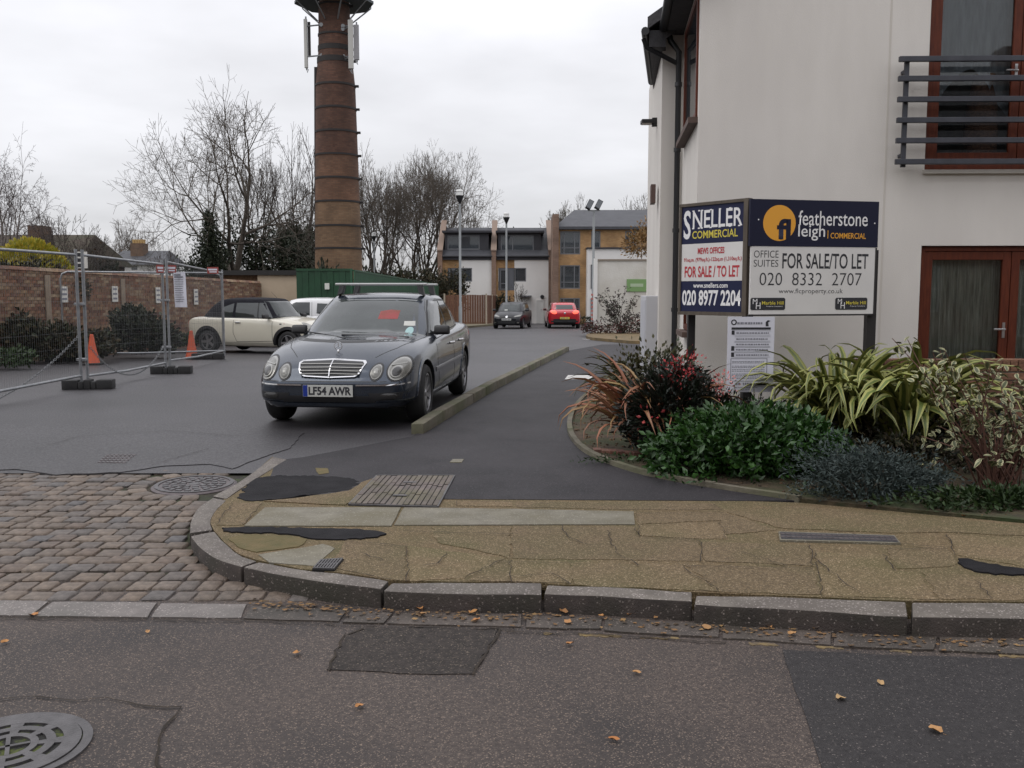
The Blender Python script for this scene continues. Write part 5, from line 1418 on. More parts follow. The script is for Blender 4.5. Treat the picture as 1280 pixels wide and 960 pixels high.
# ---------- estate agents' boards
M_NAVY = mat('board_navy', (.008, .009, .028), .55, spec=.25)
M_NAVY2 = mat('board_blue', (.012, .015, .050), .55, spec=.25)
M_BWHITE = mat('board_white', (.66, .64, .62), .45, c2=(.60, .58, .56), sc=2)
M_ORANGE = mat('logo_orange', (.72, .33, .03), .45)
M_REDL = mat('letter_red', (.42, .025, .035), .5)
M_YELL = mat('letter_yellow', (.60, .50, .06), .5)
M_WHL = mat('letter_white', (.74, .73, .73), .5)
M_BTIM = mat('board_timber', (.105, .085, .065), .8, c2=(.07, .055, .042), sc=10, stretch=(2, 2, .4))
M_POST = mat('sign_post_dark', (.016, .013, .013), .6)
A, Bp = at(941, 250, 8.62), at(1099, 255, 8.90)
rzf = math.atan2(Bp.y - A.y, Bp.x - A.x); W = (Bp - A).xy.length
zt, zb_ = at(944, 248.5, 8.62).z, at(941, 393, 8.62).z; Hh = zt - zb_
fb = thing('featherstone_board', 'estate agent board reading featherstone leigh commercial, for sale or to let', 'sign board', (A.x, A.y, zb_), rzf)
fb.name = 'agent_board'
sp = Hh * (1 - 213 / 530) ; sp = Hh * .595
MB().box(-.02, W + .0, 0, .03, sp + .0, Hh).build('blue_panel', M_NAVY, fb, local=True)
MB().box(.0, W - .02, .004, .03, 0, sp - .002).build('white_panel', M_BWHITE, fb, local=True)
m_ = MB(); m_.box(W - .02, W - .003, .002, .05, -.01, sp - .003); m_.box(-.005, W - .02, .006, .05, -.016, -.002); m_.build('batten', M_POST, fb, local=True)
zf = lambda py: Hh * (1 - (py - 30) / 531.0)          # rows and columns measured on an enlargement of the board
xf_ = lambda px: W * (px - 378) / 585.0
t = lambda s, x0, x1, y1, y0, m_, b=0, dy=-.0015, **k: text(s, fb, m_, xf_(x0), xf_(x1), zf(y1), zf(y0), dy, b, **k)
cxm, czm = xf_(501), zf(138); rr = .163
disc = MB().add([(cxm + rr * math.cos(a), -.001, czm + rr * math.sin(a)) for a in [i * 6.2832 / 48 for i in range(48)]], [tuple(range(48))]).build('logo_disc', M_ORANGE, fb, local=True)
t('fl', 490, 553, 213, 118, M_NAVY, .035, -.0025, name='logo_letters')
t('featherstone', 588, 911, 147, 78, M_WHL, .004); t('leigh', 588, 712, 217, 143, M_WHL, .004)
MB().box(xf_(724), xf_(727), -.0022, -.0008, zf(206), zf(168)).build('divider', M_ORANGE, fb, local=True)
t('COMMERCIAL', 738, 905, 206, 179, M_ORANGE, .012)
t('OFFICE', 390, 502, 298, 265, M_INK, -.006, .003); t('SUITES', 390, 502, 340, 308, M_INK, -.006, .003)
t('FOR SALE/TO LET', 520, 922, 348, 276, M_INK, .012, .003)
t('020  8332  2707', 418, 893, 426, 367, M_INK, -.008, .003)
t('www.flcproperty.co.uk', 507, 806, 470, 441, M_INK, -.004, .003)
for x0, x1 in ((378, 538), (772, 924)):
    a, b, c, d = xf_(x0) if x0 > 380 else .004, xf_(x1), zf(541), zf(484); rad = .012
    pts = [(a + rad, c), (b - rad, c), (b, c + rad), (b, d - rad), (b - rad, d), (a + rad, d), (a, d - rad), (a, c + rad)]
    pl = MB().hexa([(x, .001, z) for x, z in pts], [(x, .0035, z) for x, z in pts]).build('name_plate', M_INK, fb, local=True)
    w = x1 - x0
    t('M', x0 + w * .07, x0 + w * .2, 513, 489, M_WHL, .0, -.001); t('H', x0 + w * .16, x0 + w * .29, 536, 506, M_WHL, .0, -.0012)
    t('Marble Hill', x0 + w * .33, x0 + w * .95, 516, 500, M_YELL, .01, -.001)
    t('Property Consultants', x0 + w * .46, x0 + w * .93, 528, 521, M_WHL, .0, -.001)
for x, py in ((xf_(406), 124), (xf_(945), 132)):
    MB().lathe([(0, -.004), (.007, -.002), (.007, 0)], 8, (x, 0, zf(py)), axis='y').build('screw', M_WHL, fb, local=True)
# the other board of the V
C, D = at(853, 266, 9.32), at(931, 250, 8.72)
rzs = math.atan2(D.y - C.y, D.x - C.x); W2 = (D - C).xy.length
zt2, zb2 = at(931, 252, 8.72).z, at(931, 390.5, 8.72).z; H2 = zt2 - zb2
sb = thing('agent_board', 'estate agent board reading Sneller commercial, in a brown timber frame', 'sign board', (C.x, C.y, zb2), rzs)
a1, a2 = H2 * .645, H2 * .290
MB().box(0, W2, 0, .02, a1 + .001, H2).build('blue_panel', M_NAVY2, sb, local=True); MB().box(0, W2, .0005, .02, a2 + .001, a1 - .001).build('white_panel', M_BWHITE, sb, local=True)
MB().box(0, W2, 0, .02, 0, a2 - .001).build('blue_panel', M_NAVY2, sb, local=True)
m_ = MB(); m_.box(-.03, W2 + .05, -.012, .05, H2 + .001, H2 + .03); m_.box(-.03, W2 + .05, -.012, .05, -.035, -.001); m_.box(W2 + .001, W2 + .05, -.014, .052, -.001, H2 + .001); m_.box(-.03, -.001, -.01, .05, 0, H2)
m_.build('frame', M_BTIM, sb, local=True)
xg = lambda p: W2 * (p - 18) / 417.0
def ztop(p):  # the board tilts in the picture: rows measured at the left edge
    return H2 * (1 - (p - 178) / 727.0)
def ts(s, x0, x1, f0, f1, m_, b=0.0, **k): return text(s, sb, m_, xg(x0), xg(x1), H2 * f0, H2 * f1, -.0015, b, **k)
ts('S', 30, 80, .690, .965, M_WHL, .02); ts('NELLER', 94, 424, .79, .955, M_WHL, .012)
m_ = MB()                                                # serifs on the capitals
def serif(x, f, w=.02): m_.box(xg(x) - w * W2, xg(x) + w * W2, -.0017, -.0009, H2 * f - .006, H2 * f + .006)
for x in (97, 137, 157, 217, 277, 344): serif(x, .955, .017); serif(x, .79, .017)
for x in (404,): serif(x, .79, .017)
m_.build('serifs', M_WHL, sb, local=True)
ts('COMMERCIAL', 92, 396, .692, .765, M_YELL, .012)
ts('MEWS OFFICES', 132, 312, .545, .605, M_REDL, .03)
ts('91sq.m. (979sq.ft.)-122sq.m (1,310sq.ft.)', 36, 424, .465, .512, M_REDL, .02)
ts('FOR SALE / TO LET', 42, 412, .325, .432, M_REDL, .025)
ts('www.snellers.com', 105, 338, .225, .272, M_WHL, .02)
ts('020 8977 2204', 28, 424, .055, .205, M_WHL, .028)
m_ = MB()
m_.box(.0, .05, .0, .06, -.02, Hh + .0)
vp = thing('sign_posts', 'dark timber posts carrying the two agent boards', 'post', (A.x, A.y, 0))
vp.name = 'sign_support'
def post(x, y, z1, w=.075): MB().box(x - w / 2, x + w / 2, y - w / 2, y + w / 2, -.05, z1).build('post', M_POST, vp)
p = at(1085, 430, 8.98); post(p.x + .01, 8.98, zb_ + .6, .085)
p = at(862, 430, 9.36); post(p.x + .02, 9.40, zb2 + .5, .07)
p = at(933, 480, 8.78); post(p.x, 8.80, zb2 + .9, .085)
MB().box(D.x + .055, A.x - .022, 8.70, 8.76, zb_ - .02, zt + .0).build('corner_batten', M_POST, vp)
# notice sheet on its stake
p0, p1 = at(908, 490, 8.55), at(966, 490, 8.55); zt3, zb3 = at(937, 396, 8.55).z, at(937, 490, 8.55).z
nt = thing('notice_sheet', 'tall white printed notice with small pictograms hung below the agent boards', 'notice', (p0.x, 8.55, zb3), .0)
W3, H3 = p1.x - p0.x, zt3 - zb3
MB().box(0, W3, 0, .012, 0, H3).build('sheet', M_PAPER, nt, local=True)
nx = lambda p: W3 * (p - 125) / 470.0; nz = lambda p: H3 * (1 - (p - 50) / 805.0)
def bar(x0, x1, y0, y1, m_=M_INK, name='print_line'): return MB().box(nx(x0), nx(x1), -.002, -.0004, nz(y1), nz(y0)).build(name, m_, nt, local=True)
bar(162, 556, 162, 186)
m_ = MB(); m_.lathe([(.016, -.002), (.026, -.002), (.026, -.0004), (.016, -.0004)], 20, (nx(185), 0, nz(108)), axis='y', closed=True); m_.build('emblem', M_INK, nt, local=True)
m_ = MB(); m_.hexa([(nx(x), -.0004, nz(y)) for x, y in ((505, 150), (535, 150), (530, 110), (552, 92), (525, 85), (505, 105))], [(nx(x), -.002, nz(y)) for x, y in ((505, 150), (535, 150), (530, 110), (552, 92), (525, 85), (505, 105))]); m_.build('emblem', M_INK, nt, local=True)
rows = MB()
def scribble(mb, x0, x1, y, h):
    x = x0
    while x < x1 - 6:
        w = random.uniform(8, 26); mb.box(nx(x), nx(min(x + w, x1)), -.002, -.0004, nz(y + h / 2), nz(y - h / 2)); x += w + random.uniform(4, 8)
scribble(rows, 218, 470, 118, 22)
for y in (222, 286, 344, 400, 457):
    scribble(rows, 212, 540, y, 15)
    for yy in (y - 24, y + 22): rows.box(nx(195), nx(556), -.0016, -.0004, nz(yy + 1.5), nz(yy - 1.5))
for y in (525, 540, 575, 590, 612, 630, 660, 675, 692, 708): scribble(rows, 176, 505, y, 6)
for x0, x1 in ((160, 166), (524, 530)): rows.box(nx(x0), nx(x1), -.0016, -.0004, nz(740), nz(495))
for y in (495, 737): rows.box(nx(160), nx(530), -.0016, -.0004, nz(y + 2.5), nz(y - 2.5))
scribble(rows, 215, 262, 765, 22); scribble(rows, 290, 385, 765, 22); scribble(rows, 210, 450, 805, 6); scribble(rows, 260, 355, 830, 6)
tag(rows.build('small_print', M_INKG, nt, local=True), kind='stuff')
bar(435, 542, 757, 780)
for y0, y1 in ((195, 240), (362, 412), (430, 478)): bar(164, 194, y0, y1, M_INK, 'pictogram')
m_ = MB(); m_.lathe([(.008, -.002), (.014, -.002), (.014, -.0004), (.008, -.0004)], 16, (nx(170), 0, nz(750)), axis='y', closed=True); m_.build('emblem', M_INK, nt, local=True)
sx = at(932, 490, 8.6).x
MB().box(sx - .032 - p0.x, sx + .032 - p0.x, .014, .07, -zb3 - .05, H3 - .1).build('stake', M_POST, nt, local=True)
text('RIVERSIDE', sg, M_WHL, hx(787, LY) - sg.location.x, hx(805, LY) - sg.location.x, hz(360, LY) - sg.location.z, hz(355, LY) - sg.location.z, -.045) if False else None
MB().box(hx(787, LY), hx(803, LY), LY - .046, LY - .0405, hz(358.5, LY), hz(354.5, LY)).build('print_line', mat('pale_green_print', (.36, .45, .30), .6), sg)

# ---------- fallen leaves
M_LEAFO = pick_mat('fallen_leaf_orange', [(.40, .20, .07), (.34, .13, .035), (.42, .28, .13), (.26, .13, .05)], .7, 'obj')
def leaf_mesh(seed):
    r = random.Random(seed); mb = MB(); n = 10
    pts = []
    for i in range(n):
        a = i * 2 * math.pi / n; k = .030 * (1 + .35 * math.cos(a)) * r.uniform(.8, 1.15)
        pts.append((k * math.cos(a) * 1.25, k * math.sin(a), .006 + r.uniform(0, .012) + .014 * abs(math.sin(a)) * r.uniform(.3, 1)))
    mb.v = [(0, 0, .006)] + pts; mb.f = [(0, 1 + i, 1 + (i + 1) % n) for i in range(n)]; mb.mi = [0] * n
    k = len(mb.v); mb.add([(-.03, -.002, .006), (-.03, .002, .006), (-.058, .001, .010)], [(0, 1, 2)])
    return mb.mesh('fallen_leaf', fix=False)
lms = [leaf_mesh(i) for i in range(6)]
for m_ in lms: m_.materials.append(M_LEAFO)
ORD = 'first second third fourth fifth sixth seventh eighth ninth tenth eleventh twelfth thirteenth fourteenth fifteenth'.split()
def leaf(px, py, z, lab, grp, s=1.0):
    s *= .62
    p = G(px, py, flat=z); o = link_mesh('fallen_leaf', random.choice(lms)); o.location = (p.x, p.y, z); o.rotation_euler = (random.uniform(-.2, .2), random.uniform(-.2, .2), random.uniform(0, 6.28))
    o.scale = (s, s, s); tag(o, lab, 'leaf', grp)
for k, (px, py, s) in enumerate(sorted(((703, 765, 1.1), (711, 779, .9), (753, 771, .8), (788, 768, .8), (820, 772, .5), (880, 785, 1), (927, 780, .7), (962, 784, .8), (989, 794, 1), (1020, 786, 1.1), (1042, 786, 1.2), (525, 761, .9), (527, 769, .9), (590, 766, 1), (597, 776, .8)))):
    leaf(px, py, ZR + .012, 'orange fallen leaf in the gutter below the granite kerb, ' + ORD[k] + ' from the left', 'leaves in the gutter', s)
for (px, py, s), w in zip(((711, 806, .8), (794, 841, .7), (765, 925, .8), (1049, 874, .9), (1100, 854, .8), (1171, 915, 1.1), (372, 817, .9), (448, 884, .8), (43, 770, 1.1), (5, 804, .8), (185, 790, .6)), ('just beyond the faded yellow line', 'right of the square road patch', 'low in the picture, left of the resurfacing', 'at the left of the dark resurfacing', 'in the middle of the dark resurfacing', 'nearest to us on the dark resurfacing', 'just left of the square road patch', 'right of the round drain cover', 'by the flush stones at the far left', 'at the left edge of the picture', 'just below the flush stones')):
    leaf(px, py, ZR + .006, 'yellowish fallen leaf on the street tarmac, ' + w, 'leaves on the street', s)
for (px, py, s), w in zip(((1228, 646, .7), (1258, 645, .8), (1205, 645, .5)), ('middle', 'rightmost', 'leftmost and smallest')):
    leaf(px, py, .012, 'brown fallen leaf at the edge of the planting bed, ' + w + ' of three', 'leaves by the planting bed', s)

# small litter swept into the gutter and the corner of the kerb
mb = MB(); rl = random.Random(9)
gp_ = [G(*p, flat=ZR) for p in ((320, 750), (376, 757), (476, 765), (571, 768), (677, 770), (868, 784), (1000, 790), (1135, 800), (1290, 803))]
for _ in range(420):
    i = rl.randrange(len(gp_) - 1); t_ = rl.random(); p = gp_[i] * (1 - t_) + gp_[i + 1] * t_
    x, y = p.x + rl.gauss(0, .02), p.y - abs(rl.gauss(0, .07)); s_ = rl.uniform(.004, .013); a = rl.uniform(0, 6.28); z = ZR + .010 + rl.uniform(0, .004)
    mb.add([(x + s_ * math.cos(a + k * 1.57) * (1.5 if k % 2 else 1), y + s_ * math.sin(a + k * 1.57), z + rl.uniform(0, .006)) for k in range(4)], [(0, 1, 2, 3)])
o = mb.build('leaf_litter', pick_mat('litter', [(.10, .06, .03), (.20, .11, .045), (.05, .035, .022), (.28, .17, .07)], .9), fix=False); tag(o, kind='stuff')

# ================================================================== PLANTS
def leaf_cloud(pts, size, aspect=.45, fold=.25, up=.3, seed=1, jitter=.35, out=None, droop=0.0):
    """one folded leaf (two faces) at each point; returns vertices and faces"""
    r = np.random.default_rng(seed); pts = np.asarray(pts, float); n = len(pts)
    d = r.normal(size=(n, 3)); d /= np.linalg.norm(d, axis=1, keepdims=True)
    if out is not None:
        o = pts - np.asarray(out); o /= np.maximum(np.linalg.norm(o, axis=1, keepdims=True), 1e-6); d = d * .8 + o * .7
    d[:, 2] += up - droop; d /= np.linalg.norm(d, axis=1, keepdims=True)
    s = r.normal(size=(n, 3)); s -= d * (s * d).sum(1, keepdims=True); s /= np.maximum(np.linalg.norm(s, axis=1, keepdims=True), 1e-6)
    nn = np.cross(d, s); L = size * (1 + jitter * r.uniform(-1, 1, (n, 1))); w = L * aspect / 2
    base, tip = pts, pts + d * L
    mid = pts + d * L * .5; a = mid + s * w + nn * L * fold * .4; b = mid - s * w + nn * L * fold * .4
    v = np.stack([base, a, tip, b], 1).reshape(-1, 3)
    k = np.arange(n)[:, None] * 4
    f = np.concatenate([k + np.array([[0, 1, 2]]), k + np.array([[0, 2, 3]])], 0)
    return v, f
def np_mesh(name, v, f, mats, mi=None, smooth=False):
    me = bpy.data.meshes.new(name); f = np.asarray(f); m = f.shape[1]
    me.vertices.add(len(v)); me.vertices.foreach_set('co', np.asarray(v, np.float32).ravel())
    me.loops.add(f.size); me.loops.foreach_set('vertex_index', f.astype(np.int32).ravel())
    me.polygons.add(len(f)); me.polygons.foreach_set('loop_start', np.arange(0, f.size, m, dtype=np.int32))
    if mi is not None: me.polygons.foreach_set('material_index', np.asarray(mi, np.int32))
    for q in mats: me.materials.append(q)
    if smooth: me.polygons.foreach_set('use_smooth', np.ones(len(f), bool))
    me.update(calc_edges=True); return me
def tubes_np(P0, P1, R0, R1, n):
    P0, P1 = np.asarray(P0, float), np.asarray(P1, float); R0, R1 = np.asarray(R0, float)[:, None], np.asarray(R1, float)[:, None]
    d = P1 - P0; d /= np.maximum(np.linalg.norm(d, axis=1, keepdims=True), 1e-9)
    ref = np.where(np.abs(d[:, 2:3]) > .9, np.array([[1., 0, 0]]), np.array([[0, 0, 1.]]))
    a = np.cross(d, ref); a /= np.linalg.norm(a, axis=1, keepdims=True); b = np.cross(d, a)
    vs = []
    for P, Rr in ((P0, R0), (P1, R1)):
        for j in range(n):
            t = 2 * math.pi * j / n; vs.append(P + (a * math.cos(t) + b * math.sin(t)) * Rr)
    v = np.stack(vs, 1).reshape(-1, 3); k = np.arange(len(P0))[:, None] * 2 * n
    f = np.concatenate([k + np.array([[j, (j + 1) % n, n + (j + 1) % n, n + j]]) for j in range(n)], 0)
    return v, f
M_BARK = mat('bark_dark', (.050, .040, .032), .9, c2=(.075, .060, .046), sc=4)
M_TWIG = mat('twig', (.060, .048, .040), .9)
M_TWIGL = mat('pale_twig', (.095, .078, .062), .9)
M_TWIG2 = mat('birch_twig', (.085, .065, .062), .9)
M_BARKB = mat('birch_bark', (.20, .17, .15), .85, c2=(.07, .055, .05), sc=3)
def grow(seed, levels=8, trunk_len=.26, stems=1, side=(26, 46), lead=(6, 16), wob=.07, upw=.05, droop=0.0, ratio=.84, sr=.72, lean=0.0, more=.45, spread=.2):
    """a leader that keeps dividing: each node carries on and throws off one or two side limbs"""
    r = random.Random(seed); segs = []
    def branch(p, d, L, rad, lv):
        n = 3 if lv < 3 else 2
        for i in range(n):
            k = wob * (1 + .12 * lv)
            d = (d + Vector((r.gauss(0, k), r.gauss(0, k), r.gauss(0, k) + upw - droop * max(0, lv - 2) / levels))).normalized()
            q = p + d * (L / n); r2 = rad * (1 - .16 / n)
            segs.append((p, q, rad, r2, lv)); p, rad = q, r2
            if lv > 2 and i < n - 1 and r.random() < .5:           # short spurs
                c = d.copy(); ax = d.orthogonal(); ax.rotate(Matrix.Rotation(r.uniform(0, 6.28), 3, d)); c.rotate(Matrix.Rotation(R(r.uniform(28, 60)), 3, ax))
                segs.append((p, p + c * L * r.uniform(.25, .55), rad * .4, rad * .2, levels))
        if lv >= levels: return
        ph = r.uniform(0, 6.28); nk = 1 + (1 if r.random() < more else 0)
        for j in range(nk + 1):
            a = r.uniform(*lead) if j == 0 else r.uniform(*side)
            ax = d.orthogonal(); ax.rotate(Matrix.Rotation(ph + j * 2.4 + r.uniform(-.5, .5), 3, d)); c = d.copy(); c.rotate(Matrix.Rotation(R(a), 3, ax))
            branch(p, c, L * (ratio if j == 0 else sr) * r.uniform(.86, 1.12), rad * (.84 if j == 0 else .62), lv + 1)
    for k in range(stems):
        a = k * 6.28 / max(stems, 1) + r.uniform(-.4, .4); t = 0 if stems == 1 else r.uniform(.5, 1.3) * spread
        branch(Vector((.02 * k, .015 * k, 0)), Vector((math.cos(a) * t + lean, math.sin(a) * t, 1)).normalized(), trunk_len * r.uniform(.9, 1.1), .024 if stems == 1 else .017, 0)
    return segs
def bare_tree(label, base, H, Wd, seed, thick=1.0, rmin=.010, mats=(None, None), ivy=0, group='bare winter trees beyond the yard', name='bare_tree', leaves=None, **kw):
    segs = grow(seed, **kw); pts = np.array([s[1] for s in segs]); z1 = pts[:, 2].max()
    wx = np.percentile(pts[:, 0], 99) - np.percentile(pts[:, 0], 1)
    kz, kx = H / z1, Wd / wx
    o = thing(name, label, 'tree', tuple(base), 0, group); K = np.array([kx, kx, kz])
    arr0 = np.array([s[0] for s in segs]) * K; arr1 = pts * K; r0 = np.array([s[2] for s in segs]) * kz * thick; r1 = np.array([s[3] for s in segs]) * kz * thick; lv = np.array([s[4] for s in segs])
    r0, r1 = np.maximum(r0, rmin), np.maximum(r1, rmin * .8)
    bm_, tm_ = mats[0] or M_BARK, mats[1] or M_TWIG
    T = lv <= 0; B1 = (lv > 0) & (lv <= 3); B2 = lv > 3
    v, f = tubes_np(arr0[T], arr1[T], r0[T] * 1.05, r1[T] * 1.05, 9); link_mesh('trunk', np_mesh('trunk', v, f, [bm_], smooth=True), o)
    v1, f1 = tubes_np(arr0[B1], arr1[B1], r0[B1], r1[B1], 6); v2, f2 = tubes_np(arr0[B2], arr1[B2], r0[B2], r1[B2], 3)
    tag(link_mesh('limbs', np_mesh('limbs', v1, f1, [bm_]), o), kind='stuff')
    tag(link_mesh('crown', np_mesh('crown', v2, f2, [tm_]), o), kind='stuff')
    if ivy:
        q = np.concatenate([arr0[T | (B1 & (arr1[:, 2] < H * ivy))], arr1[T | (B1 & (arr1[:, 2] < H * ivy))]]); q = q[q[:, 2] < H * ivy]
        rr = np.random.default_rng(seed); q = np.repeat(q, 260, 0) + rr.normal(size=(len(q) * 260, 3)) * np.array([.28, .28, .5])
        v, f = leaf_cloud(q, .16, .8, seed=seed); tag(link_mesh('ivy', np_mesh('ivy', v, f, [M_IVY]), o), kind='stuff')
    if leaves:
        rr = np.random.default_rng(seed + 5); tips = arr1[B2 & (lv >= lv.max() - 1)]; q = tips[rr.integers(0, len(tips), leaves[0])] + rr.normal(size=(leaves[0], 3)) * .06
        v, f = leaf_cloud(q, leaves[1], .6, seed=seed); tag(link_mesh('leaves', np_mesh('leaves', v, f, [leaves[2]]), o), kind='stuff')
    return o
M_IVY = pick_mat('ivy_leaf', [(0.0108, 0.0168, 0.0072), (0.0180, 0.0252, 0.0108), (0.0270, 0.0348, 0.0132), (0.0132, 0.0192, 0.0096)], .6)
def shell_points(n, c, r, seed, flat=.0, lump=.22, inner=.45):
    """points spread through an uneven crown, denser towards its outside"""
    rr = np.random.default_rng(seed); d = rr.normal(size=(n, 3)); d /= np.linalg.norm(d, axis=1, keepdims=True)
    ph = rr.uniform(0, 6.28, (6, 3)); fr = rr.uniform(2, 5.5, (6, 3)); k = np.ones(n)
    for i in range(6): k += lump / 2.2 * np.sin((d * fr[i]).sum(1) * 1.6 + ph[i, 0])
    rad = (inner + (1 - inner) * rr.uniform(0, 1, n) ** .55) * k
    p = d * rad[:, None] * np.array(r); p[:, 2] = np.where(p[:, 2] < -r[2] * (1 - flat), -r[2] * (1 - flat) + rr.uniform(0, .1, n) * r[2], p[:, 2])
    return p + np.array(c)
def shrub(name, label, base, blobs, leaf, n, mats, cat='shrub', group=None, aspect=.45, stem=True, seed=1, up=.3, fold=.25, part='foliage', stems=7, inner=.45, lump=.22, stem_m=None):
    o = thing(name, label, cat, tuple(base), 0, group); pts = []
    for i, (cx, cy, cz_, rx, ry, rz_) in enumerate(blobs):
        w = rx * ry * rz_; pts.append(shell_points(int(n * w ** .67 / sum((b[3] * b[4] * b[5]) ** .67 for b in blobs)), (cx, cy, cz_), (rx, ry, rz_), seed + i, inner=inner, lump=lump))
    P = np.concatenate(pts); P = P[P[:, 2] > .02]
    ctr = np.array([np.mean([b[0] for b in blobs]), np.mean([b[1] for b in blobs]), min(b[2] for b in blobs)])
    v, f = leaf_cloud(P, leaf, aspect, fold, up, seed, out=ctr)
    tag(link_mesh(part, np_mesh(part, v, f, mats), o), kind='stuff')
    if stem:
        mb = MB(); r = random.Random(seed)
        for i in range(stems):
            b = r.choice(blobs); q = Vector((b[0] + r.uniform(-.6, .6) * b[3], b[1] + r.uniform(-.6, .6) * b[4], b[2] + r.uniform(0, .6) * b[5])); s_ = Vector((q.x * .35, q.y * .35, -.03))
            mb.tube([s_, (s_ + q) / 2 + Vector((r.uniform(-.05, .05), r.uniform(-.05, .05), 0)), q], [.014, .010, .005], 5)
        mb.build('stems', stem_m or M_BARK, o, local=True, fix=False)
    return o

M_BUSH = pick_mat('dark_bush_leaf', [(0.0108, 0.0156, 0.0084), (0.0180, 0.0252, 0.0120), (0.0270, 0.0330, 0.0132), (0.0300, 0.0210, 0.0120)], .6)
M_BUSH2 = pick_mat('mixed_bush_leaf', [(0.0180, 0.0270, 0.0090), (0.0360, 0.0330, 0.0120), (0.0510, 0.0360, 0.0150), (0.0210, 0.0180, 0.0108), (0.0120, 0.0180, 0.0072)], .65)
# ---------- planting bed on the corner
M_CHOI = pick_mat('bright_shrub_leaf', [(0.0129, 0.0426, 0.0061), (0.0206, 0.0659, 0.0087), (0.0106, 0.0325, 0.0061), (0.0324, 0.0930, 0.0122), (0.0177, 0.0542, 0.0078)], .42, spec=.5)
M_NAND = pick_mat('dark_shrub_leaf', [(0.0072, 0.0120, 0.0072), (0.0120, 0.0180, 0.0096), (0.0096, 0.0156, 0.0108), (0.0210, 0.0132, 0.0096)], .4, spec=.5)
M_BERRY = pick_mat('red_spray', [(.26, .012, .016), (.38, .03, .035), (.18, .018, .02), (.42, .08, .07)], .5)
M_LAV = pick_mat('grey_blue_leaf', [(0.0300, 0.0450, 0.0420), (0.0450, 0.0630, 0.0588), (0.0210, 0.0330, 0.0300), (0.0600, 0.0780, 0.0720)], .7)
M_GRASSY = pick_mat('weed_leaf', [(0.0150, 0.0350, 0.0075), (0.0250, 0.0500, 0.0100), (0.0125, 0.0250, 0.0060)], .6)
def Gp(px, py): return G(px, py, flat=.02)
ch_b = Gp(965, 606)
shrub('green_shrub', 'broad mid green leafy shrub in front of the notice sheet', (ch_b.x, ch_b.y + .45, 0),
      [(-.42, 0, .20, .34, .36, .26), (-.05, -.05, .23, .34, .36, .28), (.30, .0, .21, .34, .36, .25), (-.2, .25, .28, .36, .3, .22), (.2, .25, .30, .36, .3, .20), (.56, .1, .16, .24, .28, .19), (-.66, .1, .14, .2, .25, .16)], .066, 11500, [M_CHOI], aspect=.46, seed=11, up=.12, stems=12, lump=.42)
na = Gp(838, 582)
nd = shrub('berry_shrub', 'dark leaved shrub with clusters of red berries at the bed corner', (na.x, na.y + .25, 0),
      [(.02, 0, .44, .34, .28, .32), (.12, .1, .62, .27, .26, .22), (-.14, .1, .34, .24, .24, .24), (.2, .0, .34, .26, .24, .26)], .064, 6800, [M_NAND], aspect=.32, seed=23, up=.1, stems=9)
def sprays(root, centres, n, m, size, seed, spread=.13, name='berry_cluster'):
    rr = np.random.default_rng(seed); P = []
    for c in centres: P.append(np.array(c) + rr.normal(size=(n, 3)) * np.array([spread, spread * .7, spread * .8]))
    v, f = leaf_cloud(np.concatenate(P), size, .55, .3, .2, seed); tag(link_mesh(name, np_mesh(name, v, f, [m]), root), kind='stuff')
sprays(nd, [(.06, -.05, .80), (.16, -.05, .86), (.10, -.1, .74)], 75, M_BERRY, .03, 3, .06)
sprays(nd, [(-.20, -.18, .42), (.05, -.26, .36)], 10, M_BERRY, .04, 4, .05)
M_OLIVE = pick_mat('olive_leaf', [(0.0375, 0.0413, 0.0150), (0.0638, 0.0600, 0.0225), (0.0263, 0.0338, 0.0135), (0.0900, 0.0675, 0.0300)], .6)
sprays(nd, [(-.18, .9, .70), (.02, .9, .74), (.2, .95, .70)], 300, M_OLIVE, .05, 6, .12, 'upper_leaves')
n2 = at(886, 500, 8.3)
n2o = shrub('berry_shrub', 'small thin shrub with pinkish red sprays left of the notice sheet', (n2.x, 8.3, 0), [(0, 0, .40, .2, .2, .18), (.1, 0, .28, .34, .22, .24), (.45, .1, .25, .4, .22, .24)], .05, 3000, [M_NAND], aspect=.35, seed=31, stems=5)
M_PINK = pick_mat('pink_spray', [(.45, .06, .06), (.55, .16, .15), (.5, .25, .22), (.35, .03, .03)], .5)
sprays(n2o, [(-.07, -.1, .56), (.03, -.1, .60), (.11, -.05, .66)], 60, M_PINK, .03, 9, .055)
lv = Gp(1100, 632)
shrub('lavender_bush', 'low blue grey bush at the front of the planting bed', (lv.x, lv.y + .25, 0), [(-.22, 0, .15, .25, .2, .17), (.05, -.05, .15, .22, .2, .18), (.28, .05, .14, .22, .2, .15), (-.05, .2, .22, .28, .2, .14), (.46, .1, .10, .16, .18, .12)], .036, 9500, [M_LAV], aspect=.3, seed=41, up=.25, lump=.5, stems=8, part='foliage')
ug = Gp(1130, 560)
shrub('undergrowth', 'dark leafy undergrowth below the striped leaves and behind the green shrub', (ug.x - .25, 8.25, 0), [(-.5, 0, .22, .5, .25, .26), (.1, 0, .26, .5, .25, .3), (.7, 0, .24, .5, .25, .26)], .055, 4200, [M_NAND], 'undergrowth', seed=46, aspect=.45, stems=8)
ug = Gp(1195, 600)
shrub('undergrowth', 'dark low undergrowth at the foot of the cream edged shrub', (ug.x, ug.y + .35, 0), [(-.3, 0, .14, .34, .25, .18), (.3, 0, .14, .4, .25, .16), (.1, .5, .25, .6, .3, .3)], .05, 2600, [M_BUSH2], 'undergrowth', seed=47, aspect=.45, stems=6)
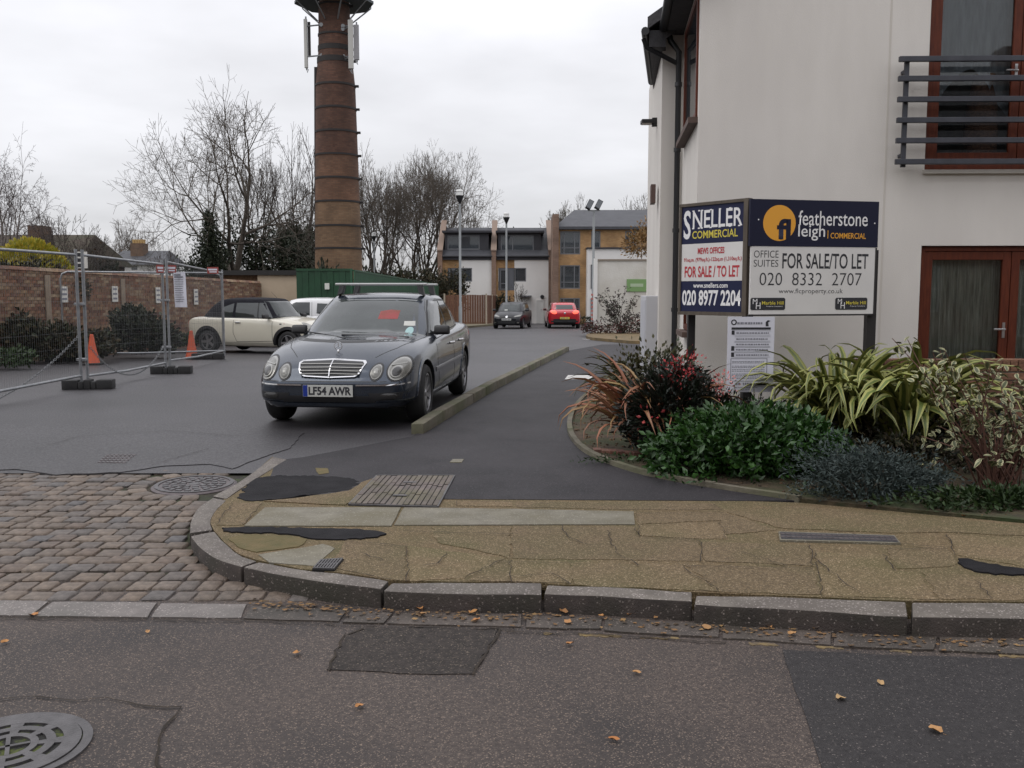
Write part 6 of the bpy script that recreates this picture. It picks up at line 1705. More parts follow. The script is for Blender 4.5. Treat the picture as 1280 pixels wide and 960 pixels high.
shrub('weed_clump', 'fresh green ground weeds at the right end of the bed', (Gp(1225, 640).x, Gp(1225, 640).y + .12, 0), [(0, 0, .05, .5, .16, .10), (.5, .05, .05, .5, .16, .12)], .05, 2600, [M_GRASSY], 'weeds', seed=43, stem=False, aspect=.4)
shrub('weed_clump', 'sparse green weeds along the brick strip in the bed', (Gp(790, 580).x, Gp(790, 580).y + .08, 0), [(0, 0, .02, .45, .08, .06)], .035, 500, [M_GRASSY], 'weeds', seed=44, stem=False, aspect=.4)

# sword-leaved clumps: every blade is a piece
def blade_mesh(L, w, curve, seed, kind):
    r = random.Random(seed); mb = MB(); n = 9; tw = r.uniform(-.5, .5)
    p = Vector((0, 0, 0)); a = R(r.uniform(78, 86)); rows = []
    for i in range(n + 1):
        t = i / n; ww = w * (min(1, .55 + t * 1.6)) * (1 - max(0, (t - .45) / .55) ** 1.6); ww = max(ww, .002)
        d = Vector((math.cos(a), 0, math.sin(a))); nrm = Vector((-math.sin(a), 0, math.cos(a))); s = Vector((0, 1, 0)) + nrm * tw * t; s.normalize()
        c = nrm * (-.25 * ww)
        rows.append([p - s * ww / 2 - c, p - s * ww * .22, p + s * ww * .22, p + s * ww / 2 - c])
        p = p + d * (L / n); a -= curve * (t ** 1.2) * (1.7 / n) * 2
    for q in rows: mb.v += [tuple(x) for x in q]
    for i in range(n):
        for j in range(3):
            mb.f.append((4 * i + j, 4 * i + j + 1, 4 * i + 5 + j, 4 * i + 4 + j)); mb.mi.append(0 if j == 1 else 1)
    return mb.mesh('leaf', fix=False, smooth=60)
M_BLG = mat('blade_green', (.095, .125, .028), .45, c2=(.065, .09, .02), sc=3, obj=.3)
M_BLY = mat('blade_yellow', (.29, .285, .085), .45, c2=(.20, .215, .06), sc=3, obj=.25)
M_BLR = pick_mat('blade_bronze', [(.20, .06, .035), (.30, .13, .065), (.12, .04, .03), (.32, .20, .08), (.22, .10, .05)], .5, 'obj')
M_BLR2 = pick_mat('blade_bronze_edge', [(.28, .11, .06), (.36, .19, .11), (.18, .07, .04), (.34, .24, .10)], .5, 'obj')
BV = [blade_mesh(1, .06, c, i, 0) for i, c in enumerate((.5, .9, 1.3, 1.7, 2.1, 2.5, 1.1, 1.9))]
def clump(name, label, base, n, L, w, spread, seed, mats, bias=(0, 0), nearest=300, cat='plant', group=None, cz_=0.0, curl=None):
    o = thing(name, label, cat, tuple(base), 0, group); r = random.Random(seed)
    ms = []
    for m_ in BV:
        m2 = m_.copy(); m2.name = 'leaf'
        for q in mats: m2.materials.append(q)
        ms.append(m2)
    for i in range(n):
        k = r.randrange(len(ms)) if curl is None else r.choice(curl)
        b = link_mesh('leaf', ms[k], o); ll = L * r.uniform(.6, 1.1); ww = w * r.uniform(.75, 1.2)
        a = r.uniform(0, 6.28); t = r.uniform(.02, spread)
        dx, dy = math.cos(a) + bias[0], math.sin(a) + bias[1]; a = math.atan2(dy, dx)
        b.rotation_euler = (r.uniform(-.4, .4), r.uniform(-.05, .6), a); b.scale = (ll, ww / .06, ll); b.location = (t * math.cos(a) * .6, t * math.sin(a) * .6, cz_)
    return o
ph = at(985, 540, 8.35)
clump('striped_flax', 'left clump of yellow striped sword leaves arching beside the notice', (ph.x + .46, 8.4, .16), 165, 1.12, .066, .34, 51, (M_BLG, M_BLY), (.05, -.3), curl=[3, 4, 5, 7, 2])
ph = at(1108, 540, 8.1)
clump('striped_flax', 'right clump of broad yellow green sword leaves around the tall sign post', (ph.x + .14, 8.1, .12), 120, 1.18, .10, .26, 52, (M_BLG, M_BLY), (.1, -.45), curl=[3, 4, 5, 7, 2])
ph = at(800, 520, 8.9)
clump('bronze_flax', 'clump of reddish bronze grassy leaves spilling over the bed edging', (ph.x + .04, 8.35, .05), 150, 1.0, .046, .32, 53, (M_BLR, M_BLR2), (-.18, -.3), curl=[2, 3, 4, 5, 7, 1])
ph = at(795, 480, 10.4)
clump('bronze_flax', 'far clump of bronze and olive leaves against the white flank', (ph.x + .12, 10.3, 0), 70, 1.0, .032, .28, 54, (M_BLR, M_OLIVE), (-.35, -.1), curl=[1, 2, 3, 4])
# variegated shrub
M_VARG = mat('variegated_green', (.085, .10, .045), .5, obj=.3)
M_VARW = mat('variegated_cream', (.33, .31, .17), .5, obj=.2)
lf = MB(); prof = [(0, .0), (.12, .20), (.35, .30), (.62, .27), (.85, .13), (1, 0)]
for i in range(5):
    (x0, w0), (x1, w1) = prof[i], prof[i + 1]; z0, z1 = -.25 * x0 ** 2, -.25 * x1 ** 2
    for sgn in (1, -1):
        a0, a1 = w0 * sgn, w1 * sgn; b0, b1 = a0 * .55, a1 * .55
        lf.add([(x0, b0, z0), (x1, b1, z1), (x1, 0, z1 - .05), (x0, 0, z0 - .05)], [(0, 1, 2, 3)], 0)
        lf.add([(x0, a0, z0 + .08 * abs(a0)), (x1, a1, z1 + .08 * abs(a1)), (x1, b1, z1), (x0, b0, z0)], [(0, 1, 2, 3)], 1)
lfm = lf.mesh('leaf', fix=False); lfm.materials.append(M_VARG); lfm.materials.append(M_VARW)
vg = Gp(1255, 628)
vo = thing('variegated_shrub', 'open twiggy shrub with cream edged leaves at the right edge', 'shrub', (vg.x + .22, vg.y + .5, 0))
mbs = MB(); r = random.Random(61); tips = []
for i in range(64):
    a = r.uniform(0, 6.28); sp_ = r.uniform(.1, 1.05); h = r.uniform(.12, 1.10)
    p0 = Vector((r.uniform(-.14, .14), r.uniform(-.14, .14), 0)); p2 = Vector((math.cos(a) * sp_ * .85 - .1, math.sin(a) * sp_ * .6, h)); p1 = (p0 + p2) / 2 + Vector((r.uniform(-.1, .1), r.uniform(-.08, .08), .12))
    mbs.tube([p0, p1, p2], [.008, .006, .003], 4); tips.append((p1, p2))
mbs.build('stems', mat('reddish_stem', (.10, .045, .03), .8), vo, local=True, fix=False)
lvv, lff, lmi = [], [], []
cnt = 0
for p1, p2 in tips:
    for k in range(14):
        t = r.uniform(.15, 1.02); p = p1 + (p2 - p1) * t + Vector((r.gauss(0, .03), r.gauss(0, .03), r.gauss(0, .03)))
        e = (r.uniform(-.6, .6), r.uniform(-.6, .9), r.uniform(0, 6.28)); s_ = r.uniform(.048, .075)
        if cnt < 296:
            q = link_mesh('leaf', lfm, vo); q.location = p; q.rotation_euler = e; q.scale = (s_,) * 3; cnt += 1
        else:
            Mx = Matrix.Translation(p) @ Matrix.Rotation(e[2], 4, 'Z') @ Matrix.Rotation(e[1], 4, 'Y') @ Matrix.Rotation(e[0], 4, 'X') @ Matrix.Scale(s_, 4)
            kk = len(lvv)
            lvv += [tuple(Mx @ v.co) for v in lfm.vertices]
            for pl in lfm.polygons: lff.append(tuple(i + kk for i in pl.vertices)); lmi.append(pl.material_index)
    r.shuffle(tips) if False else None
me = np_mesh('leaves', lvv, lff, [M_VARG, M_VARW], lmi); tag(link_mesh('leaves_beyond', me, vo), kind='stuff')

# ---------- plants along the brick wall and the yard
M_GOLD = pick_mat('golden_leaf', [(.42, .32, .03), (.32, .28, .03), (.20, .22, .03), (.50, .38, .05)], .5)
M_RUST = pick_mat('rusty_twig', [(.10, .05, .03), (.14, .08, .035), (.07, .04, .025), (.16, .12, .04)], .8)
b = G(30, 456); shrub('wall_bush', 'dark straggly bush at the foot of the wall on the far left', (b.x, b.y + .5, 0), [(-.4, 0, .45, .8, .5, .5), (.5, .1, .35, .6, .45, .4), (1.1, .2, .25, .5, .4, .3)], .11, 5200, [M_BUSH2], seed=71, group=None, aspect=.6)
b = G(160, 449); shrub('wall_bush', 'dark green bush against the brick wall between the fence posts', (b.x, b.y + .5, 0), [(0, 0, .5, .62, .45, .52), (-.15, .1, .75, .35, .35, .32), (.55, .1, .35, .45, .4, .34)], .10, 5600, [M_BUSH], seed=72, aspect=.6)
b = G(205, 441); shrub('wall_bush', 'low green weeds at the foot of the wall next to the cream car', (b.x, b.y + .3, 0), [(0, 0, .16, .8, .35, .22), (.7, .5, .14, .5, .35, .2)], .09, 2200, [M_GRASSY], 'weeds', seed=73, aspect=.6, stem=False)
b = G(10, 462); shrub('wall_bush', 'bright green weeds below the dark bush at the left edge', (b.x, b.y, 0), [(0, 0, .14, .5, .3, .2)], .08, 900, [M_GRASSY], 'weeds', seed=74, aspect=.6, stem=False)
b = at(40, 330, 24); shrub('golden_bush', 'domed bush with golden yellow top showing over the brick wall', (b.x, 24, 0), [(-.1, 0, 1.6, 1.05, .9, 1.14)], .10, 7000, [M_GOLD], seed=75, aspect=.6, lump=.08, inner=.8)
b = at(20, 330, 22.2); shrub('hedge', 'brownish green hedge growing over the top of the wall at the left', (b.x, 22.2, 0), [(-.9, 0, 1.75, 1.0, .5, .55), (.2, .2, 1.65, .8, .4, .5), (.9, .6, 1.5, .5, .4, .45)], .10, 6500, [M_BUSH2], seed=76, aspect=.55)
b = at(128, 320, 44); shrub('laurel_bush', 'dark green laurel rising behind the wall by the distant house', (b.x, 44, gz(44)), [(0, 0, 1.8, .85, .7, 1.5), (.5, 0, 1.5, .8, .7, 1.1)], .2, 4200, [M_BUSH], seed=77, aspect=.6)
b = at(405, 340, 42); shrub('shaggy_shrub', 'arching green shrub at the foot of the brick chimney', (b.x, 42, gz(42)), [(0, 0, 2.1, .85, .7, .95), (.6, 0, 1.9, .7, .6, .7), (-.7, 0, 1.6, .5, .5, .8)], .2, 2600, [M_BUSH], seed=78, aspect=.3)
b = at(563, 370, 60); shrub('leafy_bush', 'yellowing bush in front of the left terraced house', (b.x, 60, gz(60)), [(0, 0, 1.9, 1.0, .8, 1.5), (.5, 0, 2.6, .7, .6, 1.0), (-.8, 0, 2.2, .8, .7, 1.2)], .17, 2600, [M_BUSH2], seed=79, aspect=.5, inner=.3)
b = at(500, 345, 62); shrub('leafy_bush', 'wide bank of olive shrubs behind the green slatted fence', (b.x, 62, gz(62)), [(-1.8, 0, 2.2, 1.5, .8, 1.3), (.3, 0, 2.4, 1.5, .8, 1.3), (2.0, 0, 2.2, 1.2, .8, 1.4)], .2, 6000, [M_BUSH2], seed=80, aspect=.5)
b = at(632, 390, 64.5); shrub('leafy_bush', 'small dark evergreen bush beside the right terraced house door', (b.x - .2, 64.5, gz(64)), [(0, 0, 1.2, .55, .5, .75), (.1, 0, .6, .5, .5, .6)], .14, 1400, [M_BUSH], seed=81, aspect=.6)
b = at(775, 410, 39); ws = thing('wall_shrub', 'loose purple leaved shrub in front of the low white wall', 'shrub', (b.x, 38.9, gz(39) + .08))
mb = MB(); r = random.Random(82); P = []
for i in range(26):
    a = r.uniform(-1.0, 1.0); h = r.uniform(.5, 2.25) * (1 - .25 * abs(a)); q = Vector((a * .95, r.uniform(-.25, .25), h)); s_ = Vector((r.uniform(-.2, .2), 0, 0)); m_ = (s_ + q) / 2 + Vector((-.1 * a, 0, .15))
    mb.tube([s_, m_, q], [.018, .012, .006], 4); P += [tuple(m_ + (q - m_) * r.uniform(.1, 1.05) + Vector((r.gauss(0, .07), r.gauss(0, .07), r.gauss(0, .06)))) for _ in range(26)]
mb.build('stems', M_BARK, ws, local=True, fix=False)
v, f = leaf_cloud(P, .13, .42, seed=82, up=-.1); tag(link_mesh('foliage', np_mesh('foliage', v, f, [pick_mat('purple_leaf', [(.045, .035, .035), (.07, .05, .05), (.04, .05, .03), (.09, .06, .055)], .6)]), ws), kind='stuff')
b = at(768, 412, 38.4); shrub('ground_plants', 'low dark plants with red tinges along the foot of the white wall', (b.x, 38.6, gz(38.5) + .1), [(-.9, 0, .2, .4, .2, .3), (0, 0, .16, .6, .2, .22), (.8, 0, .25, .5, .2, .35)], .10, 1500, [pick_mat('ground_leaf', [(.03, .045, .02), (.05, .03, .03), (.12, .03, .03), (.03, .035, .02)], .6)], 'plants', seed=83, aspect=.5, stem=False)
b = at(795, 318, 46); shrub('climber', 'orange brown climber hanging over the white wall near the building', (hx(797, 41), 41, gz(41)), [(0, 0, 3.9, .75, .5, .55), (.6, 0, 4.3, .8, .5, .8)], .12, 1800, [pick_mat('rust_leaf', [(.24, .13, .04), (.16, .09, .03), (.30, .17, .06), (.10, .08, .03)], .6)], seed=84, aspect=.5, inner=.2)
b = at(741, 404, 62); shrub('ground_plants', 'low green hedge at the foot of the orange brick block', (hx(729, 61), 61, gz(61)), [(0, 0, .25, .9, .3, .3)], .12, 700, [M_BUSH], 'plants', seed=85, aspect=.5, stem=False)

# ---------- trees
def tb(px, Y): return (hx(px, Y), Y, gz(Y))
def th(py, Y): return hz(py, Y) - gz(Y)
bare_tree('large bare tree with spreading twigs left of the brick chimney', tb(296, 48), th(88, 48), 9.4, 101, .9, .007, levels=8, lean=-.16, trunk_len=.27, more=.66, sr=.78, side=(34, 62), mats=(M_BARK, M_TWIGL))
bare_tree('slim bare tree between the big tree and the ivy covered tree', tb(322, 53), th(160, 53), 5.0, 202, .8, .007, levels=7, stems=2, more=.4)
bare_tree('bare tree with ivy clad trunk standing close to the chimney', tb(374, 55), th(150, 55), 5.6, 103, .8, .008, levels=7, stems=2, ivy=.42, more=.45)
bare_tree('tall many stemmed bare tree right of the brick chimney', tb(522, 75), th(171, 75), 9.8, 304, .75, .009, levels=8, stems=5, spread=.55, more=.62, trunk_len=.27, side=(28, 54), mats=(M_BARK, M_TWIGL))
bare_tree('bare tree partly hidden by the right side of the chimney', tb(474, 72), th(178, 72), 5.6, 205, .75, .009, levels=7, stems=4, spread=.5, more=.55, side=(28, 52), mats=(M_BARK, M_TWIGL))
bare_tree('bare tree behind the roof of the left terraced house', tb(588, 88), th(232, 88), 6.2, 106, .7, .011, levels=7, stems=2, mats=(M_BARK, M_TWIGL))
bare_tree('dense rounded bare tree behind the gap between houses and block', tb(697, 98), th(238, 98), 6.6, 107, .7, .013, levels=7, stems=5, spread=.45, leaves=(900, .16, M_OLIVE), mats=(M_BARK, M_TWIGL))
bare_tree('bare tree showing above the roof of the orange brick block', tb(787, 98), th(242, 98), 8.0, 108, .7, .012, levels=7, stems=4, spread=.45, mats=(M_BARK, M_TWIGL))
bare_tree('drooping birch tree at the left edge of the yard', tb(4, 42), th(150, 42), 4.6, 109, .7, .006, (M_BARKB, M_TWIG2), levels=8, droop=.34, stems=2, more=.4, name='birch_tree')
bare_tree('smaller drooping birch tree behind the golden bush', tb(44, 46), th(222, 46), 4.4, 110, .7, .006, (M_BARKB, M_TWIG2), levels=8, droop=.34, stems=2, more=.4, name='birch_tree')
bare_tree('low bare bush tree with last leaves over the old house roof', tb(82, 34), th(258, 34), 3.6, 111, .6, .007, levels=6, stems=5, spread=.5, leaves=(45, .12, M_RUST))
bare_tree('small rounded bare tree far away behind the distant house', tb(157, 95), th(268, 95), 4.8, 112, .7, .011, levels=7, stems=4, spread=.4, mats=(M_BARK, M_TWIGL))
bare_tree('small sparse bare tree in front of the dark conifer', tb(212, 52), th(282, 52), 3.4, 113, .7, .007, levels=6, stems=3, spread=.4)
bare_tree('tiny young bare tree before the white terraced house', tb(649, 64), th(350, 64), 1.7, 114, .5, .010, levels=5, group='street trees')
def evergreen(label, px, Y, top, blobs, n, seed, leaf=.2, mats=None):
    base = tb(px, Y); o = thing('evergreen_tree', label, 'tree', base, 0, 'dark evergreens behind the wall'); H = th(top, Y)
    pts = [shell_points(int(n * (b[3] * b[4] * b[5]) ** .67), b[:3], b[3:], seed + i, inner=.3, lump=.42) for i, b in enumerate(blobs)]
    P = np.concatenate(pts); P = P[P[:, 2] > .2]
    v, f = leaf_cloud(P, leaf, .4, seed=seed, up=.0, droop=.3); tag(link_mesh('crown', np_mesh('crown', v, f, mats or [M_IVY]), o), kind='stuff')
    MB().tube([(0, 0, -.2), (.05, 0, H * .4), (0, 0, H * .85)], [.2, .13, .04], 8).build('trunk', M_BARK, o, local=True)
evergreen('pointed dark conifer with a drooping tip left of the big bare tree', 265, 46, 240, [(0, 0, 1.8, 1.3, 1, 1.5), (.0, 0, 3.2, .85, .8, 1.2), (.05, 0, 4.4, .5, .5, .9), (.08, 0, 5.3, .3, .3, .5), (-.05, 0, 5.6, .16, .16, .25), (-.9, 0, 1.6, .7, .7, 1.4), (.8, 0, 1.5, .8, .7, 1.1)], 3600, 121, .17)
evergreen('broad dark evergreen mass below the bare trees', 322, 50, 285, [(-1.0, 0, 3.0, 1.3, .8, 2.3), (.8, .3, 3.3, 1.3, .8, 2.3), (2.2, .2, 2.6, 1.1, .8, 2.0), (-2.3, .3, 2.5, 1.0, .8, 1.7), (0, .2, 1.4, 2.4, .9, 1.3)], 2600, 122, .2)
evergreen('ivy smothered evergreen beside the chimney cable', 385, 52, 285, [(-.5, 0, 2.8, .9, .7, 2.3), (.3, 0, 2.2, .8, .7, 1.9)], 2600, 123, .2)
evergreen('rounded dark evergreen behind the lamp right of the chimney', 488, 74, 310, [(0, 0, 2.2, 1.6, 1, 1.7), (1.4, 0, 1.7, 1.2, 1, 1.3)], 1700, 124, .24)
evergreen('small pointed conifer behind the terraced roofs', 590, 86, 268, [(0, 0, 5.6, .6, .6, 1.6), (0, 0, 3, .9, .9, 2)], 1700, 125, .24)
evergreen('dark evergreen between the terraced houses and the block', 678, 92, 268, [(0, 0, 4.6, 1.0, .8, 2.4), (.3, 0, 6.6, .6, .6, 1.2)], 1700, 126, .24)
evergreen('dark little conifer tip above the right terraced house', 645, 90, 276, [(0, 0, 5.4, .5, .5, 1.9)], 1700, 127, .24)
b = at(250, 335, 75)
wd_ = shell_points(9000, (0, 0, 0), (34, 4, 3.2), 131, inner=.1, lump=.35); v, f = leaf_cloud(wd_, .55, .6, seed=131)
o = link_mesh('distant_greenery', np_mesh('distant_greenery', v, f, [M_BUSH2])); o.location = (-18, 100, gz(100) + 1.2); tag(o, kind='stuff')
# moss and grass tufts in the joints at the kerb

# ================================================================== CARS
M_TYRE = mat('tyre_rubber', (.012, .012, .013), .8, c2=(.020, .020, .020), sc=14)
M_RIM = mat('alloy_rim', (.30, .30, .31), .38, metal=.75)
M_RIMD = mat('dark_alloy', (.13, .13, .135), .4, metal=.7)
M_GLS = mat('car_glass', (.030, .036, .036), .04, spec=.6, coat=.4)
M_GLSF = mat('windscreen_glass', (.046, .054, .053), .04, spec=.45, coat=.1, c2=(.018, .022, .022), sc=1.4, r2=.07)
M_CHR = mat('chrome', (.66, .66, .67), .16, metal=.95)
M_TRIM = mat('black_trim', (.012, .012, .013), .5)
M_UND = mat('car_underside', (.008, .008, .008), .9)
M_HLR = mat('headlamp_reflector', (.15, .147, .132), .3, metal=.3, coat=.2)
M_HLD = mat('headlamp_ring', (.25, .245, .225), .25, metal=.5, coat=.4)
M_HLK = mat('headlamp_core', (.035, .034, .033), .25, metal=.2, coat=.15)
M_PLW = mat('plate_white', (.47, .47, .44), .5, spec=.3)
M_PLY = mat('plate_yellow', (.62, .45, .04), .4)
M_EU = mat('plate_blue', (.01, .03, .22), .4)
M_RLT = mat('rear_light_red', (.45, .02, .015), .2, coat=.8)
M_RON = mat('rear_light_lit', (.5, .03, .02), .2, emit=(1, .10, .06), est=1.6)

def pch(xs, ys):
    """a smooth curve through the points that does not overshoot"""
    xs, ys = np.array(xs, float), np.array(ys, float); h = np.diff(xs); d = np.diff(ys) / h; m = np.zeros(len(xs)); m[0], m[-1] = d[0], d[-1]
    for i in range(1, len(xs) - 1):
        m[i] = 0 if d[i - 1] * d[i] <= 0 else 2 * d[i - 1] * d[i] / (d[i - 1] + d[i])
    def f(x):
        i = int(np.clip(np.searchsorted(xs, x) - 1, 0, len(h) - 1)); t = (np.clip(x, xs[0], xs[-1]) - xs[i]) / h[i]
        return float((1 + 2 * t) * (1 - t) ** 2 * ys[i] + t * (1 - t) ** 2 * h[i] * m[i] + t * t * (3 - 2 * t) * ys[i + 1] + t * t * (t - 1) * h[i] * m[i + 1])
    return f
SEC = [(0, 'b', 0), (.55, 'b', 0), (.84, 'b', .0), (.945, 'b', .07), (.985, 's', .22), (1.0, 's', .46), (.992, 's', .70), (.965, 's', .90), (.915, 's', 1.0), (.80, 't', .42), (.55, 't', .78), (.28, 't', .95), (0, 't', 1.0)]
def car_shell(P):
    """body below the windows: sections lofted along the car; nose at +x"""
    L, W = P['L'], P['W'] / 2
    xs = [s[0] for s in P['st']]
    hw, zb, zs, zt = (pch(xs, [s[k] for s in P['st']]) for k in (1, 2, 3, 4))
    N = 64; u = np.linspace(0, 1, N); X = -L / 2 + L * (.5 - .5 * np.cos(u * math.pi)) * 1.0
    X = .35 * (-L / 2 + L * u) + .65 * X
    # finer section
    k = []
    for i in range(len(SEC) - 1):
        for j in range(3): k.append(i + j / 3)
    k.append(len(SEC) - 1)
    av = pch(range(len(SEC)), [s[0] for s in SEC]) if False else None
    aa = np.array([s[0] for s in SEC])
    def cat(vals, t):
        i = int(min(math.floor(t), len(vals) - 2)); f = t - i; g = lambda q: vals[max(0, min(len(vals) - 1, q))]
        p0, p1, p2, p3 = g(i - 1), g(i), g(i + 1), g(i + 2)
        return .5 * (2 * p1 + (p2 - p0) * f + (2 * p0 - 5 * p1 + 4 * p2 - p3) * f * f + (3 * p1 - p0 - 3 * p2 + p3) * f ** 3)
    M = len(k); V = []
    front, rear = pch(*zip(*P['front'])), pch(*zip(*P['rear']))
    for x in X:
        h, b, s, t = hw(x) * W, zb(x), zs(x), zt(x); zz = []
        for a, kind, q in SEC: zz.append(b + q if kind == 'b' else (b + q * (s - b) if kind == 's' else s + q * (t - s)))
        half = []
        for t_ in k:
            y = max(0, cat([q[0] for q in SEC], t_)) * h; z = cat(zz, t_)
            wf = np.clip((x - (L / 2 - P.get('fw', .8))) / P.get('fw', .8), 0, 1) ** 1.5; wr = np.clip((-x - (L / 2 - P.get('rw', .7))) / P.get('rw', .7), 0, 1) ** 1.5
            half.append((x + front(z) * wf - rear(z) * wr, y, z))
        ring = half + [(p[0], -p[1], p[2]) for p in half[-2:0:-1]]
        V += ring
    n = 2 * M - 2; F = []
    for i in range(N - 1):
        for j in range(n): F.append((i * n + j, i * n + (j + 1) % n, (i + 1) * n + (j + 1) % n, (i + 1) * n + j))
    for e in (0, N - 1):
        for j in range(M - 1):
            a, b = e * n + j, e * n + j + 1; c, d = e * n + (n - j - 1) % n, e * n + (n - j) % n
            F.append((a, b, c, d) if len({a, b, c, d}) == 4 else tuple(dict.fromkeys((a, b, c, d))))
    return V, [f for f in F if len(set(f)) > 2]
def car_cabin(P):
    """roof and pillars: rings stacked from the belt line to the roof"""
    V, F = [], []; n = 72; rings = []
    ts = [0, .12, .3, .5, .7, .85, .95, 1.0]
    for i, t in enumerate(ts):
        z, xf, xr, hw = (float(np.interp(t, P['cab_t'], P[c])) for c in ('cab_z', 'cab_f', 'cab_r', 'cab_w'))
        rings.append((z, xf, xr, hw, 1.0))
    z, xf, xr, hw, _ = rings[-1]; zr = P['roof']
    for s in (.96, .9, .8, .6, .35, .12): rings.append((z + (zr - z) * (1 - s ** 2) ** .8, None, None, None, s))
    xf1, xr1, hw1 = rings[len(ts) - 1][1:4]
    for z, xf, xr, hw, s in rings:
        if xf is None: xf, xr, hw = (xf1 + xr1) / 2 + (xf1 - xr1) / 2 * s, (xf1 + xr1) / 2 - (xf1 - xr1) / 2 * s, hw1 * s
        e = P.get('cab_e', 5.5)
        for j in range(n):
            a = 2 * math.pi * (j + .5) / n; c, s_ = math.cos(a), math.sin(a)
            X = abs(c) ** (2 / e) * (1 if c > 0 else -1); Y = abs(s_) ** (2 / e) * (1 if s_ > 0 else -1)
            bow = P.get('bow', .10) * (1 - Y * Y)
            x = (xf + xr) / 2 + (xf - xr) / 2 * X + (bow if X > 0 else -bow * .6) * abs(X); y = hw * Y * (1 - P.get('taper', .07) * max(0, -X) ** 2 - .03 * max(0, X) ** 2)
            V.append((x, y, z + P.get('dome', 0) * 0))
    m = len(rings)
    for i in range(m - 1):
        for j in range(n): F.append((i * n + j, i * n + (j + 1) % n, (i + 1) * n + (j + 1) % n, (i + 1) * n + j))
    F.append(tuple((m - 1) * n + j for j in range(n))); F.append(tuple(range(n - 1, -1, -1)))
    return V, F
class Car:
    def __init__(s, name, label, cat, P, loc, rz, paint, roofpaint=None):
        s.P, s.o = P, thing(name, label, cat, loc, rz)
        s.paint = paint
        V, F = car_shell(P); Vc, Fc = car_cabin(P)
        body = link_mesh('body', MB().add(V, F).mesh('body'), s.o, [paint, M_UND])
        R_ = P['wr']; cut = MB()
        for x in P['axles']:
            for sg in (1, -1):
                cut.lathe([(R_ + .055, sg * (P['W'] / 2 - .34)), (R_ + .055, sg * (P['W'] / 2 + .2))], 36, (x, 0, R_ * .97), axis='y')
        c = link_mesh('cut', cut.mesh('cut')); md = body.modifiers.new('b', 'BOOLEAN'); md.object = c; md.operation = 'DIFFERENCE'; md.solver = 'EXACT'
        c.parent = s.o; bpy.context.view_layer.update()
        me = bpy.data.meshes.new_from_object(body.evaluated_get(bpy.context.evaluated_depsgraph_get())); body.modifiers.clear(); body.data = me; me.name = 'body'
        KIDS[s.o.name] = [q for q in KIDS.get(s.o.name, []) if q is not c]; bpy.data.objects.remove(c)
        me.materials.clear(); me.materials.append(paint); me.materials.append(M_UND)
        for p in me.polygons:
            cc = p.center; p.material_index = 0
            for x in P['axles']:
                if all(math.hypot(me.vertices[i].co.x - x, me.vertices[i].co.z - R_ * .97) < R_ + .0575 for i in p.vertices): p.material_index = 1
            if p.normal.z < -.8 and cc.z < .35: p.material_index = 1
            p.use_smooth = True
        me.set_sharp_from_angle(angle=R(38))
        cab = link_mesh('cabin', MB().add(Vc, Fc).mesh('cabin', smooth=48), s.o, roofpaint or paint)
        s.body = body
        nb = len(V)
        s.bv = BVHTree.FromPolygons([Vector(v) for v in V] + [Vector(v) for v in Vc], [tuple(f) for f in F] + [tuple(i + nb for i in f) for f in Fc])
        s.wheels()
    def hit(s, a, p, q):
        o, d = {'F': ((9, p, q), (-1, 0, 0)), 'R': ((-9, p, q), (1, 0, 0)), 'L': ((p, 9, q), (0, -1, 0)), 'D': ((p, -9, q), (0, 1, 0)), 'T': ((p, q, 9), (0, 0, -1))}[a]
        h = s.bv.ray_cast(Vector(o), Vector(d)); d = Vector(d)
        if h[0] is None:
            mid = Vector(o) + d * (9 - .45); r_ = s.bv.find_nearest(mid); return r_[0], -d
        return h[0], -d
    def patch(s, name, m, poly, ax, off=.004, parent=None, thick=.012, bulge=0.0, step=.035, smooth=60, rings=5):
        """a piece lying on the car's surface, outline given in the view along one axis"""
        P = resample(poly, step); n = len(P); c = sum((Vector(p) for p in P), Vector((0, 0))) / n
        V, F = [], []
        for k in range(rings):
            t = 1 - k / rings
            for p in P:
                q = c + (p - c) * t; h, d = s.hit(ax, q.x, q.y); V.append(h + d * (off + bulge * (1 - t * t)))
        h, d = s.hit(ax, c.x, c.y); V.append(h + d * (off + bulge))
        for k in range(rings - 1):
            for i in range(n): F.append((k * n + i, k * n + (i + 1) % n, (k + 1) * n + (i + 1) % n, (k + 1) * n + i))
        for i in range(n): F.append(((rings - 1) * n + i, (rings - 1) * n + (i + 1) % n, rings * n))
        b = len(V)
        for i in range(n): V.append(V[i] - d * (off + thick))
        for i in range(n): F.append((i, (i + 1) % n, b + (i + 1) % n, b + i))
        return MB().add(V, F).build(name, m, parent or s.o, local=True, smooth=smooth)
    def strip(s, name, m, line, ax, w, off=.003, parent=None, thick=.01, step=.05, both=False):
        P = resample(line, step, False); mb = MB()
        for sg in ((1, -1) if both else (1,)):
            V = []
            for i, p in enumerate(P):
                d = (P[min(i + 1, len(P) - 1)] - P[max(i - 1, 0)]).normalized(); nn = Vector((-d.y, d.x)) * w / 2
                for q in (p - nn, p + nn):
                    h, dd = s.hit(ax, q.x, q.y); V += [h + dd * off, h - dd * thick]
            if sg < 0: V = [Vector((v.x, -v.y, v.z)) for v in V]
            F = []
            for i in range(len(P) - 1):
                a, b = 4 * i, 4 * i + 4; F += [(a, b, b + 2, a + 2), (a, a + 1, b + 1, b), (a + 2, b + 2, b + 3, a + 3)]
            F += [(0, 2, 3, 1), (len(V) - 4, len(V) - 3, len(V) - 1, len(V) - 2)]
            mb.add(V, F)
            if both and sg > 0 : 
                mb.build(name, m, parent or s.o, local=True); mb = MB()
        return mb.build(name, m, parent or s.o, local=True)
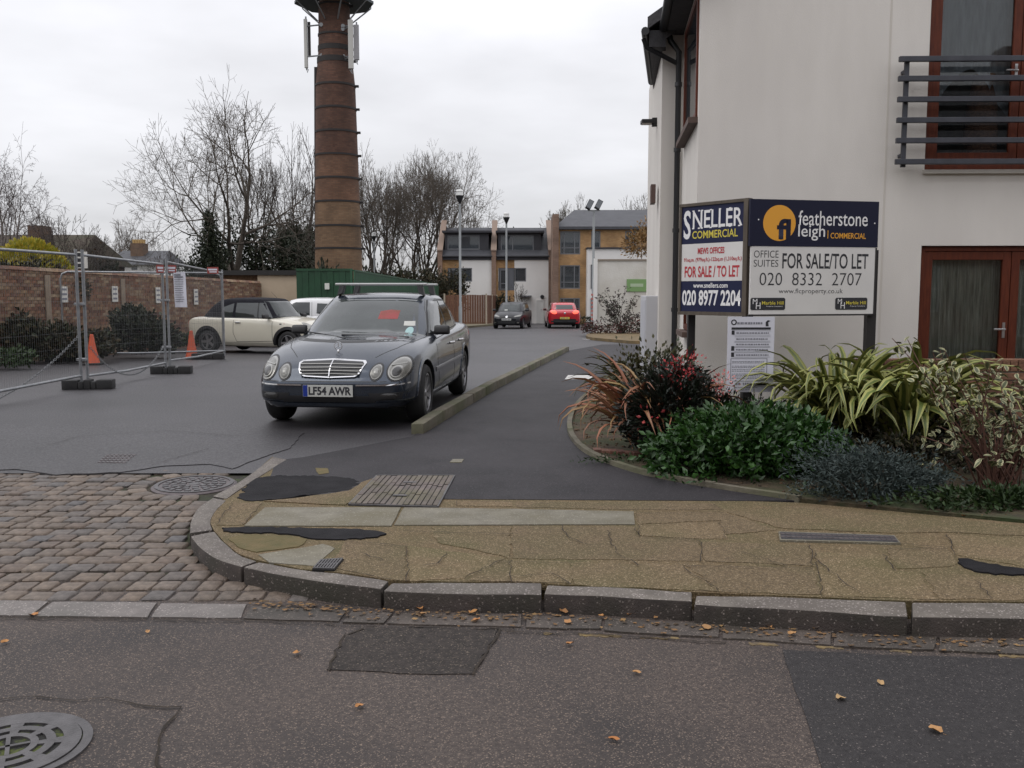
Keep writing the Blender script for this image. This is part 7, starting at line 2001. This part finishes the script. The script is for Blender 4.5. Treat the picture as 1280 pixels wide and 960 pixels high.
    def both(s, name, m, poly, off=.004, **k):
        a = s.patch(name, m, poly, 'L', off, **k); b = s.patch(name, m, poly, 'D', off, **k); return a, b
    def wheels(s):
        P = s.P; R_, w = P['wr'], P.get('ww', .215); n = P.get('spokes', 7)
        tm = MB().lathe([(R_ * .66, -w / 2 + .02), (R_ * .72, -w / 2), (R_ * .90, -w / 2 + .004), (R_ * .97, -w / 2 + .03), (R_, -w / 2 + .06), (R_, w / 2 - .06), (R_ * .97, w / 2 - .03), (R_ * .90, w / 2 - .004), (R_ * .72, w / 2), (R_ * .66, w / 2 - .02)], 36, axis='y', closed=True).mesh('wheel', smooth=35)
        tm.materials.append(M_TYRE)
        mb = MB(); Rr = R_ * .665
        mb.lathe([(Rr, w / 2 - .012), (Rr * .94, w / 2 - .01), (Rr * .92, w / 2 - .045), (Rr, w / 2 - .04)], 36, axis='y', closed=True)
        mb.lathe([(0, w / 2 - .06), (Rr * .95, w / 2 - .075)], 30, axis='y', m=1)
        for i in range(n):
            a = 2 * math.pi * i / n; d = Vector((math.cos(a), 0, math.sin(a))); t = Vector((-math.sin(a), 0, math.cos(a)))
            wi, wo = Rr * P.get('spw', .14), Rr * P.get('spw', .14) * .8
            pa, pb = d * Rr * .18, d * Rr * .96; ya, yb = w / 2 - .03, w / 2 - .018
            q = lambda p, ww, y: [p + t * ww + Vector((0, y, 0)), p - t * ww + Vector((0, y, 0)), p - t * ww + Vector((0, y - .03, 0)), p + t * ww + Vector((0, y - .03, 0))]
            mb.hexa(q(pa, wi, ya), q(pb, wo, yb))
        mb.lathe([(0, w / 2 - .018), (Rr * .17, w / 2 - .022), (Rr * .22, w / 2 - .05)], 18, axis='y')
        rm = mb.mesh('rim', smooth=35); rm.materials.append(P.get('rim', M_RIM)); rm.materials.append(M_TRIM)
        for x in P['axles']:
            for sg in (1, -1):
                wh = link_mesh('wheel', tm, s.o); wh.location = (x, sg * (P['W'] / 2 - w / 2 - .012), R_)
                if sg < 0: wh.rotation_euler = (0, 0, math.pi)
                link_mesh('rim', rm, wh)
    def mirror(s, x, y, z, m, sc=1.0):
        for sg in (1, -1):
            mb = MB(); a = [(-.06, -.10, -.075), (.05, -.10, -.06), (.05, .11, -.055), (-.05, .11, -.07)]; b = [(-.055, -.10, .06), (.03, -.10, .055), (.03, .10, .05), (-.05, .11, .06)]
            f = lambda L_: [(x + p[0] * sc, sg * (y + .09 + p[1] * sc), z + .04 + p[2] * sc) for p in L_]
            mb.hexa(f(a), f(b)); q = mb.build('wing_mirror', m, s.o, local=True, bevel=.028, smooth=60)
            MB().box(x - .03, x + .02, sg * (y - .1) if sg > 0 else -y - .02, sg * (y + .02) if sg > 0 else -(y - .1), z - .02, z + .02).build('mirror_arm', M_TRIM, q, local=True)
            gx = x - .058 * sc
            MB().box(gx - .004, gx, min(sg * (y + .01), sg * (y + .19 * sc)), max(sg * (y + .01), sg * (y + .19 * sc)), z - .01, z + .085).build('mirror_glass', M_GLS, q, local=True)
    def plate(s, txt, front, x, z, m, w=.52, h=.112, tilt=0.0):
        if front: Mx = Matrix(((0, -1, 0, x), (1, 0, 0, 0), (0, 0, 1, z), (0, 0, 0, 1)))
        else: Mx = Matrix(((0, 1, 0, x), (-1, 0, 0, 0), (0, 0, 1, z), (0, 0, 0, 1)))
        p = MB().box(-w / 2, w / 2, 0, .012, -h / 2, h / 2).xf(Mx).build('number_plate', m, s.o, local=True)
        if txt:
            text(txt, p, M_INK, -w * .385, w * .47, -h * .36, h * .36, -.0015, .035, M=Mx, name='plate_lettering')
            MB().box(-w / 2 + .002, -w / 2 + .05, -.0012, -.0002, -h / 2 + .002, h / 2 - .002).xf(Mx).build('blue_band', M_EU, p, local=True)
        else:
            mb = MB()
            for i in range(7): 
                if i != 4: mb.box(-w * .4 + i * w * .115, -w * .4 + i * w * .115 + w * .075, -.0015, -.0004, -h * .3, h * .3)
            tag(mb.xf(Mx).build('plate_lettering', M_INKG, p, local=True), kind='stuff')
def oval(cx, cy, rx, ry, rot=0.0, n=28, k=2.0):
    out = []
    for i in range(n):
        a = 2 * math.pi * i / n; c, s_ = math.cos(a), math.sin(a); x, y = rx * abs(c) ** (2 / k) * (1 if c > 0 else -1), ry * abs(s_) ** (2 / k) * (1 if s_ > 0 else -1)
        out.append((cx + x * math.cos(rot) - y * math.sin(rot), cy + x * math.sin(rot) + y * math.cos(rot)))
    return out

# ---------- the dark grey saloon in front
M_MPAINT = mat('steel_grey_paint', (.036, .045, .061), .20, metal=.55, spec=.4, c2=(.042, .053, .070), sc=30, coat=.5, c3=(.029, .038, .055), sc3=3)
P1 = dict(L=4.82, W=1.82, wr=.325, axles=(1.565, -1.289), spokes=9, spw=.10,
          st=[(-2.41, .70, .42, .80, .86), (-2.36, .82, .33, .90, .97), (-2.2, .93, .26, .955, 1.03), (-1.8, .975, .23, .965, 1.05), (-1.2, .995, .21, .955, 1.04), (-.4, 1.0, .20, .935, .98), (.5, 1.0, .20, .915, .98), (.95, .995, .20, .895, .985),
              (1.35, .985, .21, .855, .955), (1.75, .965, .22, .79, .895), (2.05, .93, .22, .715, .825), (2.25, .86, .225, .655, .755), (2.36, .76, .235, .60, .70), (2.41, .60, .25, .56, .66)],
          front=[(.1, -.10), (.24, -.05), (.36, 0), (.50, 0), (.56, -.04), (.66, -.09), (.76, -.17), (.9, -.28)], rear=[(.2, .08), (.4, 0), (.6, 0), (.7, .05), (.9, .1), (1.1, .14)],
          cab_t=[0, .2, .5, .8, .93, 1], cab_z=[.86, 1.0, 1.17, 1.33, 1.39, 1.405], cab_f=[1.10, .86, .54, .21, .05, -.02], cab_r=[-1.88, -1.72, -1.47, -1.18, -1.00, -.92], cab_w=[.835, .80, .745, .685, .645, .615], roof=1.447, cab_e=7, bow=.12)
yaw = R(5.4)
cx_, cy_ = -1.915 + 2.41 * math.sin(yaw), 9.72 + 2.41 * math.cos(yaw)
c1 = Car('saloon_car', 'dark grey four door saloon with chrome grille and silver roof bars', 'car', P1, (cx_, cy_, .0), math.atan2(-math.cos(yaw), -math.sin(yaw)), M_MPAINT)
c1.patch('windscreen', M_GLSF, [(-.75, .935), (-.6, .925), (0, .915), (.6, .925), (.75, .935), (.605, 1.345), (.3, 1.362), (0, 1.366), (-.3, 1.362), (-.605, 1.345)], 'F', .004, rings=8)
c1.strip('windscreen_seal', M_TRIM, [(-.765, .925), (-.6, .912), (0, .900), (.6, .912), (.765, .925)], 'F', .022, .006)
for sg in (1, -1): c1.strip('pillar_seal', M_TRIM, [(sg * .763, .93), (sg * .616, 1.35)], 'F', .016, .006)
c1.patch('rear_window', M_GLS, [(-.62, 1.02), (.62, 1.02), (.50, 1.34), (0, 1.355), (-.50, 1.34)], 'R', .004)
wins = [[(.74, .955), (-.26, .975), (-.24, 1.335), (.09, 1.33), (.30, 1.24)], [(-.33, .975), (-.98, .995), (-.97, 1.29), (-.72, 1.33), (-.31, 1.337)], [(-1.04, 1.0), (-1.40, 1.03), (-1.20, 1.19), (-1.04, 1.265)]]
c1.both('window_surround', M_TRIM, [(.80, .938), (-.3, .958), (-1.0, .975), (-1.48, 1.02), (-1.22, 1.215), (-.98, 1.318), (-.68, 1.36), (-.26, 1.368), (.10, 1.358), (.33, 1.25)], .003, rings=7)
for w in wins: c1.both('side_window', M_GLS, w, .007)
for sg, ax in ((1, 'L'), (-1, 'D')):
    for line in ([(.86, .88), (.93, .62), (.84, .33), (-.28, .30)], [(-.29, .955), (-.285, .6), (-.28, .30), (-.85, .30), (-.98, .42), (-1.02, .62), (-.99, .96)], [(.80, .89), (.2, .915), (-.3, .93)]):
        c1.strip('door_gap', M_TRIM, line, ax, .008, .0018)
    c1.strip('side_moulding', M_CHR, [(1.05, .565), (.0, .575), (-.98, .585)], ax, .022, .008)
    c1.strip('moulding_base', M_MPAINT, [(1.08, .545), (0, .553), (-1.0, .562)], ax, .05, .006)
    c1.strip('sill_trim', M_MPAINT, [(1.12, .27), (0, .26), (-.82, .27)], ax, .05, .010)
    for x in (-.12, -.88):
        h_, d_ = c1.hit(ax, x, .80); d_ = Vector((0, sg, 0))
        MB().tube([h_ + Vector((.09, 0, 0)) + d_ * .0, h_ + Vector((.07, 0, .004)) + d_ * .035, h_ + Vector((-.07, 0, .006)) + d_ * .035, h_ + Vector((-.09, 0, 0))], .016, 8).build('door_handle', M_CHR, c1.o, local=True, smooth=60)
    for x in P1['axles']:
        pts = [(x + .405 * math.cos(a), .315 + .405 * math.sin(a)) for a in np.linspace(R(-4), R(184), 30)]
        c1.strip('arch_lip', M_MPAINT, pts, ax, .035, .012)
# grille
gz0, gz1 = .562, .735
gp = [(-.365, gz1 - .03), (-.34, gz1 - .005), (0, gz1 + .012), (.34, gz1 - .005), (.365, gz1 - .03), (.315, gz0 + .03), (.27, gz0 + .008), (0, gz0 - .004), (-.27, gz0 + .008), (-.315, gz0 + .03)]
gp2 = [(y * .945, .650 + (z - .650) * .86) for y, z in gp]
gf = c1.patch('grille', M_CHR, gp, 'F', .020, thick=.03)
gd = c1.patch('grille_recess', M_TRIM, gp2, 'F', .0225, parent=gf)
for z in (.597, .629, .662, .695):
    w = .315 + (z - .595) * .25; c1.strip('grille_bar', M_HLD, [(-w, z), (0, z + .006), (w, z)], 'F', .008, .034, parent=gf)
c1.strip('grille_bar', M_CHR, [(0, .575), (0, .733)], 'F', .011, .039, parent=gf)
# lamps: two ovals each side
for sg in (1, -1):
    for cy, cz, rx, rz_, rot in ((.708, .645, .100, .113, -.40), (.492, .618, .056, .074, -.25)):
        ax = oval(sg * cy, cz, rx, rz_, rot * sg)
        c1.patch('lamp_gap', M_TRIM, oval(sg * cy, cz, rx + .016, rz_ + .016, rot * sg), 'F', .006, rings=4)
        hl = c1.patch('headlight', M_HLD, ax, 'F', .014, bulge=.012, rings=5)
        c1.patch('reflector', M_HLR, oval(sg * cy, cz, rx * .86, rz_ * .88, rot * sg), 'F', .017, parent=hl, bulge=.016)
        if rx > .09:
            c1.patch('lens_ring', M_HLD, oval(sg * (cy - .01), cz - .022, .060, .060), 'F', .036, parent=hl, bulge=.008); c1.patch('lens', M_HLK, oval(sg * (cy - .01), cz - .022, .045, .046), 'F', .044, parent=hl, bulge=.012)
            c1.strip('lens_brow', M_HLD, [(sg * (cy - .075), cz + .042), (sg * (cy + .065), cz + .058)], 'F', .009, .038, parent=hl)
        else:
            c1.patch('lens', M_HLD, oval(sg * cy, cz + .008, .026, .030), 'F', .032, parent=hl, bulge=.012)
    # bonnet creases and shut line
    c1.strip('bonnet_gap', M_TRIM, [(1.0, sg * .765), (1.4, sg * .715), (1.8, sg * .60), (2.1, sg * .43)], 'T', .008, .0018)
    c1.strip('bumper_chrome', M_CHR, [(sg * .29, .482), (sg * .6, .486), (sg * .76, .492), (sg * .868, .502)], 'F', .014, .008)
    c1.patch('fog_lamp_recess', M_TRIM, [(sg * .42, .40), (sg * .80, .41), (sg * .78, .335), (sg * .45, .315)], 'F', .004)
    fg = c1.patch('fog_lamp', M_HLK, oval(sg * .63, .368, .085, .032, 0, k=2.6), 'F', .010, bulge=.008)
    c1.patch('rear_light', M_RLT, [(sg * .56, .70), (sg * .86, .74), (sg * .86, .90), (sg * .58, .92)], 'R', .006)
c1.patch('air_intake', M_TRIM, [(-.42, .372), (.42, .372), (.50, .300), (-.50, .300)], 'F', .005)  # real intake, widened so its black paints in the shade under the bumper
c1.strip('bumper_lip', M_MPAINT, [(-.82, .30), (-.4, .275), (.4, .275), (.82, .30)], 'F', .03, .012)
c1.strip('bumper_gap', M_TRIM, [(-.86, .525), (-.5, .52), (0, .52), (.5, .52), (.86, .525)], 'F', .007, .002)
h_, _ = c1.hit('F', 0, .46)
c1.plate('LF54 AWR', True, h_.x + .035, .425, M_PLW, .53, .122)
MB().box(h_.x - .05, h_.x + .022, -.25, .25, .375, .475).build('plate_holder', M_TRIM, c1.o, local=True)
h_, _ = c1.hit('R', 0, .62); c1.plate(None, False, h_.x - .02, .64, M_PLY)
# star on the bonnet
h_, _ = c1.hit('T', 2.02, 0); zc = h_.z + .068
st = MB().lathe([(.012, h_.z - .01), (.014, h_.z + .012), (.006, h_.z + .03)], 10, (2.02, 0, 0)).build('star_emblem', M_CHR, c1.o, local=True)
mb = MB(); mb.tube([(2.02, .042 * math.cos(a), zc + .042 * math.sin(a)) for a in np.linspace(0, 2 * math.pi, 25)], .0045, 6, cap=False)
for a in (90, 210, 330): mb.tube([(2.02, 0, zc), (2.02, .041 * math.cos(R(a)), zc + .041 * math.sin(R(a)))], [.006, .002], 5)
mb.build('star_ring', M_CHR, st, local=True, smooth=50)
# wipers, roof bars, mirrors, things on the windscreen
for y0, y1, z1 in ((.62, -.15, .955), (-.05, -.68, .965)):
    p, q = c1.hit('F', y0, .93)[0] + Vector((.02, 0, .0)), c1.hit('F', y1, z1)[0] + Vector((.02, 0, .005)); MB().tube([p, (p + q) / 2 + Vector((.012, 0, .005)), q], .009, 5).build('wiper', M_TRIM, c1.o, local=True)
for x in (-.02, -.78):
    rb = MB().box(x - .04, x + .04, -.60, .60, 1.535, 1.565).build('roof_bar', M_CHR if False else mat('roof_bar_silver', (.50, .50, .49), .35, metal=.5), c1.o, local=True, bevel=.012)
    for sg in (1, -1):
        MB().hexa([(x - .06, sg * .57, 1.40), (x + .06, sg * .57, 1.40), (x + .06, sg * .50, 1.43), (x - .06, sg * .50, 1.43)], [(x - .035, sg * .545, 1.534), (x + .035, sg * .545, 1.534), (x + .035, sg * .47, 1.534), (x - .035, sg * .47, 1.534)]).build('roof_bar_foot', M_TRIM, rb, local=True, bevel=.008)
c1.mirror(.60, .80, .955, M_TRIM, .92)
c1.patch('red_sunshade_card', mat('red_card', (.26, .045, .045), .7, c2=(.19, .05, .035), sc=8), [(.13, 1.125), (.37, 1.125), (.365, 1.225), (.25, 1.235), (.125, 1.215)], 'F', .006, thick=.002)
c1.patch('permit_sticker', M_PLW, [(.47, 1.05), (.60, 1.045), (.585, 1.10), (.46, 1.10)], 'F', .006, thick=.002)
c1.patch('tax_disc', mat('disc_teal', (.30, .46, .46), .5), oval(.555, .99, .045, .045), 'F', .006, thick=.002)

# ---------- the cream convertible
M_CREAM = mat('cream_paint', (.56, .53, .44), .28, c2=(.54, .51, .42), sc=2, coat=.8)
M_SOFT = mat('soft_top', (.010, .010, .014), .95, spec=.2, c2=(.016, .016, .020), sc=20)
P2 = dict(L=3.84, W=1.69, wr=.305, ww=.20, axles=(1.24, -1.23), spokes=5, spw=.17,
          st=[(-1.92, .78, .40, .72, .80), (-1.87, .88, .32, .84, .90), (-1.68, .95, .25, .92, .97), (-1.1, .99, .20, .94, .99), (0, 1.0, .185, .93, .97), (.6, .995, .185, .91, .97), (1.0, .985, .19, .88, .965), (1.35, .96, .20, .83, .93), (1.66, .90, .21, .76, .87), (1.83, .80, .23, .69, .80), (1.92, .66, .26, .62, .73)],
          front=[(.1, -.08), (.3, 0), (.55, 0), (.7, -.06), (.9, -.16)], rear=[(.2, .05), (.45, 0), (.7, .03), (1, .08)],
          cab_t=[0, .3, .6, .85, 1], cab_z=[.88, 1.06, 1.25, 1.39, 1.425], cab_f=[.88, .70, .54, .42, .35], cab_r=[-1.66, -1.47, -1.28, -1.05, -.88], cab_w=[.755, .73, .69, .645, .60], roof=1.47, cab_e=6, bow=.08)
rw = Vector((-8.04, 24.9)); y2 = R(-20); fx = Vector((math.cos(y2), math.sin(y2))); ctr = rw + fx * 1.23 + Vector((-fx.y, fx.x)) * .73
c2 = Car('convertible_car', 'cream two door convertible with a folded-up black fabric roof parked by the wall', 'car', P2, (ctr.x, ctr.y, gz(ctr.y)), y2, M_CREAM, M_SOFT)
for ax in ('L', 'D'):
    c2.patch('side_window', M_GLS, [(.70, .945), (-.32, .965), (-.40, .965), (-.38, 1.33), (.43, 1.33)], ax, .005)
    c2.patch('quarter_window', M_GLS, [(-.48, .965), (-.90, .975), (-.78, 1.22), (-.46, 1.32)], ax, .005)
    c2.strip('window_post', M_TRIM, [(.30, .95), (.28, 1.33)], ax, .03, .009)
    c2.strip('belt_chrome', M_TRIM, [(.95, .925), (0, .94), (-1.3, .955)], ax, .022, .006)
    for l in ([(.78, .90), (.80, .35), (-.30, .32), (-.40, .55), (-.40, .93)],): c2.strip('door_gap', M_TRIM, l, ax, .010, .0018)
    c2.strip('sill_trim', M_TRIM, [(.84, .235), (-.86, .235)], ax, .12, .010)
    for x in P2['axles']:
        c2.strip('arch_trim', M_TRIM, [(x + .395 * math.cos(a), .296 + .395 * math.sin(a)) for a in np.linspace(R(-8), R(188), 30)], ax, .075, .012)
    sg = 1 if ax == 'L' else -1; h_, _ = c2.hit(ax, -.26, .83)
    MB().box(h_.x - .085, h_.x + .085, min(h_.y, h_.y + sg * .035), max(h_.y, h_.y + sg * .035), .815, .842).build('door_handle', M_CHR, c2.o, local=True, bevel=.01)
    c2.strip('wing_lettering', M_INK, [(1.06, .79), (1.0, .79)], ax, .03, .003); c2.strip('wing_badge', M_REDL, [(1.14, .80), (1.125, .80)], ax, .02, .003)
    c2.patch('headlight', M_HLD, oval(sg * .57, .70, .115, .135, -.2 * sg), 'F', .01, bulge=.02)
    c2.patch('rear_light', M_RLT, oval(sg * .66, .76, .05, .10), 'R', .008)
c2.patch('windscreen', M_GLSF, [(-.66, .97), (.66, .97), (.56, 1.37), (-.56, 1.37)], 'F', .005)
c2.patch('rear_window', M_GLS, [(-.4, 1.02), (.4, 1.02), (.36, 1.24), (-.36, 1.24)], 'R', .005)
c2.patch('grille', M_TRIM, [(-.34, .60), (.34, .60), (.30, .50), (-.30, .50)], 'F', .006); c2.strip('grille_bar', M_CHR, [(-.36, .615), (.36, .615)], 'F', .02, .01)
c2.mirror(.65, .80, .95, M_TRIM, .95)
h_, _ = c2.hit('T', .98, .3)
MB().tube([(.30, .30, 1.36), (.02, .30, 1.62)], [.006, .003], 5).build('aerial', M_TRIM, c2.o, local=True)
# ---------- white hatchback behind it
M_WCAR = mat('white_paint', (.66, .66, .66), .3, coat=.6)
P3 = dict(L=3.7, W=1.66, wr=.29, ww=.19, axles=(1.15, -1.18), spokes=6,
          st=[(-1.85, .76, .42, .76, .84), (-1.8, .87, .33, .86, .92), (-1.6, .95, .26, .95, 1.0), (-1.1, .985, .20, .95, 1.0), (0, 1.0, .19, .92, .97), (.7, .99, .19, .90, .97), (1.1, .975, .20, .85, .94), (1.45, .93, .21, .77, .87), (1.7, .82, .23, .68, .78), (1.85, .62, .28, .6, .7)],
          front=[(.1, -.08), (.3, 0), (.55, 0), (.7, -.06), (.9, -.16)], rear=[(.2, .05), (.45, 0), (.7, .03), (1, .08)],
          cab_t=[0, .3, .6, .85, 1], cab_z=[.88, 1.08, 1.27, 1.42, 1.455], cab_f=[1.05, .78, .50, .25, .12], cab_r=[-1.72, -1.62, -1.50, -1.35, -1.22], cab_w=[.755, .735, .70, .65, .60], roof=1.50, cab_e=6, bow=.08)
c3 = Car('hatchback_car', 'white three door hatchback partly hidden behind the cream convertible', 'car', P3, (hx(380, 29.0), 29.0, gz(29)), math.pi + R(4), M_WCAR)
for ax in ('L', 'D'):
    c3.patch('side_window', M_GLS, [(.70, .95), (-.30, .975), (-.30, 1.36), (.12, 1.36), (.36, 1.26)], ax, .005)
    c3.patch('quarter_window', M_GLS, [(-.50, 1.03), (-.72, .99), (-1.30, 1.04), (-1.34, 1.18), (-1.0, 1.31), (-.52, 1.33)], ax, .005)
    c3.strip('door_gap', M_TRIM, [(.80, .90), (.78, .35), (-.36, .32), (-.42, .6), (-.36, .95), (-.36, 1.37)], ax, .010, .0018)
    sg = 1 if ax == 'L' else -1; h_, _ = c3.hit(ax, -.22, .82); MB().box(h_.x - .09, h_.x + .09, min(h_.y, h_.y + sg * .035), max(h_.y, h_.y + sg * .035), .805, .835).build('door_handle', M_WCAR, c3.o, local=True, bevel=.01)
    c3.patch('headlight', M_HLR, oval(sg * .58, .68, .13, .10), 'F', .01)
    c3.patch('rear_light', M_RLT, oval(sg * .64, .90, .06, .13), 'R', .008)
c3.patch('windscreen', M_GLSF, [(-.66, .98), (.66, .98), (.56, 1.38), (-.56, 1.38)], 'F', .005); c3.patch('rear_window', M_GLS, [(-.5, 1.03), (.5, 1.03), (.46, 1.36), (-.46, 1.36)], 'R', .005)
c3.mirror(.62, .80, .96, M_WCAR, .9)
# ---------- black hatchback coming towards us
M_BCAR = mat('black_paint', (.007, .007, .010), .35, spec=.3, coat=.25)
P4 = dict(L=3.97, W=1.68, wr=.30, ww=.19, axles=(1.22, -1.25), spokes=5,
          st=[(-1.98, .76, .42, .80, .88), (-1.93, .87, .33, .88, .95), (-1.75, .95, .26, .96, 1.01), (-1.2, .985, .20, .95, 1.0), (0, 1.0, .19, .92, .97), (.8, .99, .19, .90, .98), (1.25, .975, .20, .85, .94), (1.6, .93, .21, .77, .86), (1.85, .82, .23, .68, .77), (1.98, .64, .27, .6, .69)],
          front=[(.1, -.08), (.3, 0), (.55, 0), (.7, -.06), (.9, -.16)], rear=[(.2, .05), (.45, 0), (.7, .03), (1, .08)],
          cab_t=[0, .3, .6, .85, 1], cab_z=[.88, 1.08, 1.26, 1.39, 1.42], cab_f=[1.08, .80, .52, .28, .16], cab_r=[-1.86, -1.76, -1.62, -1.45, -1.32], cab_w=[.765, .74, .70, .65, .60], roof=1.46, cab_e=6, bow=.08)
y4 = R(-90 - 10)
c4 = Car('hatchback_car', 'black hatchback facing us at the far end of the mews', 'car', P4, (hx(641, 52.5), 52.5, gz(52.5)), y4, M_BCAR)
M_RCAR = mat('red_paint', (.48, .012, .022), .25, coat=.9)
P5 = dict(P4); P5.update(L=4.2, W=1.80, wr=.32, cab_r=[-1.92, -1.80, -1.62, -1.42, -1.28], roof=1.46)
P5['st'] = [(-2.10, .74, .40, .80, .88), (-2.04, .88, .30, .92, .98), (-1.85, .97, .24, 1.0, 1.05), (-1.3, .995, .20, .98, 1.03), (0, 1.0, .19, .94, .98), (.8, .99, .19, .90, .97), (1.3, .975, .20, .85, .94), (1.7, .92, .21, .77, .86), (1.95, .80, .23, .68, .77), (2.1, .6, .27, .6, .69)]
P5['axles'] = (1.28, -1.34)
c5 = Car('hatchback_car', 'bright red hatchback seen from behind near the terraced houses', 'car', P5, (hx(702, 53.4), 53.4, gz(53.4)), R(91.5), M_RCAR)
for c in (c4, c5):
    for ax in ('L', 'D'):
        c.patch('side_window', M_GLS, [(.72, .96), (-.35, .975), (-.33, 1.34), (.12, 1.335), (.36, 1.24)], ax, .005)
        c.patch('side_window', M_GLS, [(-.42, .975), (-1.15, 1.0), (-1.25, 1.12), (-1.02, 1.30), (-.40, 1.34)], ax, .005)
        c.strip('door_gap', M_TRIM, [(.85, .90), (.82, .35), (-.38, .32), (-.38, .95)], ax, .012, .0018)
    c.patch('windscreen', M_GLSF, [(-.66, .98), (.66, .98), (.55, 1.36), (-.55, 1.36)], 'F', .005)
    c.patch('rear_window', M_GLS, [(-.60, 1.07), (.60, 1.07), (.50, 1.32), (-.50, 1.32)], 'R', .006)
    c.mirror(.66, .83, .98, c.paint, .95)
for sg in (1, -1):
    hl = c4.patch('headlight', M_HLD, [(sg * .40, .66), (sg * .70, .70), (sg * .76, .80), (sg * .60, .77), (sg * .42, .72)], 'F', .008)
    c4.patch('fog_lamp', M_HLR, oval(sg * .62, .36, .06, .04), 'F', .006)
    c5.patch('rear_light', M_RON, oval(sg * .60, .93, .17, .10, .25 * sg), 'R', .010, bulge=.01)
    c4.patch('rear_light', M_RLT, oval(sg * .62, .92, .12, .10), 'R', .008); c5.patch('headlight', M_HLR, oval(sg * .58, .70, .15, .08), 'F', .008)
c4.patch('grille', M_TRIM, [(-.42, .70), (.42, .70), (.38, .64), (-.38, .64)], 'F', .006); c4.patch('air_intake', M_TRIM, [(-.5, .45), (.5, .45), (.46, .32), (-.46, .32)], 'F', .006)
c4.patch('round_badge', M_CHR, oval(0, .68, .062, .062), 'F', .012); h_, _ = c4.hit('F', 0, .53); c4.plate(None, True, h_.x + .02, .535, M_PLW)
c4.patch('permit_sticker', M_PLW, [(-.30, 1.0), (-.12, 1.0), (-.13, 1.05), (-.28, 1.05)], 'F', .008, thick=.002)
c5.patch('bumper_insert', M_TRIM, [(-.78, .52), (-.5, .56), (.5, .56), (.78, .52), (.72, .27), (-.72, .27)], 'R', .006); c5.patch('round_badge', M_CHR, oval(0, .86, .055, .055), 'R', .01)
h_, _ = c5.hit('R', 0, .60); c5.plate(None, False, h_.x - .025, .60, M_PLY)
h_, _ = c4.hit('R', 0, .60); c4.plate(None, False, h_.x - .025, .60, M_PLY)
